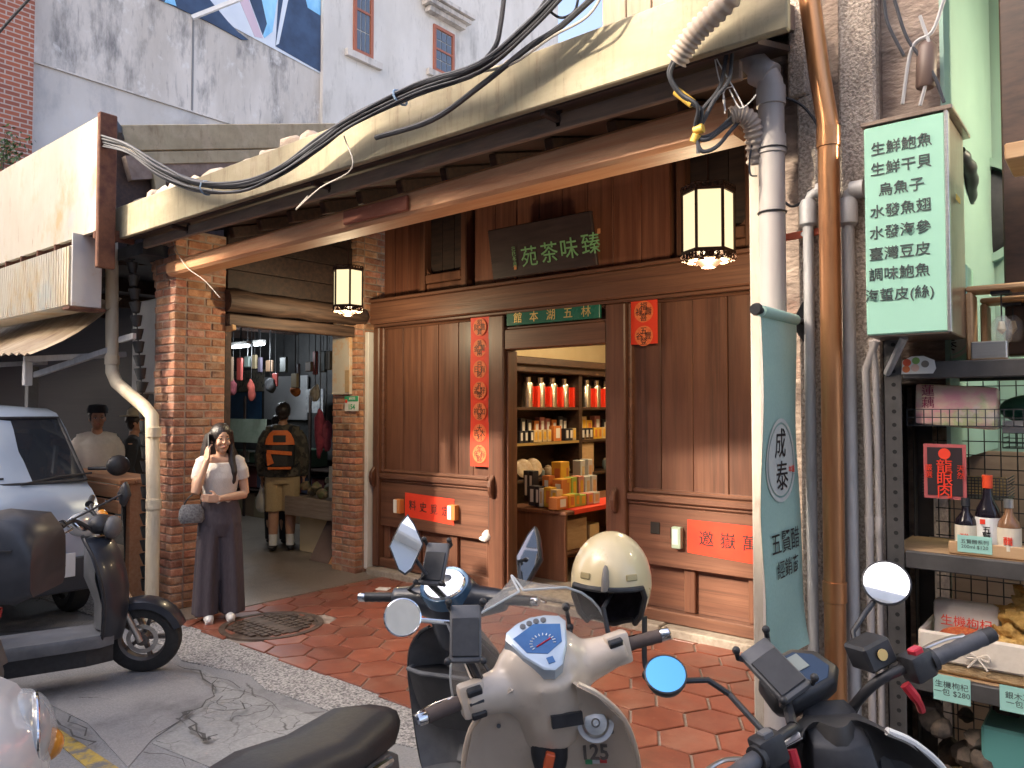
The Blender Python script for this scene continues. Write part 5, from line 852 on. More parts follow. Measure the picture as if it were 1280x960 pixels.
# ================================================================ concrete building behind, with mural
CX = -15.0; cbd = root('concrete_building', 'tall stained concrete building with a painted mural rising behind the roofs', 'building', (CX-3, 12, 0))
yn = P(36, 100, X=CX).y; zl = P(36, 76, X=CX).z; ym = P(400, 80, X=CX).y; Yf = P(694, 20, X=CX).y
MB().box(CX-8, CX, yn, Yf, zl, 16).build('upper_wall', CONC, cbd); MB().box(CX-8, CX+.05, yn, Yf, 0, zl-.03).build('lower_wall', mat('smoother_concrete', (.5, .465, .42), (.6, .56, .51), .9, (1, 1, .6), .85, dirt=[((.26, .26, .27), 1.3, (1, 1, .5), .5, .68, .6), ((.62, .61, .59), 1.0, Z3, .52, .65, .5)], world=True), cbd); MB().box(CX-8, CX+.09, yn, Yf, zl-.029, zl-.001).build('ledge', CONC, cbd)
MB().box(CX+.001, CX+.12, ym, Yf, zl, 16).build('tower_wall', mat('pale_stained_render', (.58, .545, .49), (.67, .635, .58), 1.2, (1, 1, .5), .9, bump=.2, dirt=[((.24, .22, .19), 1.1, (1, 1, .35), .52, .7, .7), ((.16, .15, .14), 5, (2, 2, .3), .6, .76, .6)], world=True), cbd)
ys_ = P(241, 60, X=CX).y; MB().box(CX+.001, CX+.012, ys_-.02, ys_+.02, zl, 16).build('joint', mat('dark_joint', (.2, .2, .2), rough=.9), cbd)
WFR = mat('orange_brown_window', (.34, .1, .045), rough=.5); PANE = mat('dusky_pane', (.1, .12, .15), rough=.1)
def window(u0, u1, v0, v1):
    x = CX+.12; a, b2 = P(u0, v1, X=x), P(u1, v0, X=x); w = root  # noqa
    W = MB().box(x+.001, x+.05, a.y, a.y+.09, a.z, b2.z).box(x+.001, x+.05, b2.y-.09, b2.y, a.z, b2.z).box(x+.001, x+.05, a.y+.091, b2.y-.091, a.z, a.z+.09).box(x+.001, x+.05, a.y+.091, b2.y-.091, b2.z-.09, b2.z).box(x+.001, x+.04, a.y+.091, b2.y-.091, (a.z+b2.z)/2-.03, (a.z+b2.z)/2+.03).build('window', WFR, cbd)
    n1, n2 = 3, 2
    for i in range(n1):
        for j in range(4):
            y0 = a.y+.1+(b2.y-a.y-.2)*i/n1; y1 = a.y+.1+(b2.y-a.y-.2)*(i+1)/n1; z0 = a.z+.1+(b2.z-a.z-.2)*j/4; z1 = a.z+.1+(b2.z-a.z-.2)*(j+1)/4; MB().box(x+.002, x+.02, y0+.015, y1-.015, z0+.015, z1-.015).build('pane', PANE, W)
    MB().box(x+.001, x+.12, a.y-.25, b2.y+.25, a.z-.2, a.z-.03).build('sill', CONC, W)
    return a, b2, W
window(441, 466, -32, 64); a, b2, W = window(541, 567, 44, 88); x = CX+.12
for k, (g, h, d) in enumerate(((.3, .14, .2), (.42, .12, .32), (.5, .1, .4))): MB().box(x+.001, x+d, a.y-g, b2.y+g, b2.z+.22+k*.15, b2.z+.22+k*.15+h).build('lintel_moulding', CONC, W)
# mural: big painted suits and ties, bottom edge slanting down to the right
def mq(pts, m, nm, d): MB().prism([P(u, v, X=CX+.01) for u, v in pts], (d, 0, 0)).build(nm, m, mural)
mural = root('wall_mural', 'mural of suited figures in blue and white on the concrete wall', 'mural', P(300, 40, X=CX)); NAVY = mat('mural_navy', (.028, .05, .1), (.05, .09, .17), 2, Z3, .7); AZ = mat('mural_azure', (.12, .4, .72), (.35, .68, .9), 1.5, (1, 1, .5), .7); MWH = mat('mural_white', (.62, .68, .75), (.7, .75, .8), 2, Z3, .7)
mq([(190, -20), (400, -60), (400, 92)], MWH, 'white_ground', .01); mq([(195, -2), (245, -20), (285, 28), (305, 48)], NAVY, 'navy_jacket', .02); mq([(300, 42), (310, 50), (302, 50), (250, 22)], NAVY, 'navy_hem', .021)
mq([(288, -25), (300, -28), (328, 48), (318, 46)], mat('mural_pink', (.62, .48, .55), rough=.7), 'pink_lapel', .018); mq([(305, -20), (352, -40), (340, 40), (330, 48)], AZ, 'blue_tie', .019); mq([(308, -10), (322, -20), (333, 30), (328, 44)], NAVY, 'dark_fold', .022); mq([(350, -45), (400, -60), (400, 90), (344, 58)], NAVY, 'navy_coat', .0205); mq([(358, -30), (366, -30), (348, 55), (344, 57)], MWH, 'white_shirt', .023); mq([(205, 3), (214, -12), (220, 8)], AZ, 'azure_corner', .024); mq([(372, -40), (400, -50), (400, 20), (384, 10)], AZ, 'azure_collar', .0235)
MB().bar(P(240, 22, X=CX+.1), P(302, 2, X=CX+.1)+Vector((.6, 0, 0)), .08).build('pole', WHITE, mural)
brb = root('brick_building', 'red brick building at the upper left corner with pale joints', 'building', (-18, 3.9, 0))
def brickmat():
    m = mat('far_brickwork', (.3, .1, .06)); nt = m.node_tree; b = nt.nodes['Principled BSDF']; t = nt.nodes.new('ShaderNodeTexBrick'); g = nt.nodes.new('ShaderNodeNewGeometry'); s = nt.nodes.new('ShaderNodeSeparateXYZ'); c = nt.nodes.new('ShaderNodeCombineXYZ'); nt.links.new(g.outputs[0], s.inputs[0])
    a = nt.nodes.new('ShaderNodeMath'); nt.links.new(s.outputs[0], a.inputs[0]); nt.links.new(s.outputs[1], a.inputs[1]); nt.links.new(a.outputs[0], c.inputs[0]); nt.links.new(s.outputs[2], c.inputs[1]); nt.links.new(c.outputs[0], t.inputs[0])
    t.inputs['Color1'].default_value = (.36, .11, .06, 1); t.inputs['Color2'].default_value = (.26, .085, .055, 1); t.inputs['Mortar'].default_value = (.42, .33, .28, 1); t.inputs['Scale'].default_value = 1; t.inputs['Mortar Size'].default_value = .012; t.inputs['Brick Width'].default_value = .24; t.inputs['Row Height'].default_value = .085; nt.links.new(t.outputs[0], b.inputs[0]); b.inputs['Roughness'].default_value = .9; return m
FB = brickmat(); MB().box(CX-6, CX+.25, 2.4, yn-.01, 0, 16).build('wall', FB, brb); MB().box(CX+.251, CX+.3, 2.4, yn-.01, 5.9, 6.0).build('string_course', FB, brb)
LEAF = mat('shrub_leaf', (.035, .07, .022), (.07, .12, .035), 5, Z3, .6); sb = root('roof_shrub', 'small green shrub growing on the roof at the left edge', 'shrub', P(6, 205, Y=3.6)); c = P(4, 188, Y=3.6); m = MB()
for k in range(420):
    p = c+Vector((random.gauss(0, .2), random.gauss(0, .15), random.gauss(0, .13))); a = Vector((random.uniform(-1, 1), random.uniform(-1, 1), random.uniform(-.5, 1))).normalized(); b2 = a.cross(Vector((random.random(), random.random(), 1))).normalized(); m.add([p-a*.04, p+b2*.016, p+a*.04, p-b2*.016], [(0, 1, 2, 3)])
m.build('foliage', LEAF, sb)['kind'] = 'stuff'; MB().tube([c-Vector((0, 0, .6)), c], [.02, .008], 6).build('stem', WOODY, sb)
# ================================================================ overhead cable bundle along the eave
bd = root('cable_bundle', 'thick bundle of black overhead cables sagging along the eave', 'cable', P(300, 236, Y=2.6)); base = [(126, 176), (160, 186), (200, 212), (245, 231), (300, 234), (350, 214), (400, 180), (440, 151), (520, 112), (600, 84), (665, 30), (720, -30)]
for k in range(14):
    jx, jv = random.uniform(-.025, .025), random.uniform(-8, 8); pts = [P(u+random.uniform(-3, 3), v+jv+random.uniform(-2, 2), Y=2.62+jx+random.uniform(-.01, .01)) for u, v in base]
    MB().tube(arc(pts, 5), (.011, .009, .012, .008, .01, .007, .009, .006)[k % 8], 7).build('strand', CAB if k not in (3, 6, 11) else mat('pale_cable', (.4, .37, .33), rough=.5), bd, smooth=True)
[MB().ring(P(*q_, Y=2.62), .045, .006, d_, 12, 5).build('tie', mat('blue_tie_wire', (.2, .3, .42), rough=.5), bd) for q_, d_ in (((258, 235), (1, 0, -.1)), ((500, 122), (1, 0, .4)))]
for k, (pts, r, lbl) in enumerate([([(590, 92), (618, 60), (626, 30), (632, -20)], .012, 'single black cable rising from the bundle to the sky'), ([(470, 172), (540, 150), (600, 108), (660, 60), (700, 34), (760, -20)], .014, 'thick lower black cable resting on the eave edge'), ([(588, 96), (660, 30), (690, -10)], .012, 'upper straight black cable over the eave'), ([(590, 92), (640, 80), (690, 46), (735, 20), (760, -20)], .006, 'thin pale cable looping over the roof tiles'), ([(680, 8), (700, 22), (718, 14), (724, -8)], .006, 'small loop of cable against the sky'), ([(430, 170), (440, 210), (400, 235), (370, 262), (385, 245)], .004, 'thin wire dangling from the fascia'), ([(200, 240), (212, 290), (230, 330), (255, 350), (275, 372)], .003, 'thin pale wire draped over the brick pillar corbel')]): solo('overhead_cable', MB().tube(arc([P(u, v, Y=2.64 if k < 6 else 3.05) for u, v in pts], 5), r, 7), CAB if k not in (3, 5, 6) else mat('pale_cable', (0, 0, 0)), lbl, 'cable', smooth=True)
o = solo('overhead_cable', MB().tube(arc([P(-5, 45, Y=2.3), P(15, 22, Y=2.3), P(40, -5, Y=2.3)], 3), .012, 7), CAB, 'black cable crossing the upper left corner', 'cable', smooth=True)
o = root('roof_dormer', 'tan boarded wall above the eave at the top right', 'wall', (-1.6, 3.6, 3.5)); a, b2 = P(752, 40, Y=3.5), P(960, -60, Y=3.5)
for k in range(6): w = (b2.x-a.x)/6; MB().box(a.x+k*w+.004, a.x+(k+1)*w-.004, 3.5, 3.54, 3.3, 5.2).build('board', mat('tan_boards', (.34, .26, .18), (.46, .37, .27), 3, (8, 8, .7), .8, rnd=.12), o, bev=.004)
# ================================================================ shophouses across the street (behind the camera): heights and gaps shaped to mask the sun; they also show in the mirrors
GLS = mat('dark_window', (.06, .075, .09), rough=.08)
def shophouse(x0, x1, h, m, label, tops=()):
    o = root('shophouse', label, 'building', ((x0+x1)/2, -8, 0), group='shophouses across the street'); MB().box(x0, x1, -12, -5.2, 0, h).build('wall', m, o); MB().box(x0-.03, x1+.03, -5.5, -5.0, h-.35, h-.1).build('cornice', WHITE, o, bev=.03)
    n = max(2, int((x1-x0)/1.9)); w = (x1-x0)/n
    for k in range(n):
        for z0, z1 in ((3.7, 5.3),):
            a = x0+k*w+.45; b2 = x0+(k+1)*w-.45; W = MB().box(a-.08, b2+.08, -5.199, -5.14, z0-.08, z1+.08).build('window', WHITE, o); MB().box(a, b2, -5.139, -5.12, z0, (z0+z1)/2-.03).build('pane', GLS, W); MB().box(a, b2, -5.139, -5.12, (z0+z1)/2+.03, z1).build('pane', GLS, W)
        MB().box(x0+k*w+.15, x0+(k+1)*w-.15, -5.199, -5.12, 0, 2.7).build('shutter', (GLS, GREYPL, IND)[k % 3], o)
    MB().box(x0, x1, -5.19, -4.3, 2.9, 3.1).build('canopy', m, o)
    for a, b2, hh in tops: MB().box(a, b2, -7.6, -5.4, h, hh).build('sun_mask_block', CONC, o)
    return o
CRM = mat('cream_render', (.5, .44, .34), (.58, .52, .42), 2, Z3, .9)
shophouse(-30, -13.95, 15, CRM, 'tall cream shophouse row across the street to the far left'); shophouse(-13.9, -5.4, 6.6, WHITE, 'white two-storey shophouse across the street with added sun-masking roof blocks'); shophouse(-5.35, -.3, 9.4, CRM, 'cream shophouse directly across the street')
part('sun_mask_tower', CRM, MB().box(-9.8, -8.5, -6.3, -5.45, 6.58, 9.8), bpy.data.objects['shophouse.001']); part('sun_mask_block', CRM, MB().box(-7.45, -6.7, -6.6, -5.4, 6.58, 10), bpy.data.objects['shophouse.001']); part('water_tank', STEEL, MB().lathe([(.3, 0), (.32, .1), (.32, .8), (.1, .9), (0, .9)], (-6, -9, 6.6), n=18), bpy.data.objects['shophouse.001'], smooth=True)  # tower and block on the roof added to shape sun patches on the shop front
shophouse(-.25, 8, 8.6, mat('pale_blue_render', (.42, .46, .5), rough=.9), 'pale blue shophouse across the street to the right'); shophouse(8.05, 22, 9, CRM, 'plain shophouse across the street at far right')
# ================================================================ vehicles
def fused(mb, name, m, parent, vox=.008, sm=6, bev=0, label=None):      # closed pieces fused into one continuous smooth skin
    me = mb.mesh(name); o = bpy.data.objects.new(name, me); COL.objects.link(o)
    a = o.modifiers.new('r', 'REMESH'); a.mode = 'VOXEL'; a.voxel_size = vox; b = o.modifiers.new('s', 'SMOOTH'); b.factor = .5; b.iterations = sm
    me2 = bpy.data.meshes.new_from_object(o.evaluated_get(bpy.context.evaluated_depsgraph_get())); bpy.data.objects.remove(o)
    off = Vector() if rootof(parent) in LOCAL else OFF.get(rootof(parent), Vector())
    for v in me2.vertices: v.co -= off
    me2.name = name; me2.materials.clear(); me2.materials.append(m); me2.shade_smooth(); p = bpy.data.objects.new(name, me2); COL.objects.link(p); p.parent = parent
    if label: p['label'] = label
    return p
CREAM = mat('pearl_cream_paint', (.62, .5, .385), (.68, .57, .45), 2, Z3, .3, coat=.5, dirt=[((.5, .4, .3), 6, Z3, .5, .72, .5), ((.34, .27, .2), 24, Z3, .62, .74, .45)], bump=.03); DKBLUE = mat('dark_blue_paint', (.018, .022, .032), (.028, .034, .046), 3, Z3, .35, coat=.3); SEATM = mat('seat_vinyl', (.018, .019, .023), (.026, .027, .032), 60, Z3, .5, bump=.1)
GREYP = mat('satin_grey_plastic', (.1, .105, .115), (.16, .165, .175), 8, Z3, .45, dirt=[((.22, .22, .22), 4, Z3, .58, .72, .5)]); WPAINT = mat('white_vehicle_paint', (.68, .69, .7), (.72, .73, .74), 2, Z3, .25, coat=.6); GRIP = mat('brown_grey_grip', (.085, .06, .05), (.11, .08, .07), 20, Z3, .75); LENS = mat('headlight_lens', (.75, .78, .8), rough=.05, alpha=.35); AMBER = mat('amber_lens', (.75, .3, .04), rough=.15); BLUEM = mat('blue_meter', (.025, .085, .25), (.05, .15, .36), 6, Z3, .2); SKYB = mat('meter_bezel', (.5, .58, .66), rough=.2, metal=.3); REDP = mat('red_anodised', (.62, .04, .06), rough=.3, metal=.5); TAILR = mat('tail_red', (.4, .02, .02), rough=.15)
RIMM = mat('dull_dark_rim', (.12, .105, .095), (.18, .16, .145), 10, Z3, .5, .5)
def wheel(o, c, R, steerM=None, w=.1):
    c = Vector(c); T = lambda mb: mb.xf(steerM) if steerM else mb; Yx = (0, 1, 0)
    t = T(MB().lathe([(R*.62, -w*.42), (R*.82, -w*.5), (R*.95, -w*.38), (R, -w*.12), (R, w*.12), (R*.95, w*.38), (R*.82, w*.5), (R*.62, w*.42)], c, Yx, 36, False)).build('wheel', RUBBER, o, smooth=True)
    T(MB().lathe([(R*.63, -w*.42), (R*.66, -w*.3), (R*.58, -w*.15), (R*.58, w*.15), (R*.66, w*.3), (R*.63, w*.42)], c, Yx, 30, False)).build('rim', RIMM, t, smooth=True)
    s = MB()
    for k in range(5): a = 2*pi*k/5; d = Vector((cos(a), 0, sin(a))); s.bar(c+d*R*.12, c+d*R*.62, .022, .03, Yx)
    T(s.lathe([(.04, -w*.5), (.04, w*.5)], c, Yx, 14)).build('spokes', RIMM, t); T(MB().lathe([(R*.42, -w*.35), (R*.42, -w*.33), (R*.3, -w*.33), (R*.3, -w*.35)], c, Yx, 24, False)).build('brake_disc', STEEL, t)
def mirror(o, inv, c, n, r, stalk, shape='round', face=MIRROR, back=BLACK):
    """c, n and stalk points in world; inv takes them to the vehicle's own axes"""
    c = Vector(c); n = Vector(n).normalized(); u = n.cross(Vector((0, 0, 1))).normalized(); w = u.cross(n)
    pts = [(cos(2*pi*k/28)*r, sin(2*pi*k/28)*r) for k in range(28)] if shape == 'round' else [(0, r*1.5), (-r*.32, r*1.05), (-r*.8, .05*r), (-r*.3, -r*1.15), (0, -r*1.4), (r*.3, -r*1.2), (r*.8, -.05*r), (r*.32, r*1.1)]
    ring = lambda k, d: [inv @ (c+u*x*k+w*z*k+n*d) for x, z in pts]
    h = MB().loft([ring(.55, -.03), ring(.9, -.022), ring(1, -.006), ring(1.0, .004), ring(.93, .005)]).build('mirror', back, o, smooth=True, ang=50)
    g = MB().add(ring(.94, .0065), [tuple(range(len(pts)))]).build('glass', face, h); MB().loft([ring(1.01, .001), ring(1.02, .006), ring(.95, .0075), ring(.94, .0066)], False).build('rim', CHROME if back == CHROME else back, h, smooth=True)
    stalk = [c-n*.026]+list(stalk[1:]); MB().tube([inv @ Vector(p) for p in stalk], .007, 8).build('stalk', back if back != CHROME else CHROME, h, smooth=True)
def phone_holder(o, inv, c, n, upv, s, foot):
    c, n = Vector(c), Vector(n).normalized(); u = Vector(upv); u = (u-n*u.dot(n)).normalized(); r = u.cross(n); I3 = lambda mb: mb.xf(inv)
    h = I3(MB().obox(c, r*.042*s, u*.075*s, n*.011*s)).build('phone_holder', GREYPL, o, bev=.008, seg=2, smooth=True); I3(MB().obox(c+n*.013*s-u*.012*s, r*.036*s, u*.05*s, n*.003*s)).build('pad', BLACK, h, bev=.002)
    for a, b in ((-1, 1), (1, 1), (-1, -1), (1, -1)):
        p = c+r*a*.046*s+u*b*.06*s; I3(MB().tube([c+r*a*.03*s+u*b*.05*s, p+u*b*.012*s, p+u*b*.016*s+n*.028*s], .0065*s, 8).ball(p+u*b*.016*s+n*.03*s, .01*s, 8, 6)).build('claw', BLACK, h, smooth=True)
    I3(MB().tube([c-n*.01, c-n*.05-u*.03, Vector(foot)], .012*s, 8).ball(c-n*.04-u*.02, .022*s, 10, 8)).build('ball_mount', BLACK, h, smooth=True)
AX = Vector((-sin(radians(26)), 0, cos(radians(26))))
def scooter(label, target, local_pt, heading, lean, steer, st):
    M3 = Matrix.Rotation(heading, 4, 'Z') @ Matrix.Rotation(-lean, 4, 'X'); loc = Vector(target)-(M3 @ Vector(local_pt))
    if 'ground' in st: loc.z = 0
    o = root('scooter', label, 'scooter', loc, local=True, rot=(-lean, 0, heading), group='parked scooters'); M = Matrix.Translation(loc) @ M3; inv = M.inverted()
    pivot = Vector((.44, 0, .85)); S = Matrix.Translation(pivot) @ Matrix.Rotation(steer, 4, AX) @ Matrix.Translation(-pivot); body, trim = st['body'], st.get('trim', BLACK)
    wheel(o, (-.6, 0, .232), .232); wheel(o, (.68, 0, .232), .232, S)
    for s in (-1, 1): MB().tube([(.5, s*.065, .62), (.68, s*.065, .23)], .02, 10).xf(S).build('fork_leg', STEEL if st.get('chrome') else GREYPL, o, smooth=True)
    fd = MB(); rings = []
    for k in range(11):
        a = radians(20+130*k/10); rings.append([Vector((.68+cos(a)*(.255+d), y, .232+sin(a)*(.255+d))) for y, d in ((-.07, -.04), (-.06, .0), (0, .02), (.06, 0), (.07, -.04), (.05, -.02), (0, .008), (-.05, -.02))])
    fd.loft(rings).xf(S).build('front_fender', st.get('fender', body), o, smooth=True)
    # leg shield with a moulded inner face
    zz = [(z+st.get('ldz', 0)*(z-.27)/.63, hw*st.get('lw', 1), x-st.get('ldx', 0)*(z-.27)/.63, th, bul*st.get('lb', 1)) for z, hw, x, th, bul in [(.27, .15, .52, .05, .02), (.34, .19, .53, .06, .03), (.45, .215, .535, .07, .035), (.58, .225, .525, .085, .05), (.7, .22, .5, .09, .07), (.8, .19, .47, .09, .08), (.87, .13, .44, .08, .07), (.9, .08, .43, .06, .05)]]; o_zz = zz
    rings = []
    for z, hw, x, th, bul in zz:
        r = []
        for k in range(14): t = -1+2*k/13; r.append(Vector((x-.09*t*t*abs(t)+th*(1-t*t)*.8, t*hw, z)))
        for k in range(14): t = 1-2*k/13; r.append(Vector((x-.018-.09*t*t*abs(t)-bul*max(0, 1-(t*st.get('lt', 2.4))**2), t*hw*.985, z)))
        rings.append(r)
    ls = MB().loft(rings).build('leg_shield', body, o, smooth=True, ang=60)
    edge = lambda s: [Vector((x-.095, s*hw*1.0, z)) for z, hw, x, th, bul in zz]
    for s in (-1, 1): MB().tube(arc(edge(s), 4), .009, 8).build('edge_trim', st.get('edge', trim), ls, smooth=True)
    MB().loft([[Vector((x, y, z)) for y, z in ((-w, .25), (-w-.01, .3), (-w, .325), (0, .33), (w, .325), (w+.01, .3), (w, .25), (0, .24))] for x, w in ((-.22, .17), (-.1, .185), (.2, .185), (.42, .175), (.5, .12))]).build('floorboard', st.get('floor', GREYP), o, smooth=True, ang=40)
    MB().loft([[Vector((x, y, z)) for y, z in ((-w, .14), (-w, .25), (w, .25), (w, .14))] for x, w in ((-.35, .12), (.35, .13), (.5, .08))]).build('underbody', BLACK, o)
    rings = []
    for x, w, z0, z1 in ((-.18, .12, .3, .66), (-.25, .15, .28, .7), (-.45, .175, .32, .72), (-.7, .165, .42, .74), (-.92, .1, .56, .75), (-1.0, .05, .62, .74)): rings.append([Vector((x, y*w, z0+(z1-z0)*q)) for y, q in ((-.6, 0), (-.95, .25), (-1, .6), (-.85, 1), (0, 1.03), (.85, 1), (1, .6), (.95, .25), (.6, 0), (0, -.02))])
    MB().loft(rings).build('tail_body', body, o, smooth=True, ang=60)
    rings = []
    for x, w, z0, z1 in ((-.1, .03, .72, .75), (-.13, .08, .71, .78), (-.22, .125, .71, .8), (-.42, .145, .715, .79), (-.62, .15, .725, .825), (-.82, .12, .74, .83), (-.9, .06, .75, .8)): rings.append([Vector((x, y*w, z0+(z1-z0)*q)) for y, q in ((-.95, .0), (-1.02, .45), (-.85, .88), (-.4, 1), (.4, 1), (.85, .88), (1.02, .45), (.95, 0), (0, -.02))])
    sx = MB().loft(rings).build('seat', SEATM, o, smooth=True, ang=60)
    MB().tube(arc([(-.3, .155, .7), (-.7, .165, .735), (-.95, .12, .78), (-1.02, 0, .79), (-.95, -.12, .78), (-.7, -.165, .735), (-.3, -.155, .7)], 5), .012, 8).build('grab_rail', CHROME if st.get('rail') else trim, o, smooth=True)
    MB().obox((-1.01, 0, .67), (.012, 0, .006), (0, .07, 0), (-.006, 0, .03)).build('tail_light', TAILR, o, bev=.006); MB().obox((-1.02, 0, .47), (.006, 0, 0), (0, .09, 0), (.02, 0, .06)).build('number_plate', st.get('plate', WHITE), o, bev=.003)
    MB().tube([(-.1, -.14, .2), (-.45, -.17, .24), (-.5, -.18, .26), (-.95, -.18, .32)], [.02, .025, .055, .06], 14).build('muffler', GREYPL, o, smooth=True); MB().box(-.62, -.2, .08, .17, .2, .34).build('engine_case', GREYPL, o, bev=.03, seg=2, smooth=True)
    for s in (-1, 1): MB().tube([(-.2, s*.08, .2), (-.28, s*.14, .012)], .013, 8).build('stand_leg', BLACK, o, smooth=True)
    MB().loft([[Vector((-.6+cos(a)*(.27+d), y, .232+sin(a)*(.27+d))) for y, d in ((-.06, 0), (0, .015), (.06, 0), (.05, -.015), (-.05, -.015))] for a in [radians(50+110*k/8) for k in range(9)]]).build('rear_fender', BLACK, o, smooth=True)
    # steering head
    hc = Vector((.37, 0, 1.0)); nn = Vector((-.62, 0, .78)); up2 = Vector((.78, 0, .62))
    gb, gw = st.get('bar_h', 0), st.get('bar_w', .345)
    if st.get('naked'):
        MB().tube(arc([(.3, gw-.1, 1.04), (.33, .13, 1.04), (.4, .07, .97), (.43, .0, .93), (.4, -.07, .97), (.33, -.13, 1.04), (.3, -gw+.1, 1.04)], 5), .012, 10).xf(S).build('handlebar', BLACK, o, smooth=True); gy, gz, gx = gw, 1.045, .28
    else:
        hk = st.get('hk', 1); m = MB().ball(hc, (.085*hk, .125*hk, .11*hk), 20, 14).tube([hc, hc+Vector((-.01, .12, .0)), hc+Vector((-.035, .235, .012))], [.085, .06, .04], 14).tube([hc, hc+Vector((-.01, -.12, .0)), hc+Vector((-.035, -.235, .012))], [.085, .06, .04], 14).tube([hc+Vector((0, 0, .02)), hc+Vector((.025, 0, -.1)), hc+Vector((.05, 0, -.17))], [.1*hk, .09*hk, .08*hk], 16).xf(S)
        fused(m, 'headset_cover', st.get('head', body), o, .009, 8); gy, gz, gx = gw, 1.012, .335
    for s in (-1, 1):
        a, b = Vector((gx+.01, s*(gy-.125), gz)), Vector((gx-.02, s*gy, gz+.004)); d = (b-a).normalized(); n = 9
        g = MB().tube([a+d*(b-a).length*k/n for k in range(n+1)], [.0175+.0016*(k % 2) for k in range(n+1)], 14).xf(S).build('grip', st.get('grip', GRIP), o, smooth=True, ang=70); MB().lathe([(.016, 0), (.018, .004), (.017, .026), (.012, .03), (0, .03)], b, d, 14).xf(S).build('bar_end', st.get('barend', CHROME), g, smooth=True)
        MB().lathe([(.026, -.012), (.026, .0)], a, d, 14).xf(S).build('grip_collar', BLACK, g, smooth=True)
        c0 = a+Vector((.035, -s*.0, -.012)); MB().tube(arc([c0, c0+Vector((.04, s*.04, 0)), c0+Vector((.03, s*.11, -.0)), c0+Vector((.015, s*.15, -.005))], 4), [.007]*12+[.009], 8, flat=.6).xf(S).build('brake_lever', st.get('lever', CHROME), o, smooth=True)
    def ins(y, z, d=0):
        for a, b in zip(zz, zz[1:]):
            if z <= b[0] or b is zz[-1]: break
        q = (z-a[0])/(b[0]-a[0]); hw, x, bul = [a[i]+(b[i]-a[i])*q for i in (1, 2, 4)]; t = y/hw; return Vector((x-.018-.09*t*t*abs(t)-bul*max(0, 1-(t*st.get('lt', 2.4))**2)-d, y, z))
    INS[o] = ins
    return o, S, inv, hc, nn, up2, M
INS = {}
def toS(M, S, p): return M @ (S @ Vector(p))
TOCAM = lambda p: (CAM-Vector(p)).normalized()
# ---- A: cream scooter with windscreen and helmet
tgt = CW(.085, 2.08, 1.0)
A, S, inv, hc, nn, up2, M = scooter('cream pearl scooter with triangular dash, windscreen and helmet on its mirror', tgt, (.36, 0, 1.02), radians(128), radians(4), radians(20), dict(body=CREAM, floor=GREYP, edge=CREAM, bar_w=.335, ldz=.1, ldx=.06, lw=1.06, lb=.95, lt=1.15, hk=1.14))
f0 = hc+nn*.106+up2*.015; ud = up2; yd = Vector((0, 1, 0))
def dashpoly(pts, d, k=1.0): return [f0+yd*(-x*k)+ud*(y*k)+nn*d for x, y in pts]
tri = [(-.085, .045), (-.075, .066), (-.04, .082), (0, .088), (.04, .082), (.075, .066), (.085, .045), (.06, -.02), (.025, -.07), (0, -.08), (-.025, -.07), (-.06, -.02)]
ds = MB().loft([dashpoly(tri, -.03, 1.06), dashpoly(tri, .006, 1.03), dashpoly(tri, .01, .96)]).xf(S).build('dashboard', SKYB, A, smooth=True, ang=40)
inner = [(-.068, .04), (0, .064), (.068, .04), (.05, -.012), (0, -.034), (-.05, -.012)]; MB().loft([dashpoly(inner, .0095), dashpoly(inner, .012)]).xf(S).build('meter', BLUEM, ds); T2 = mat('meter_mark', (.7, .75, .8), rough=.4)
m = MB()
for k in range(13): a = radians(200-220*k/12); c = f0+nn*.0135; r0, r1 = .028, .036; m.bar(c-yd*(cos(a)*r0)+ud*(sin(a)*r0*.8), c-yd*(cos(a)*r1)+ud*(sin(a)*r1*.8), .002)
m.xf(S).build('dial_ticks', T2, ds)['kind'] = 'stuff'; MB().bar(f0+nn*.0135-yd*-.02-ud*.006, f0+nn*.0135-yd*.025+ud*.006, .003).xf(S).build('needle', REDP, ds)
for k in range(4): MB().lathe([(.008, 0), (.008, .003), (0, .004)], f0+nn*.0098-yd*(-.03+.02*k)+ud*(.072-.003*abs(k-1.5)), nn, 12).xf(S).build('warning_light', GREYPL, ds)
MB().obox(f0+nn*.011-ud*.054, yd*.009, ud*.009, nn*.002).xf(S).build('mode_button', BLUEM, ds)
sgn = lambda s, y, z, d=0: hc+Vector((-.042-d, s*y, z))
for s, ys in ((1, (.165, .195, .225)), (-1, (.19, .222))):
    for k, y in enumerate(ys): MB().obox(hc+Vector((-.062+.07*(y-.16), s*(.205 if s > 0 else .2)+(0), .04-.03*k)), (.01, 0, .005), (0, .02, 0), (-.004, 0, .009)).xf(S).build('switch', BLACK, A, bev=.003)
    MB().obox(hc+Vector((-.04, s*.21, .015)), (.022, 0, 0), (0, .035, 0), (0, 0, .045)).xf(S).build('switch_pod', CREAM, A, bev=.012, seg=2, smooth=True)
lbp = hc+Vector((-.088, -.012, -.1)); MB().obox(lbp, (.004, 0, .001), (0, .042, .008), (.0, -.002, .016)).xf(S).build('warning_label', BLACK, A)
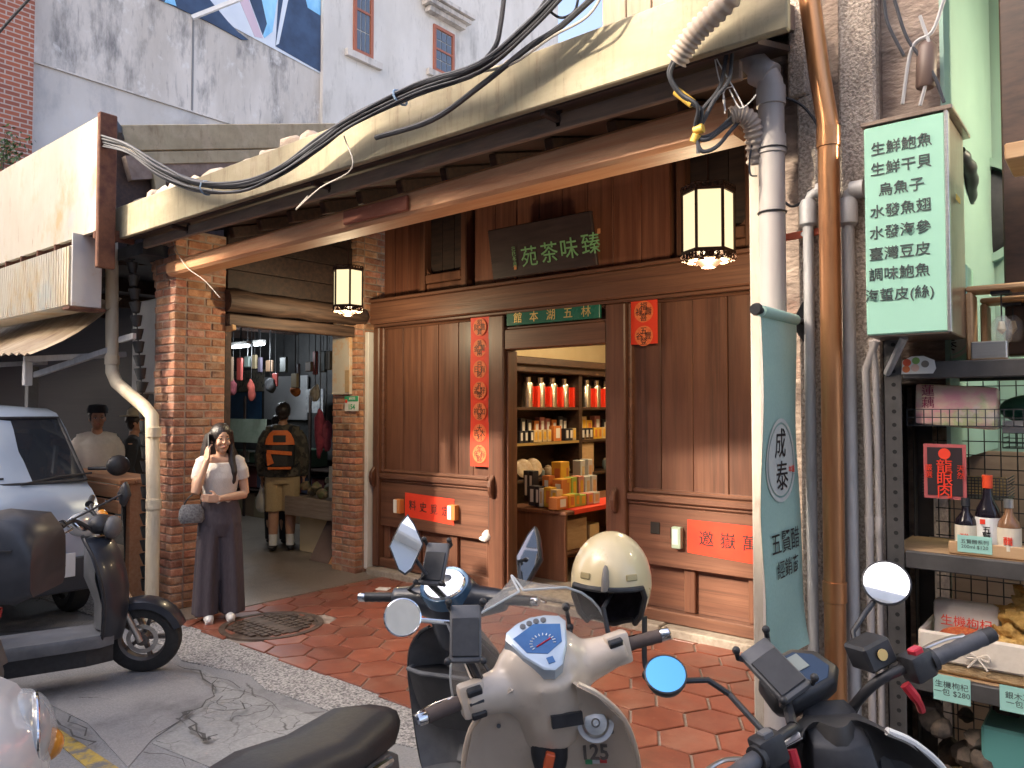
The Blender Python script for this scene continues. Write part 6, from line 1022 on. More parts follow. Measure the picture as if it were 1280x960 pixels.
# inner panel details
ip = INS[A]
MB().lathe([(.034, 0), (.036, .008), (.03, .016), (.012, .018), (.008, .024), (0, .024)], ip(-.128, .87, .004), (-.9, 0, .42), 24).build('fuel_cap', STEEL, A, smooth=True); MB().lathe([(.05, -.004), (.05, .003), (.044, .005), (0, .004)], ip(-.128, .87, .0), (-.9, 0, .42), 24).build('cap_recess', WPAINT, A, smooth=True)
m = MB().ball(ip(0, .8, .004), (.03, .05, .085), 16, 12); m.build('key_recess', BLACK, A, smooth=True); MB().obox(ip(.002, .79, .045), (.012, 0, 0), (0, .012, .004), (0, -.006, .02)).build('key', mat('orange_red_key', (.7, .12, .04), rough=.4), A, bev=.003)
xo = Vector((0, -1, -.08)).normalized(); yo = Vector((.35, 0, .94)); text('125', .052, mat('emblem_bronze', (.1, .07, .05), rough=.3), A, ip(-.125, .785, .014), xo, yo, name='emblem', bold=.03)
for k, c in enumerate(((.05, .3, .12), (.7, .7, .68), (.62, .05, .04))): MB().obox(ip(-.105-.02*k, .75, .004), xo*.0095, Vector(yo)*.006, (.002, 0, -.001)).build('flag_stripe', mat('flag_%d' % k, c, rough=.4), A)
for y, z in ((-.17, .82), (-.03, .86), (.13, .86)): MB().lathe([(.006, 0), (.006, .004), (0, .004)], ip(y, z+.02, .004), (-.9, 0, .4), 8).build('screw', GREYPL, A)
# windscreen
n1, n2 = 16, 8; vs = []
for j in range(n2+1):
    t = j/n2; hwid = .235*sqrt(max(0, 1-t**2.5))+.006
    for i in range(n1+1): s = -1+2*i/n1; vs.append(Vector((.53-.05*t-.07*s*s, s*hwid, .99+.265*t*(1-.12*s*s))))
wsx = MB().add(vs, [(j*(n1+1)+i, j*(n1+1)+i+1, (j+1)*(n1+1)+i+1, (j+1)*(n1+1)+i) for j in range(n2) for i in range(n1)]).xf(S).build('windscreen', mat('smoky_screen', (.5, .49, .46), rough=.05, alpha=.34, spec=.9), A, smooth=True)
rim = [vs[j*(n1+1)] for j in range(n2+1)]+[vs[n2*(n1+1)+i] for i in range(n1+1)]+[vs[j*(n1+1)+n1] for j in range(n2, -1, -1)]; MB().tube(rim, .0035, 6).xf(S).build('edge', mat('clear_edge', (.6, .63, .63), rough=.1, alpha=.7), wsx, smooth=True)
for s in (-1, 1): MB().tube([(.44, s*.12, 1.0), (.49, s*.14, 1.06), (.485, s*.14, 1.12)], .006, 8).ball((.485, s*.14, 1.12), .013, 8, 6).ball((.488, s*.14, 1.06), .011, 8, 6).xf(S).build('screen_bracket', BLACK, wsx, smooth=True)
c = P(503, 772, D=1.93); e = toS(M, S, (.36, .19, 1.03)); mirror(A, inv, c, TOCAM(c)*.75+Vector((.35, -.2, .25)), .047, [c+Vector((.02, .02, 0)), P(560, 778, D=1.96), e], 'round', MIRROR, CHROME)
c2 = P(582, 792, D=1.92); phone_holder(A, inv, c2, TOCAM(c2)+Vector((0, 0, .25)), (0, 0, 1), .95, toS(M, S, (.36, .17, 1.02)))
for s, n in ((-1, 'x'),): MB().tube([S @ Vector((.35, -.2, 1.03)), S @ Vector((.37, -.21, 1.12)), inv @ P(764, 742, D=2.3)], .007, 8).build('mirror_stalk', BLACK, A, smooth=True)
# helmet hung on the right mirror
hcen = P(764, 726, D=2.32); HS = mat('cream_helmet_shell', (.68, .54, .3), (.72, .6, .36), 2, Z3, .28, coat=.6, dirt=[((.5, .4, .24), 9, Z3, .6, .75, .4)])
fwd = (TOCAM(hcen)*Vector((1, 1, 0))).normalized(); fwd = (fwd+Vector((0, 0, .03))-_rt*.12).normalized(); sd = fwd.cross(Vector((.0, 0, 1))).normalized(); uv_ = sd.cross(fwd)
H = root('motorcycle_helmet', 'cream open-face helmet hanging on the cream scooter, opening towards the viewer', 'helmet', hcen-Vector((0, 0, .13)))
def hshell(k, cutk=0):
    rings = []; n = 40
    for j in range(15):
        r = []
        for i in range(n):
            th = 2*pi*i/n; a = abs(((th+pi) % (2*pi))-pi); t = max(0, min(1, (a-.95)/.45)); t = t*t*(3-2*t); zr = .0+(-.12)*t-.02*(a > 2)*min(1, (a-2))
            ph = math.acos(max(-1, min(1, zr/.15)))*j/14+.002; x, y, z = .14*sin(ph)*cos(th), .122*sin(ph)*sin(th), .15*cos(ph); r.append(hcen+(fwd*x+sd*y+uv_*z)*k)
        rings.append(r)
    return rings
ro = hshell(1); ri = hshell(.93); MB().loft(ro, False).build('shell', HS, H, smooth=True, ang=80); MB().loft(ri, False).build('padding', mat('helmet_lining', (.02, .016, .022), (.05, .04, .055), 30, Z3, .9, bump=.5), H, smooth=True, ang=80); MB().loft([ro[-1], ri[-1]], False).build('rim', BLACK, H)
MB().tube(ro[-1]+[ro[-1][0]], .0085, 8).build('edge_trim', BLACK, H, smooth=True)
def onh(th, ph, d=0): return hcen+fwd*(.14+d)*sin(ph)*cos(th)+sd*(.122+d)*sin(ph)*sin(th)+uv_*(.15+d)*cos(ph)
MB().tube([onh(.0, 1.58, .002), onh(.0, 1.4, .006), onh(.0, 1.2, .004), onh(0, 1.12, .0)], [.018, .017, .013, .006], 12, flat=.5).build('peak_clip', mat('taupe_clip', (.26, .22, .18), rough=.4), H, smooth=True)
for s, rr in ((.55, .016), (-.65, .016)): MB().obox(onh(s, 1.35, .0), (onh(s+.1, 1.35)-onh(s-.1, 1.35)).normalized()*.019, (onh(s, 1.3)-onh(s, 1.4)).normalized()*.009, (onh(s, 1.35)-hcen).normalized()*.003).build('badge', mat('gold_badge', (.42, .33, .16), rough=.4, metal=.4), H, bev=.002)
e0 = hcen-sd*-.1-uv_*.09; e0 = hcen+sd*.1-uv_*.1 if (hcen+sd*.1-hcen).dot(_rt) > 0 else hcen-sd*.1-uv_*.1; MB().tube(arc([e0, e0-uv_*.06, e0-uv_*.13-_rt*.0, e0-uv_*.17+_rt*.01], 4), .014, 8, flat=.35).ball(e0-uv_*.175+_rt*.01, (.02, .015, .018), 8, 6).build('chin_strap', BLACK, H, smooth=True)
# ---- B: dark scooter with lozenge mirrors
B, S, inv, hc, nn, up2, M = scooter('dark blue scooter with lozenge mirrors and long black seat behind the cream one', CW(-.235, 2.92, .99), (.36, 0, 1.02), radians(105), radians(2), radians(4), dict(body=GREYP, head=DKBLUE, floor=GREYP, edge=BLACK, grip=BLACK, rail=True))
f0 = hc+nn*.09
rg = lambda R, d, e=1: [f0+Vector((0, 1, 0))*R*cos(2*pi*k/28)*1.15+up2*R*sin(2*pi*k/28)*e+nn*d for k in range(28)]
ds = MB().loft([rg(.088, -.05), rg(.088, -.01), rg(.084, .004), rg(.074, .0)]).xf(S).build('dashboard', mat('blue_silver_bezel', (.06, .13, .22), rough=.2, metal=.3), B, smooth=True); MB().loft([rg(.073, .001), rg(.068, .008), rg(.061, .008)]).xf(S).build('chrome_ring', CHROME, ds, smooth=True); MB().loft([rg(.06, .004), rg(.059, .006)]).xf(S).build('meter', mat('silver_meter', (.4, .43, .45), (.2, .24, .28), 14, Z3, .25), ds)
for s, u, v, D in ((1, 508, 682, 2.68), (-1, 661, 697, 2.72)):
    c = P(u, v, D=D); e = toS(M, S, (.36, s*.19, 1.03)); n = TOCAM(c)+Vector((0, 0, .28))+(_rt*-.1 if s > 0 else _rt*-1.1); mirror(B, inv, c, n, .074, [c-Vector((0, 0, .06)), c-Vector((0, 0, .1))+_rt*.07*(1 if s > 0 else -.4), e], 'lozenge', MIRROR, BLACK)
c2 = P(544, 705, D=2.75); phone_holder(B, inv, c2, TOCAM(c2)+Vector((0, 0, .4))-_rt*.35, (0, 0, 1), 1.05, toS(M, S, (.37, .12, 1.05)))
rings = []                       # glove pocket with open lip
for z, hw, x0, x1 in ((.5, .16, .4, .47), (.6, .185, .36, .47), (.72, .2, .33, .46)): rings.append([Vector((x, y*hw, z)) for x, y in ((x1, -1), (x0+.03, -.98), (x0, -.6), (x0, .6), (x0+.03, .98), (x1, 1))])
pk = MB().loft(rings).build('glove_pocket', BLACK, B, smooth=True, ang=50); MB().tube([Vector(p)+Vector((0, 0, .004)) for p in rings[-1]], .009, 8).build('pocket_lip', GREYP, pk, smooth=True)
BMIR = mat('painted_sky_mirror', (.16, .5, .85), rough=.02, metal=1)  # blue sky reflection painted into the mirror colour
# ---- C: black scooter at the right with bare handlebar
C, S, inv, hc, nn, up2, M = scooter('black scooter with bare handlebar, blue display and red levers beside the rack', CW(.72, 1.72, 1.03), (.33, 0, 1.03), radians(121), radians(6), radians(29), dict(body=mat('satin_charcoal', (.045, .043, .042), (.065, .062, .06), 9, Z3, .4), head=BLACK, floor=BLACK, edge=WHITE, naked=True, bar_w=.38, ldz=.1, ldx=.06, lw=1.12, grip=mat('smoke_grip', (.06, .062, .07), (.1, .1, .11), 20, Z3, .4), barend=BLACK, lever=STEEL))
f0 = Vector((.45, 0, 1.075)); n_ = Vector((-.5, 0, .86)); u_ = Vector((.86, 0, .5)); bxp = lambda k, d, sx=1: [f0+Vector((0, 1, 0))*x*k*sx+u_*y*k+n_*d for x, y in ((-.095, -.03), (-.085, .03), (-.04, .065), (.04, .065), (.085, .03), (.095, -.03), (.06, -.06), (-.06, -.06))]
ds = MB().loft([bxp(.8, -.07), bxp(1.05, -.03), bxp(1.05, .0), bxp(.95, .012)]).xf(S).build('dashboard', BLACK, C, bev=.004, smooth=True); MB().loft([bxp(.8, .0125), bxp(.78, .014)]).xf(S).build('screen', mat('display_glass', (.03, .05, .09), rough=.06), ds)
MB().obox(f0+n_*.0155+u_*.02, (0, .035, 0), u_*.022, n_*.001).xf(S).build('lcd', mat('lcd_grey', (.24, .27, .25), rough=.3), ds)
m = MB(); 
for k in range(9): a = radians(190+50*k/8*2); p = f0+n_*.0155+Vector((0, 1, 0))*.045+u_*-.0; m.bar(p+Vector((0, 1, 0))*cos(a)*.035+u_*sin(a)*.035, p+Vector((0, 1, 0))*cos(a+.2)*.035+u_*sin(a+.2)*.035, .006)
m.xf(S).build('blue_arc', mat('lit_blue', (.05, .25, .8), emis=.5), ds)['kind'] = 'stuff'; MB().lathe([(.03, 0), (.03, .002), (0, .002)], f0+n_*.0155+Vector((0, .04, 0))-u_*.02, n_, 20).xf(S).build('blue_dial', BLUEM, ds)
MB().loft([[Vector((x+d*.045, y*w, z+d*.02)) for d, y in ((1, -1), (-1, -1), (-1.25, 0), (-1, 1), (1, 1))] for x, z, w in ((.375, 1.0, .045), (.35, .985, .062), (.33, .93, .07), (.33, .84, .082), (.36, .72, .09))]).build('centre_console', BLACK, C, bev=.01, seg=2, smooth=True, ang=30);
for s in (-1, 1): MB().prism([(.4, s*.09, .93), (.37, s*.17, .9), (.4, s*.2, .74), (.42, s*.1, .7)], (-.02, 0, .01)).build('inner_panel', GREYP, C, bev=.006); MB().lathe([(.007, 0), (.007, .004), (0, .004)], (.375, s*.165, .86), (-1, 0, .2), 10).build('screw', STEEL, C)
MB().obox((.28, 0, .85), (.004, 0, .002), (0, .025, 0), (-.002, 0, .02)).build('console_latch', GREYPL, C, bev=.003)
MB().obox((.36, -.15, 1.09), (.035, 0, 0), (0, .04, 0), (.004, 0, .03)).xf(S).build('brake_reservoir', BLACK, C, bev=.006); MB().lathe([(.013, 0), (.013, .003), (0, .003)], (.322, -.15, 1.092), (-1, 0, .1), 16).xf(S).build('sight_glass', GOLD, C)
for s in (-1, 1):
    y = s*.215; MB().obox((.3, y, 1.045), (.026, 0, 0), (0, .032, 0), (0, 0, .032)).xf(S).build('switch_pod', BLACK, C, bev=.01, seg=2, smooth=True); MB().obox((.292, y, 1.08), (.012, 0, 0), (0, .014, 0), (0, 0, .008)).xf(S).build('switch', REDP if s < 0 else GREYPL, C, bev=.003)
    MB().tube(arc([(.3, s*.165, 1.02), (.29, s*.175, .98), (.3, s*.185, .95)], 4), [.012]*4+[.009]*5, 8).xf(S).build('parking_lever', REDP, C, smooth=True)
    MB().tube(arc([(.34, s*.2, 1.03), (.42, s*.15, .98), (.46, s*.06, .86), (.46, s*.03, .75)], 5), .006, 6).xf(S).build('brake_hose', BLACK, C, smooth=True)
for s, u, v, D, nv, pts in ((1, 832, 844, 1.72, Vector((0, 0, .75)), [(885, 850, 1.75), (912, 868, 1.74)]), (-1, 1108, 729, 1.92, Vector((0, 0, .33)), [(1082, 765, 1.9), (1066, 790, 1.88), (1072, 815, 1.86)])):
    c = P(u, v, D=D); e = toS(M, S, (.31, s*.2, 1.06)); mirror(C, inv, c, TOCAM(c)+nv, .047 if s > 0 else .056, [c-_rt*.02*-s]+[P(*p[:2], D=p[2]) for p in pts]+[e], 'round', BMIR if s > 0 else MIRROR, BLACK)
c2 = P(968, 838, D=1.78); phone_holder(C, inv, c2, TOCAM(c2)+Vector((0, 0, .7)), -_rt*.55+Vector((0, 0, 1)), 1.0, toS(M, S, (.34, .12, 1.04)))
# ---- D: dark scooter seen from its right side, in front of the van
D_, S, inv, hc, nn, up2, M = scooter('dark grey scooter in shade facing right in front of the van', CW(-2.36, 4.92, 0), (.68, 0, 0), radians(72), radians(2), radians(-26), dict(body=DKBLUE, head=GREYP, floor=GREYP, fender=DKBLUE, edge=BLACK, naked=True, chrome=True, bar_w=.34, grip=BLACK, ground=1))
MB().ball((.43, 0, .98), (.07, .09, .06), 14, 10).xf(S).build('headset_cover', BLACK, D_, smooth=True); MB().tube(arc([(.3, .12, 1.05), (.36, .12, .99), (.36, 0, .96), (.36, -.12, .99), (.3, -.12, 1.05)], 5), .013, 10).xf(S).build('chrome_bar', CHROME, D_, smooth=True); MB().ball((.5, 0, .96), (.05, .09, .07), 16, 10).xf(S).build('headlight', GREYPL, D_, smooth=True)
m = MB().loft([[Vector((x-.002, y, z)) for x, y in ((.43-.04*(z > .6), -w), (.41-.05*(z > .6), -w*.5), (.4-.06*(z > .6), 0), (.41-.05*(z > .6), w*.5), (.43-.04*(z > .6), w), (.47, 0))] for z, w in ((.34, .12), (.5, .15), (.66, .17), (.78, .15), (.84, .1))]); m.build('inner_panel', GREYP, D_, smooth=True, ang=60)
for s, u, v in ((-1, 156, 618),): c = P(u, v, D=4.9); e = toS(M, S, (.31, -.18, 1.05)); mirror(D_, inv, c, -TOCAM(c)+Vector((.6, .2, 0)), .055, [c-Vector((0, 0, .04)), e], 'lozenge', MIRROR, BLACK)
VG0 = mat('tinted_windscreen', (.02, .024, .03), rough=.04, spec=.8)
# ---- G: black scooter with top box, tail towards the viewer's right, and E: white scooter with big headlights
G, S, inv, hc, nn, up2, M = scooter('black scooter with a large top box at the left edge', CW(-2.34, 3.85, .78), (-1.26, 0, .82), radians(226), 0, radians(10), dict(body=BLACK, floor=BLACK, ground=1, plate=GREYPL))
rings = []
for x, w, z0, z1 in ((-.78, .17, .84, 1.07), (-.82, .2, .81, 1.15), (-1.0, .215, .78, 1.18), (-1.2, .21, .76, 1.16), (-1.27, .18, .79, 1.08)): rings.append([Vector((x, y*w, z0+(z1-z0)*q)) for y, q in ((-.85, 0), (-1, .12), (-1.02, .5), (-.97, .85), (-.8, 1), (.8, 1), (.97, .85), (1.02, .5), (1, .12), (.85, 0))])
tb = MB().loft(rings).build('top_box', mat('satin_black_box', (.03, .032, .038), (.045, .047, .055), 8, Z3, .4), G, smooth=True, ang=50); MB().box(-1.2, -.82, -.2245, .2245, 1.02, 1.028).build('seam', BLACK, tb); MB().box(-1.0, -.7, -.1, .1, .8, .825).build('rack', BLACK, G)
car = root('parked_car', 'white car corner with clear headlight at the lower left edge', 'car', (-2.40, .60, 0), radians(45), local=True)
cpro = [(-.04, .22), (.03, .36), (.05, .52), (.02, .66), (-.07, .77), (-.22, .84), (-.9, .95), (-1.05, .99), (-1.6, 1.38), (-1.9, 1.45), (-2.8, 1.42), (-3.3, 1.12), (-3.55, .95), (-3.6, .6), (-3.55, .28), (-2.4, .2), (-1.2, .2)]
def crr(y, ins, tx): return [Vector((-1.8+(x+1.8)*(1-ins*.25)-(tx if x > -.3 else 0), y*(1-.22*max(0, z-.95)), .22+(z-.22)*(1-ins*.1))) for x, z in cpro]
MB().loft([crr(-.8, 1, .12), crr(-.77, .4, .08), crr(-.66, .1, .03), crr(-.35, 0, 0), crr(0, 0, -.01), crr(.35, 0, 0), crr(.66, .1, .03), crr(.77, .4, .08), crr(.8, 1, .12)]).build('body', WPAINT, car, smooth=True, ang=40)
for s in (-1, 1):
    q = Vector((-.135, s*.635, .6)); R3 = Matrix.Rotation(s*.5, 3, 'Z'); h = MB().ball(q, (.11, .175, .14), 24, 14, R3).build('headlight', mat('headlight_reflector', (.62, .6, .55), (.4, .38, .34), 4, (1, 30, 1), .18, .8), car, smooth=True); MB().ball(q+Vector((.012, s*.006, 0)), (.112, .178, .144), 24, 14, R3).build('lens', LENS, h, smooth=True); MB().ball(q+Vector((.07, s*.06, -.06)), (.06, .07, .055), 14, 10, R3).build('turn_signal', AMBER, h, smooth=True)
    MB().tube([q+R3 @ Vector((.06, .155*cos(a), .125*sin(a))) for a in [2*pi*k/24 for k in range(25)]], .008, 8).build('chrome_rim', CHROME, h, smooth=True)
    for x in (-.72, -2.85): wheel(car, (x, s*.7, .28), .28, None, .17)
    MB().prism([(-1.25, s*.785, .98), (-2.9, s*.785, .98), (-2.6, s*.72, 1.34), (-1.72, s*.715, 1.36)], (0, s*.006, 0)).build('side_window', VG0, car)
MB().prism([(-1.07, -.62, 1.02), (-1.07, .62, 1.02), (-1.58, .55, 1.385), (-1.58, -.55, 1.385)], (.012, 0, .014)).build('windscreen', VG0, car); MB().box(.02, .06, -.35, .35, .3, .44).build('grille', BLACK, car, bev=.01); MB().box(.061, .068, -.17, .17, .46, .56).build('number_plate', WHITE, car)
# ---- F: silver-blue microvan
VP_ = mat('silver_blue_paint', (.38, .46, .56), (.42, .5, .6), 2, Z3, .3, .25, coat=.6); VG = mat('tinted_windscreen', (.02, .024, .03), rough=.04, spec=.8)
van = root('parked_van', 'silver blue microvan parked in the shade at the left', 'van', (-6.35, 1.93, 0), local=True); 
pro = [(-.06, .3), (.0, .42), (.02, .6), (0, .82), (-.05, .98), (-.14, 1.06), (-.22, 1.1), (-.45, 1.36), (-.66, 1.6), (-.78, 1.68), (-1.0, 1.72), (-2.0, 1.75), (-3.1, 1.7), (-3.25, 1.55), (-3.3, 1.0), (-3.3, .35), (-2, .28), (-1, .28)]
def vr(y, ins, tx): return [Vector((-1.65+(x+1.65)*(1-ins*.35)-(tx if x > -1 else 0), y*(1-.11*max(0, z-.95)), .3+(z-.3)*(1-ins*.12))) for x, z in pro]
MB().loft([vr(-.84, 1, .08), vr(-.81, .45, .03), vr(-.72, .1, .01), vr(-.4, 0, 0), vr(0, -.05, -.015), vr(.4, 0, 0), vr(.72, .1, .01), vr(.81, .45, .03), vr(.84, 1, .08)]).build('body', VP_, van, smooth=True, ang=35)
def wsp(y, t, d): x = -.235-.44*t; z = 1.115+.5*t; return Vector((x+d*.75-.04*(y/.7)**2+.004, y*(1-.085*t), z+d*.66))
N = 10; vs = [wsp(-.68+1.36*i/N, j/4, .012) for j in range(5) for i in range(N+1)]; ws = MB().add(vs, [(j*(N+1)+i, j*(N+1)+i+1, (j+1)*(N+1)+i+1, (j+1)*(N+1)+i) for j in range(4) for i in range(N)]).build('windscreen', VG, van, smooth=True); ed = [wsp(-.69+1.38*i/N, 0, .014) for i in range(N+1)]+[wsp(.69, j/4, .014) for j in range(1, 5)]+[wsp(.69-1.38*i/N, 1, .014) for i in range(1, N+1)]+[wsp(-.69, 1-j/4, .014) for j in range(1, 5)]; MB().tube(ed, .014, 6).build('seal', BLACK, ws, smooth=True)
for y in (-.45, .2): MB().tube([wsp(y, -.02, .03), wsp(y+.3, .06, .03), wsp(y+.55, .08, .028)], .008, 6).build('wiper', BLACK, van, smooth=True)
for s in (-1, 1):
    h = MB().ball((-.03, s*.6, .8), (.05, .15, .1), 18, 12).build('headlight', mat('headlight_reflector', (0, 0, 0)), van, smooth=True); MB().ball((-.018, s*.6, .8), (.052, .152, .102), 18, 12).build('lens', LENS, h, smooth=True); MB().ball((-.03, s*.72, .83), (.045, .05, .07), 12, 8).build('turn_signal', AMBER, h, smooth=True)
    mm = MB().tube([(-.45, s*.78, 1.2), (-.35, s*.9, 1.2)], .015, 8).build('door_mirror', BLACK, van, smooth=True); fused(MB().ball((-.33, s*.97, 1.22), (.06, .1, .09), 14, 10), 'housing', BLACK, mm, .012, 3)
    MB().prism([(-.75, s*.838, 1.08), (-1.5, s*.842, 1.08), (-1.5, s*.795, 1.55), (-1.0, s*.79, 1.56)], (0, s*.006, 0)).build('side_window', VG, van); MB().box(-1.05, -1.6, s*.84, s*.848, .98, 1.0).build('door_handle', BLACK, van)
    for x in (-.62, -2.7): wheel(van, (x, s*.72, .29), .29, None, .16)
MB().box(-.02, .045, -.78, .78, .3, .56).build('bumper', mat('dark_bumper', (.03, .034, .042), rough=.5), van, bev=.03, seg=2, smooth=True); MB().box(-.01, .03, -.42, .42, .68, .78).build('grille', BLACK, van, bev=.01); pt = MB().box(.046, .056, .12, .5, .42, .6).build('number_plate', WHITE, van, bev=.003); text('8450', .12, INK, van, (.058, .31, .51), (0, 1, 0), (0, 0, 1), bold=.03); MB().box(-.3, -.26, -.2, .12, 1.115, 1.13).xf(Matrix.Identity(4)).build('papers', WHITE, van)
# ================================================================ people
SKIN = mat('skin', (.52, .3, .2), (.56, .34, .23), 8, Z3, .5, sss=.12); SKIN2 = mat('tanned_skin', (.42, .22, .14), (.46, .25, .16), 8, Z3, .55, sss=.1); HAIR = mat('black_hair', (.012, .009, .009), (.03, .022, .02), 4, (30, 30, 1.2), .35, bump=.4)
def hand(mb, wrist, d, palm, s=1, curl=.6, thumb=1):
    """wrist point, pointing direction, palm normal: palm plus five bent fingers"""
    w, d, p = Vector(wrist), Vector(d).normalized(), Vector(palm).normalized(); p = (p-d*p.dot(d)).normalized(); r = d.cross(p)
    mb.obox(w+d*.045*s, d*.042*s, r*.034*s, p*.011*s)
    for k, (o, L) in enumerate(((-.027, .062), (-.009, .074), (.009, .07), (.026, .054))):
        a = w+d*.085*s+r*o*s; b = a+(d*cos(curl*.5)+p*sin(curl*.5))*L*.45*s; c = b+(d*cos(curl*1.5)+p*sin(curl*1.5))*L*.32*s; e = c+(d*cos(curl*2.4)+p*sin(curl*2.4))*L*.24*s; mb.tube([a-d*.02*s, a, b, c, e], [.0085*s, .0085*s, .008*s, .0075*s, .0065*s], 8)
    a = w+d*.025*s-r*thumb*.028*s; b = a+(d*.6-r*thumb*.75+p*.2).normalized()*.035*s; mb.tube([a, b, b+(d*.9+p*.35-r*thumb*.15).normalized()*.036*s], [.012*s, .0105*s, .0075*s], 8)
def head(mb, c, f, k=1.0, tilt=0):
    f = Vector(f).normalized(); s = Vector((0, 0, 1)).cross(f).normalized(); u = f.cross(s); R3 = Matrix((f, s, u)).transposed(); c = Vector(c)
    mb.ball(c+u*.02*k, (.092*k, .074*k, .098*k), 22, 16, R3); mb.ball(c+f*.02*k-u*.045*k, (.068*k, .058*k, .07*k), 18, 12, R3); mb.ball(c+f*.055*k-u*.088*k, (.026*k, .028*k, .022*k), 12, 8, R3)
    mb.tube([c+f*.085*k+u*.012*k, c+f*.098*k-u*.012*k, c+f*.106*k-u*.03*k], [.008*k, .0105*k, .0135*k], 10); mb.ball(c+f*.088*k-u*.056*k, (.012*k, .024*k, .012*k), 10, 8, R3)
    for q in (-1, 1): mb.ball(c+s*q*.075*k-u*.005*k-f*.005*k, (.018*k, .009*k, .03*k), 10, 8, R3); mb.ball(c+f*.07*k+s*q*.036*k-u*.028*k, (.024*k, .024*k, .022*k), 10, 8, R3)
    return c, f, s, u
def face(o, c, f, s, u, k=1.0, lips=(.4, .1, .09)):
    for q in (-1, 1):
        e = c+f*.0885*k+s*q*.031*k+u*.006*k; R3 = Matrix((f, s, u)).transposed(); E = MB().ball(e, (.006*k, .0135*k, .0062*k), 12, 8, R3).build('eye', mat('eye_white', (.6, .57, .53), rough=.2), o, smooth=True); MB().ball(e+f*.0035*k, (.0045*k, .006*k, .006*k), 10, 8, R3).build('iris', INK, E, smooth=True)
        MB().tube([e+f*.004*k+u*.0065*k-s*q*.014*k, e+f*.0068*k+u*.0085*k, e+f*.001*k+u*.005*k+s*q*.017*k], .0022*k, 6).build('lash_line', INK, E, smooth=True); MB().tube([e+u*.021*k-s*q*.013*k+f*.005*k, e+u*.0245*k+s*q*.003*k+f*.004*k, e+u*.02*k+s*q*.02*k-f*.006*k], [.0032*k, .0034*k, .0018*k], 6).build('brow', HAIR, o, smooth=True)
    m = c+f*.096*k-u*.056*k; LP = mat('lips', lips, rough=.4); MB().tube([m-s*.019*k-f*.008*k-u*.005*k, m+f*.004*k+u*.002*k, m+s*.019*k-f*.008*k-u*.005*k], [.002*k, .0058*k, .002*k], 8).build('mouth', LP, o, smooth=True)
def fold(rings, amp, n): return [[c+(q-c)*(1+amp*sin(n*i*2*pi/len(r)+.9*j*.15)) for i, q in enumerate(r)] for j, r in enumerate(rings) for c in [sum(r, Vector())/len(r)]]
def ell(c, rx, ry, n=32): return [Vector(c)+Vector((rx*cos(2*pi*i/n), ry*sin(2*pi*i/n), 0)) for i in range(n)]
# ---- the woman on the phone
wp = P(273, 776, Z=0); W_ = root('person', 'woman in white knit top and wide dark trousers, on the phone, leaning by the pillar', 'person', (wp.x, wp.y, .006), radians(-24), local=True)
b = MB(); b.tube([(0, 0, .8), (0, 0, .92), (-.005, 0, 1.03), (.0, 0, 1.15), (0, 0, 1.24)], [.12, .098, .1, .115, .1], 18).tube([(0, -.15, 1.245), (0, -.06, 1.275), (0, .06, 1.275), (0, .15, 1.245)], [.05, .06, .06, .05], 12).tube([(0, 0, 1.24), (.005, 0, 1.32), (.012, 0, 1.38)], [.06, .045, .045], 14)
for s in (-1, 1): b.tube([(0, s*.075, .82), (.0, s*.07, .45), (-.01, s*.065, .08)], [.085, .055, .038], 12).tube([(-.01, s*.065, .08), (.05, s*.07, .035)], [.035, .028], 10)
sh_r, el_r, wr_r = Vector((0, -.165, 1.24)), Vector((.12, -.205, 1.03)), Vector((.12, -.115, 1.29)); sh_l, el_l, wr_l = Vector((0, .165, 1.24)), Vector((.03, .2, 1.0)), Vector((.16, -.03, .985))
b.tube([sh_r, (sh_r+el_r)/2, el_r], [.046, .041, .035], 12).tube([el_r, el_r+(wr_r-el_r)*.35, wr_r], [.035, .035, .023], 12).tube([sh_l, (sh_l+el_l)/2, el_l], [.046, .041, .035], 12).tube([el_l, el_l+(wr_l-el_l)*.35, wr_l], [.035, .035, .023], 12)
hand(b, wr_r, (-.3, .05, 1), (-.5, .9, 0), .95, .5, -1); hand(b, wr_l, (.0, -1, .1), (-1, 0, 0), .95, .45, 1)
hc_, hf, hs, hu = head(b, (.03, .0, 1.45), (1, .2, -.04), .97); fused(b, 'body', SKIN, W_, .0055, 5); face(W_, hc_, hf, hs, hu, .97)
t = MB(); t.loft([ell((0, 0, z), rx, ry) for z, rx, ry in ((.93, .108, .14), (1.0, .105, .132), (1.08, .12, .142), (1.14, .13, .152), (1.2, .118, .155), (1.235, .1, .15), (1.262, .08, .125))])
for s in (-1, 1): t.tube([(0, s*.1, 1.2), (0, s*.125, 1.25), (-.005, s*.15, 1.275)], [.055, .05, .04], 12).tube([(0, s*.145, 1.262), Vector((0, s*.165, 1.24))+(el_r-sh_r)*Vector((.2, 0 if s < 0 else 0, .2)), Vector((.04 if s < 0 else .012, s*.178, 1.13))], [.052, .06, .058], 14).tube([(0, s*.088, 1.268), (0, s*.13, 1.262), (0, s*.165, 1.238)], [.05, .062, .062], 12)
t.ball((.05, 0, 1.13), (.08, .115, .075), 16, 12); t.tube([(-.05, -.1, 1.27), (-.06, 0, 1.275), (-.05, .1, 1.27)], [.05, .055, .05], 12)
fused(t, 'knit_top', mat('white_knit', (.6, .55, .5), (.66, .61, .56), 160, (1, 1, .3), .85, bump=.4), W_, .007, 5)
tr_ = MB(); fr = []
for s in (-1, 1):
    rings = [ell((0, s*y, z), rx, ry) for z, y, rx, ry in ((.06, .108, .115, .1), (.3, .1, .11, .096), (.55, .085, .105, .098), (.75, .07, .11, .1), (.86, .06, .105, .095))]; tr_.loft(fold(rings, .085, 6))
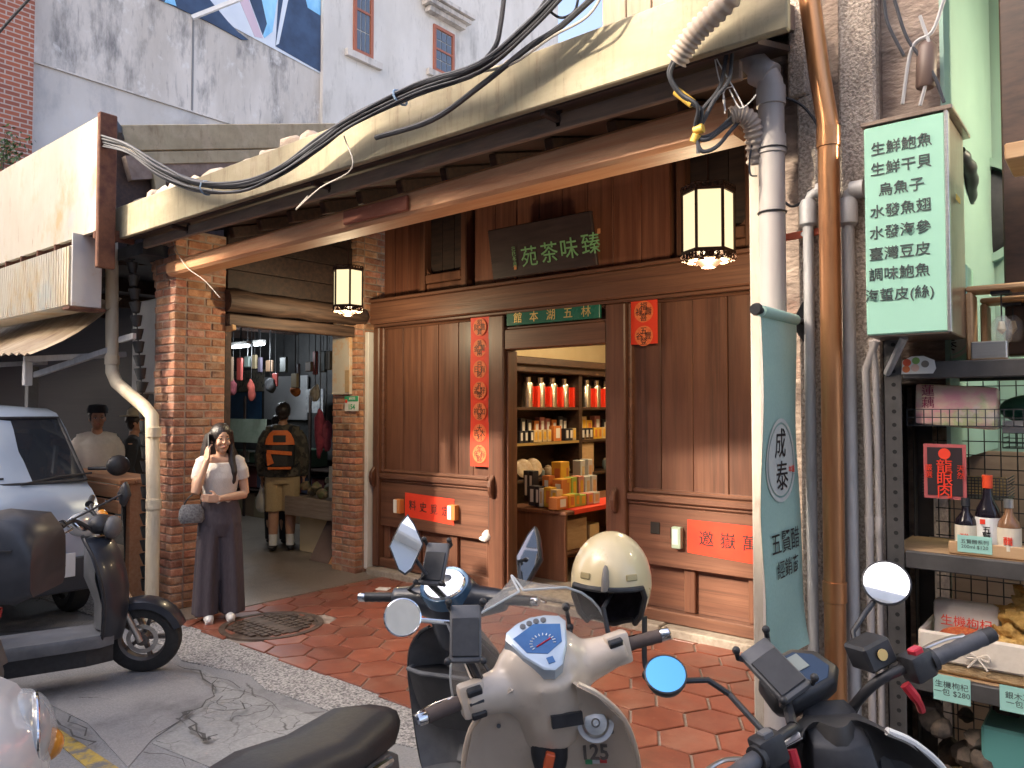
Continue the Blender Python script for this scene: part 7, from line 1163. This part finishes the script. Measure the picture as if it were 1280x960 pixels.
tr_.loft(fold([ell((0, 0, z), rx, ry) for z, rx, ry in ((.68, .1, .15), (.78, .125, .175), (.86, .122, .17), (.93, .11, .15), (.97, .104, .138))], .015, 9)); fused(tr_, 'wide_trousers', mat('plum_grey_fabric', (.062, .05, .06), (.085, .07, .082), 90, (1, 1, .2), .85, bump=.2), W_, .008, 3)
for s in (-1, 1): f = MB().ball((.065, s*.085, .04), (.115, .042, .04), 16, 10); fused(f.box(-.04, .15, s*.085-.03, s*.085+.03, .005, .03), 'shoe', WHITE, W_, .007, 4)
h = MB(); R3 = Matrix((hf, hs, hu)).transposed(); h.ball(hc_+hu*.034-hf*.016, (.1, .09, .1), 20, 14, R3).ball(hc_-hf*.05-hu*.05, (.06, .095, .12), 16, 12, R3)
for s in (-1, 1):
    for k in (range(5) if s > 0 else range(2, 5)): a = hc_+hs*s*(.062+.006*k)+hf*(.03-.028*k)+hu*(.07-.01*k); h.tube(arc([a, hc_+hs*s*(.088+.004*k)-hf*(.0+.022*k)-hu*.05, Vector((.055-.03*k, s*(.085+.012*k), 1.28)), Vector((.085-.035*k, s*(.1+.008*k), 1.18+.01*k)), Vector((.085-.03*k, s*(.095+.01*k), 1.09+.02*k))], 4), [.026]*5+[.03]*8+[.022]*3+[.01], 8)
for y in (-.06, 0, .06): h.tube([hc_-hf*.07+hs*y, Vector((-.1, y, 1.3)), Vector((-.115, y*1.3, 1.12))], [.05, .05, .02], 10)
fused(h, 'hair', HAIR, W_, .006, 3)
m4 = W_.matrix_basis if False else Matrix.Translation((wp.x, wp.y, .006)) @ Matrix.Rotation(radians(-24), 4, 'Z'); o = root('mobile_phone', 'black mobile phone held to the woman\'s ear', 'phone', m4 @ Vector((.055, -.098, 1.4)), radians(-24), local=True); MB().obox((.01, 0, .03), (.03, .0, .012), (.0, .005, 0), (-.02, 0, .066)).build('case', BLACK, o, bev=.004)
o = root('handbag', 'small grey woven handbag hanging from the woman\'s forearm', 'bag', m4 @ Vector((.06, -.215, .8)), radians(-24), local=True); m = MB().loft([[Vector((x*k*.05, y*k*.09, z)) for x, y in ((1, -.8), (1, .8), (.6, 1), (-.6, 1), (-1, .8), (-1, -.8), (-.6, -1), (.6, -1))] for z, k in ((0, .85), (.03, 1.05), (.09, 1.0), (.14, .75))]); m.build('bag', mat('grey_weave', (.08, .08, .085), (.26, .26, .265), 70, (1, 1, 1), .6, bump=1), o, smooth=True, ang=50); MB().tube(arc([(0, -.06, .13), (.01, -.02, .2), (.02, .05, .235), (.01, .07, .17), (0, .065, .13)], 5), .006, 6).build('handle', BLACK, o, smooth=True)
W_.scale = (.95, .95, 1)
# ---- a standing figure, seen from behind or far away
def stander(label, loc, heading, H, top, bottom, shorts=False, hat=None, skin=SKIN2, bulky=1.0, arm=(.0, .0)):
    o = root('person', label, 'person', loc, heading, local=True); k = H/1.7; V = lambda x, y, z: Vector((x*k, y*k, z*k)); b = MB()
    b.tube([V(0, 0, .85), V(0, 0, 1.0), V(0, 0, 1.2), V(0, 0, 1.38)], [.13*k, .115*k, .13*k, .11*k], 16).tube([V(0, -.16, 1.36), V(0, .16, 1.36)], .06*k, 12).tube([V(0, 0, 1.36), V(.01, 0, 1.5)], [.062*k, .052*k], 12)
    el, wr = {}, {}
    for s in (-1, 1):
        el[s], wr[s] = V(-.02+arm[0], s*.25, 1.09), V(.07+arm[1], s*.235, .84); b.tube([V(0, s*.185, 1.36), el[s]], [.052*k, .042*k], 12).tube([el[s], wr[s]], [.04*k, .027*k], 12); hand(b, wr[s], (.15, 0, -1), (0, -s, 0), k, .4, s)
        b.tube([V(0, s*.09, .9), V(.01, s*.095, .48), V(-.015, s*.095, .3), V(-.02, s*.095, .08)], [.095*k, .062*k, .06*k, .04*k], 14).tube([V(-.03, s*.095, .05), V(.09, s*.105, .03)], [.036*k, .03*k], 10)
    hd = head(b, V(.025, 0, 1.6), (1, 0, 0), k); fused(b, 'body', skin, o, .008, 4); face(o, *hd, k, (.32, .12, .1)); c, f, s_, u = hd
    t = MB(); t.loft([ell(V(0, 0, z), rx*k*bulky, ry*k*bulky) for z, rx, ry in ((.86, .15, .19), (1.0, .145, .18), (1.2, .15, .2), (1.33, .14, .2), (1.41, .09, .13))])
    for s in (-1, 1): t.tube([V(0, s*.15, 1.37), V(-.0, s*.2, 1.28), el[s], wr[s]+V(0, 0, .03)], [.07*k*bulky, .072*k*bulky, .06*k*bulky, .045*k*bulky], 14)
    t.tube([V(0, -.175, 1.365), V(0, -.08, 1.39), V(0, .08, 1.39), V(0, .175, 1.365)], .074*k*bulky, 12); fused(t, 'jacket', top, o, .01, 3)
    t = MB().loft([ell(V(0, 0, z), rx*k, ry*k) for z, rx, ry in ((.78, .13, .17), (.85, .135, .18), (.97, .125, .165))])
    for s in (-1, 1): t.loft(fold([ell(V(.0, s*.097, z), r*k, r*k) for z, r in (((.46, .098), (.6, .1), (.75, .105), (.86, .1)) if shorts else ((.06, .062), (.3, .072), (.5, .08), (.75, .1), (.86, .1)))], .03, 6))
    fused(t, 'shorts' if shorts else 'trousers', bottom, o, .01, 2)
    for s in (-1, 1):
        f2 = MB().ball(V(.05, s*.1, .045), (.14*k, .048*k, .045*k), 14, 10); fused(f2, 'shoe', BLACK, o, .009, 3)
        if shorts: MB().tube([V(-.02, s*.095, .07), V(-.018, s*.095, .2)], [.046*k, .05*k], 14).build('sock', WHITE, o, smooth=True)
    hr = MB().ball(c+u*.03*k-f*.02*k, (.1*k, .087*k, .1*k), 18, 12).ball(c-f*.05*k-u*.015*k, (.055*k, .072*k, .07*k), 14, 10); hr.v = [q+noise.noise_vector(q*35)*.01 for q in hr.v]; fused(hr, 'hair', HAIR, o, .007, 1)
    if hat: cc = c+u*.07*k; MB().lathe([(.17*k, 0), (.175*k, .006), (.1*k, .015), (.092*k, .07*k), (.06*k, .1*k), (0, .105*k)] if hat[1] else [(.1*k, -.01), (.104*k, .03*k), (.085*k, .075*k), (0, .09*k)], cc, n=22).build('hat', hat[0], o, smooth=True)
    return o, k
CAMO = mat('dark_camouflage', (.05, .047, .04), (.115, .1, .075), 11, Z3, .85, detail=2, dirt=[((.03, .028, .026), 8, Z3, .52, .58, .9)], lo=.46, hi=.54); KHAKI = mat('khaki_cotton', (.42, .3, .16), (.48, .36, .2), 60, Z3, .85, bump=.2); DARKC = mat('dark_navy_cloth', (.016, .018, .024), (.026, .028, .034), 40, Z3, .85)
mp_ = P(352, 690, Z=0); hd_ = radians(140); mo, k = stander('man in dark camouflage jacket and khaki shorts seen from behind, wearing a backpack', (mp_.x, mp_.y, .016), hd_, 1.74, CAMO, KHAKI, True, None, SKIN2, 1.1)
mm4 = Matrix.Translation((mp_.x, mp_.y, .016)) @ Matrix.Rotation(hd_, 4, 'Z'); bp = root('backpack', 'orange and black backpack on the man in the camouflage jacket', 'backpack', mm4 @ Vector((-.2, 0, .98)), hd_, local=True); ORG = mat('orange_nylon', (.62, .12, .02), (.7, .17, .03), 50, Z3, .6, bump=.2); NYL = mat('black_nylon', (.018, .018, .02), (.03, .03, .03), 60, Z3, .65, bump=.2)
fused(MB().loft([[Vector((x*d, y*w, z)) for x, y in ((.6, -1), (.6, 1), (-.4, .95), (-1, .55), (-1, -.55), (-.4, -.95))] for z, d, w in ((0, .09, .13), (.04, .13, .155), (.25, .14, .16), (.38, .11, .14), (.45, .06, .09))]), 'main_pack', NYL, bp, .009, 4)
MB().loft([[Vector((x, y*w, z)) for x, y in ((-.1, -1), (-.147+.02*(z > .33), -.55), (-.152+.02*(z > .33), .55), (-.1, 1), (-.08, 1), (-.08, -1))] for z, w in ((.29, .165), (.35, .155), (.42, .12), (.455, .08))]).build('orange_lid', ORG, bp, smooth=True); MB().obox((-.148, 0, .2), (.006, 0, 0), (0, .14, .012), (0, 0, .022)).build('orange_band', ORG, bp, bev=.004); MB().prism([(-.15, .13, .05), (-.15, .06, .08), (-.15, .1, .2), (-.15, .145, .19)], (.01, 0, 0)).build('orange_panel', ORG, bp); MB().obox((-.142, 0, .36), (.006, 0, 0), (0, .07, 0), (0, 0, .04)).build('mesh_pocket', NYL, bp, bev=.003); MB().obox((-.12, 0, .02), (.02, 0, 0), (0, .13, 0), (0, 0, .014)).build('orange_base', ORG, bp, bev=.005)
for s in (-1, 1): MB().tube(arc([(-.0, s*.1, .42), (.1, s*.11, .5), (.26, s*.12, .46), (.33, s*.13, .3), (.22, s*.19, .1), (.06, s*.16, .03)], 5), .02, 8, flat=.3).build('shoulder_strap', NYL, bp, smooth=True)
q = mm4 @ Vector((.085, .245, .78)); o = root('shopping_bag', 'thin white plastic shopping bag in the backpack man\'s hand', 'bag', q-Vector((0, 0, .3))); m = MB().loft([[q+Vector((cos(a)*r*1.0, sin(a)*r*.6, z)) for a in [2*pi*i/14 for i in range(14)]] for z, r in ((-.32, .05), (-.28, .09), (-.18, .1), (-.08, .06), (.0, .015))]); m.v = [v+noise.noise_vector(v*18)*.02 for v in m.v]; m.build('film', mat('thin_white_film', (.6, .58, .52), rough=.35, alpha=.75), o, smooth=True, ang=80)
a = P(324, 684, Z=0); stander('dark-haired person in black clothes standing beside the backpack man', (a.x, a.y+.25, .016), radians(125), 1.6, DARKC, DARKC, skin=SKIN)
a = P(120, 600, D=8.0); stander('man in white shirt and dark cap standing behind the parked van', (a.x, a.y, .016), radians(-15), 1.68, mat('white_cotton', (.55, .53, .52), (.6, .58, .57), 30, Z3, .85), DARKC, hat=(DARKC, 0)); a = P(154, 600, D=8.3); stander('person in dark clothes and pale brimmed hat behind the parked van', (a.x, a.y+.1, .016), radians(60), 1.63, DARKC, DARKC, hat=(mat('straw_hat', (.42, .36, .27), rough=.8), 1))
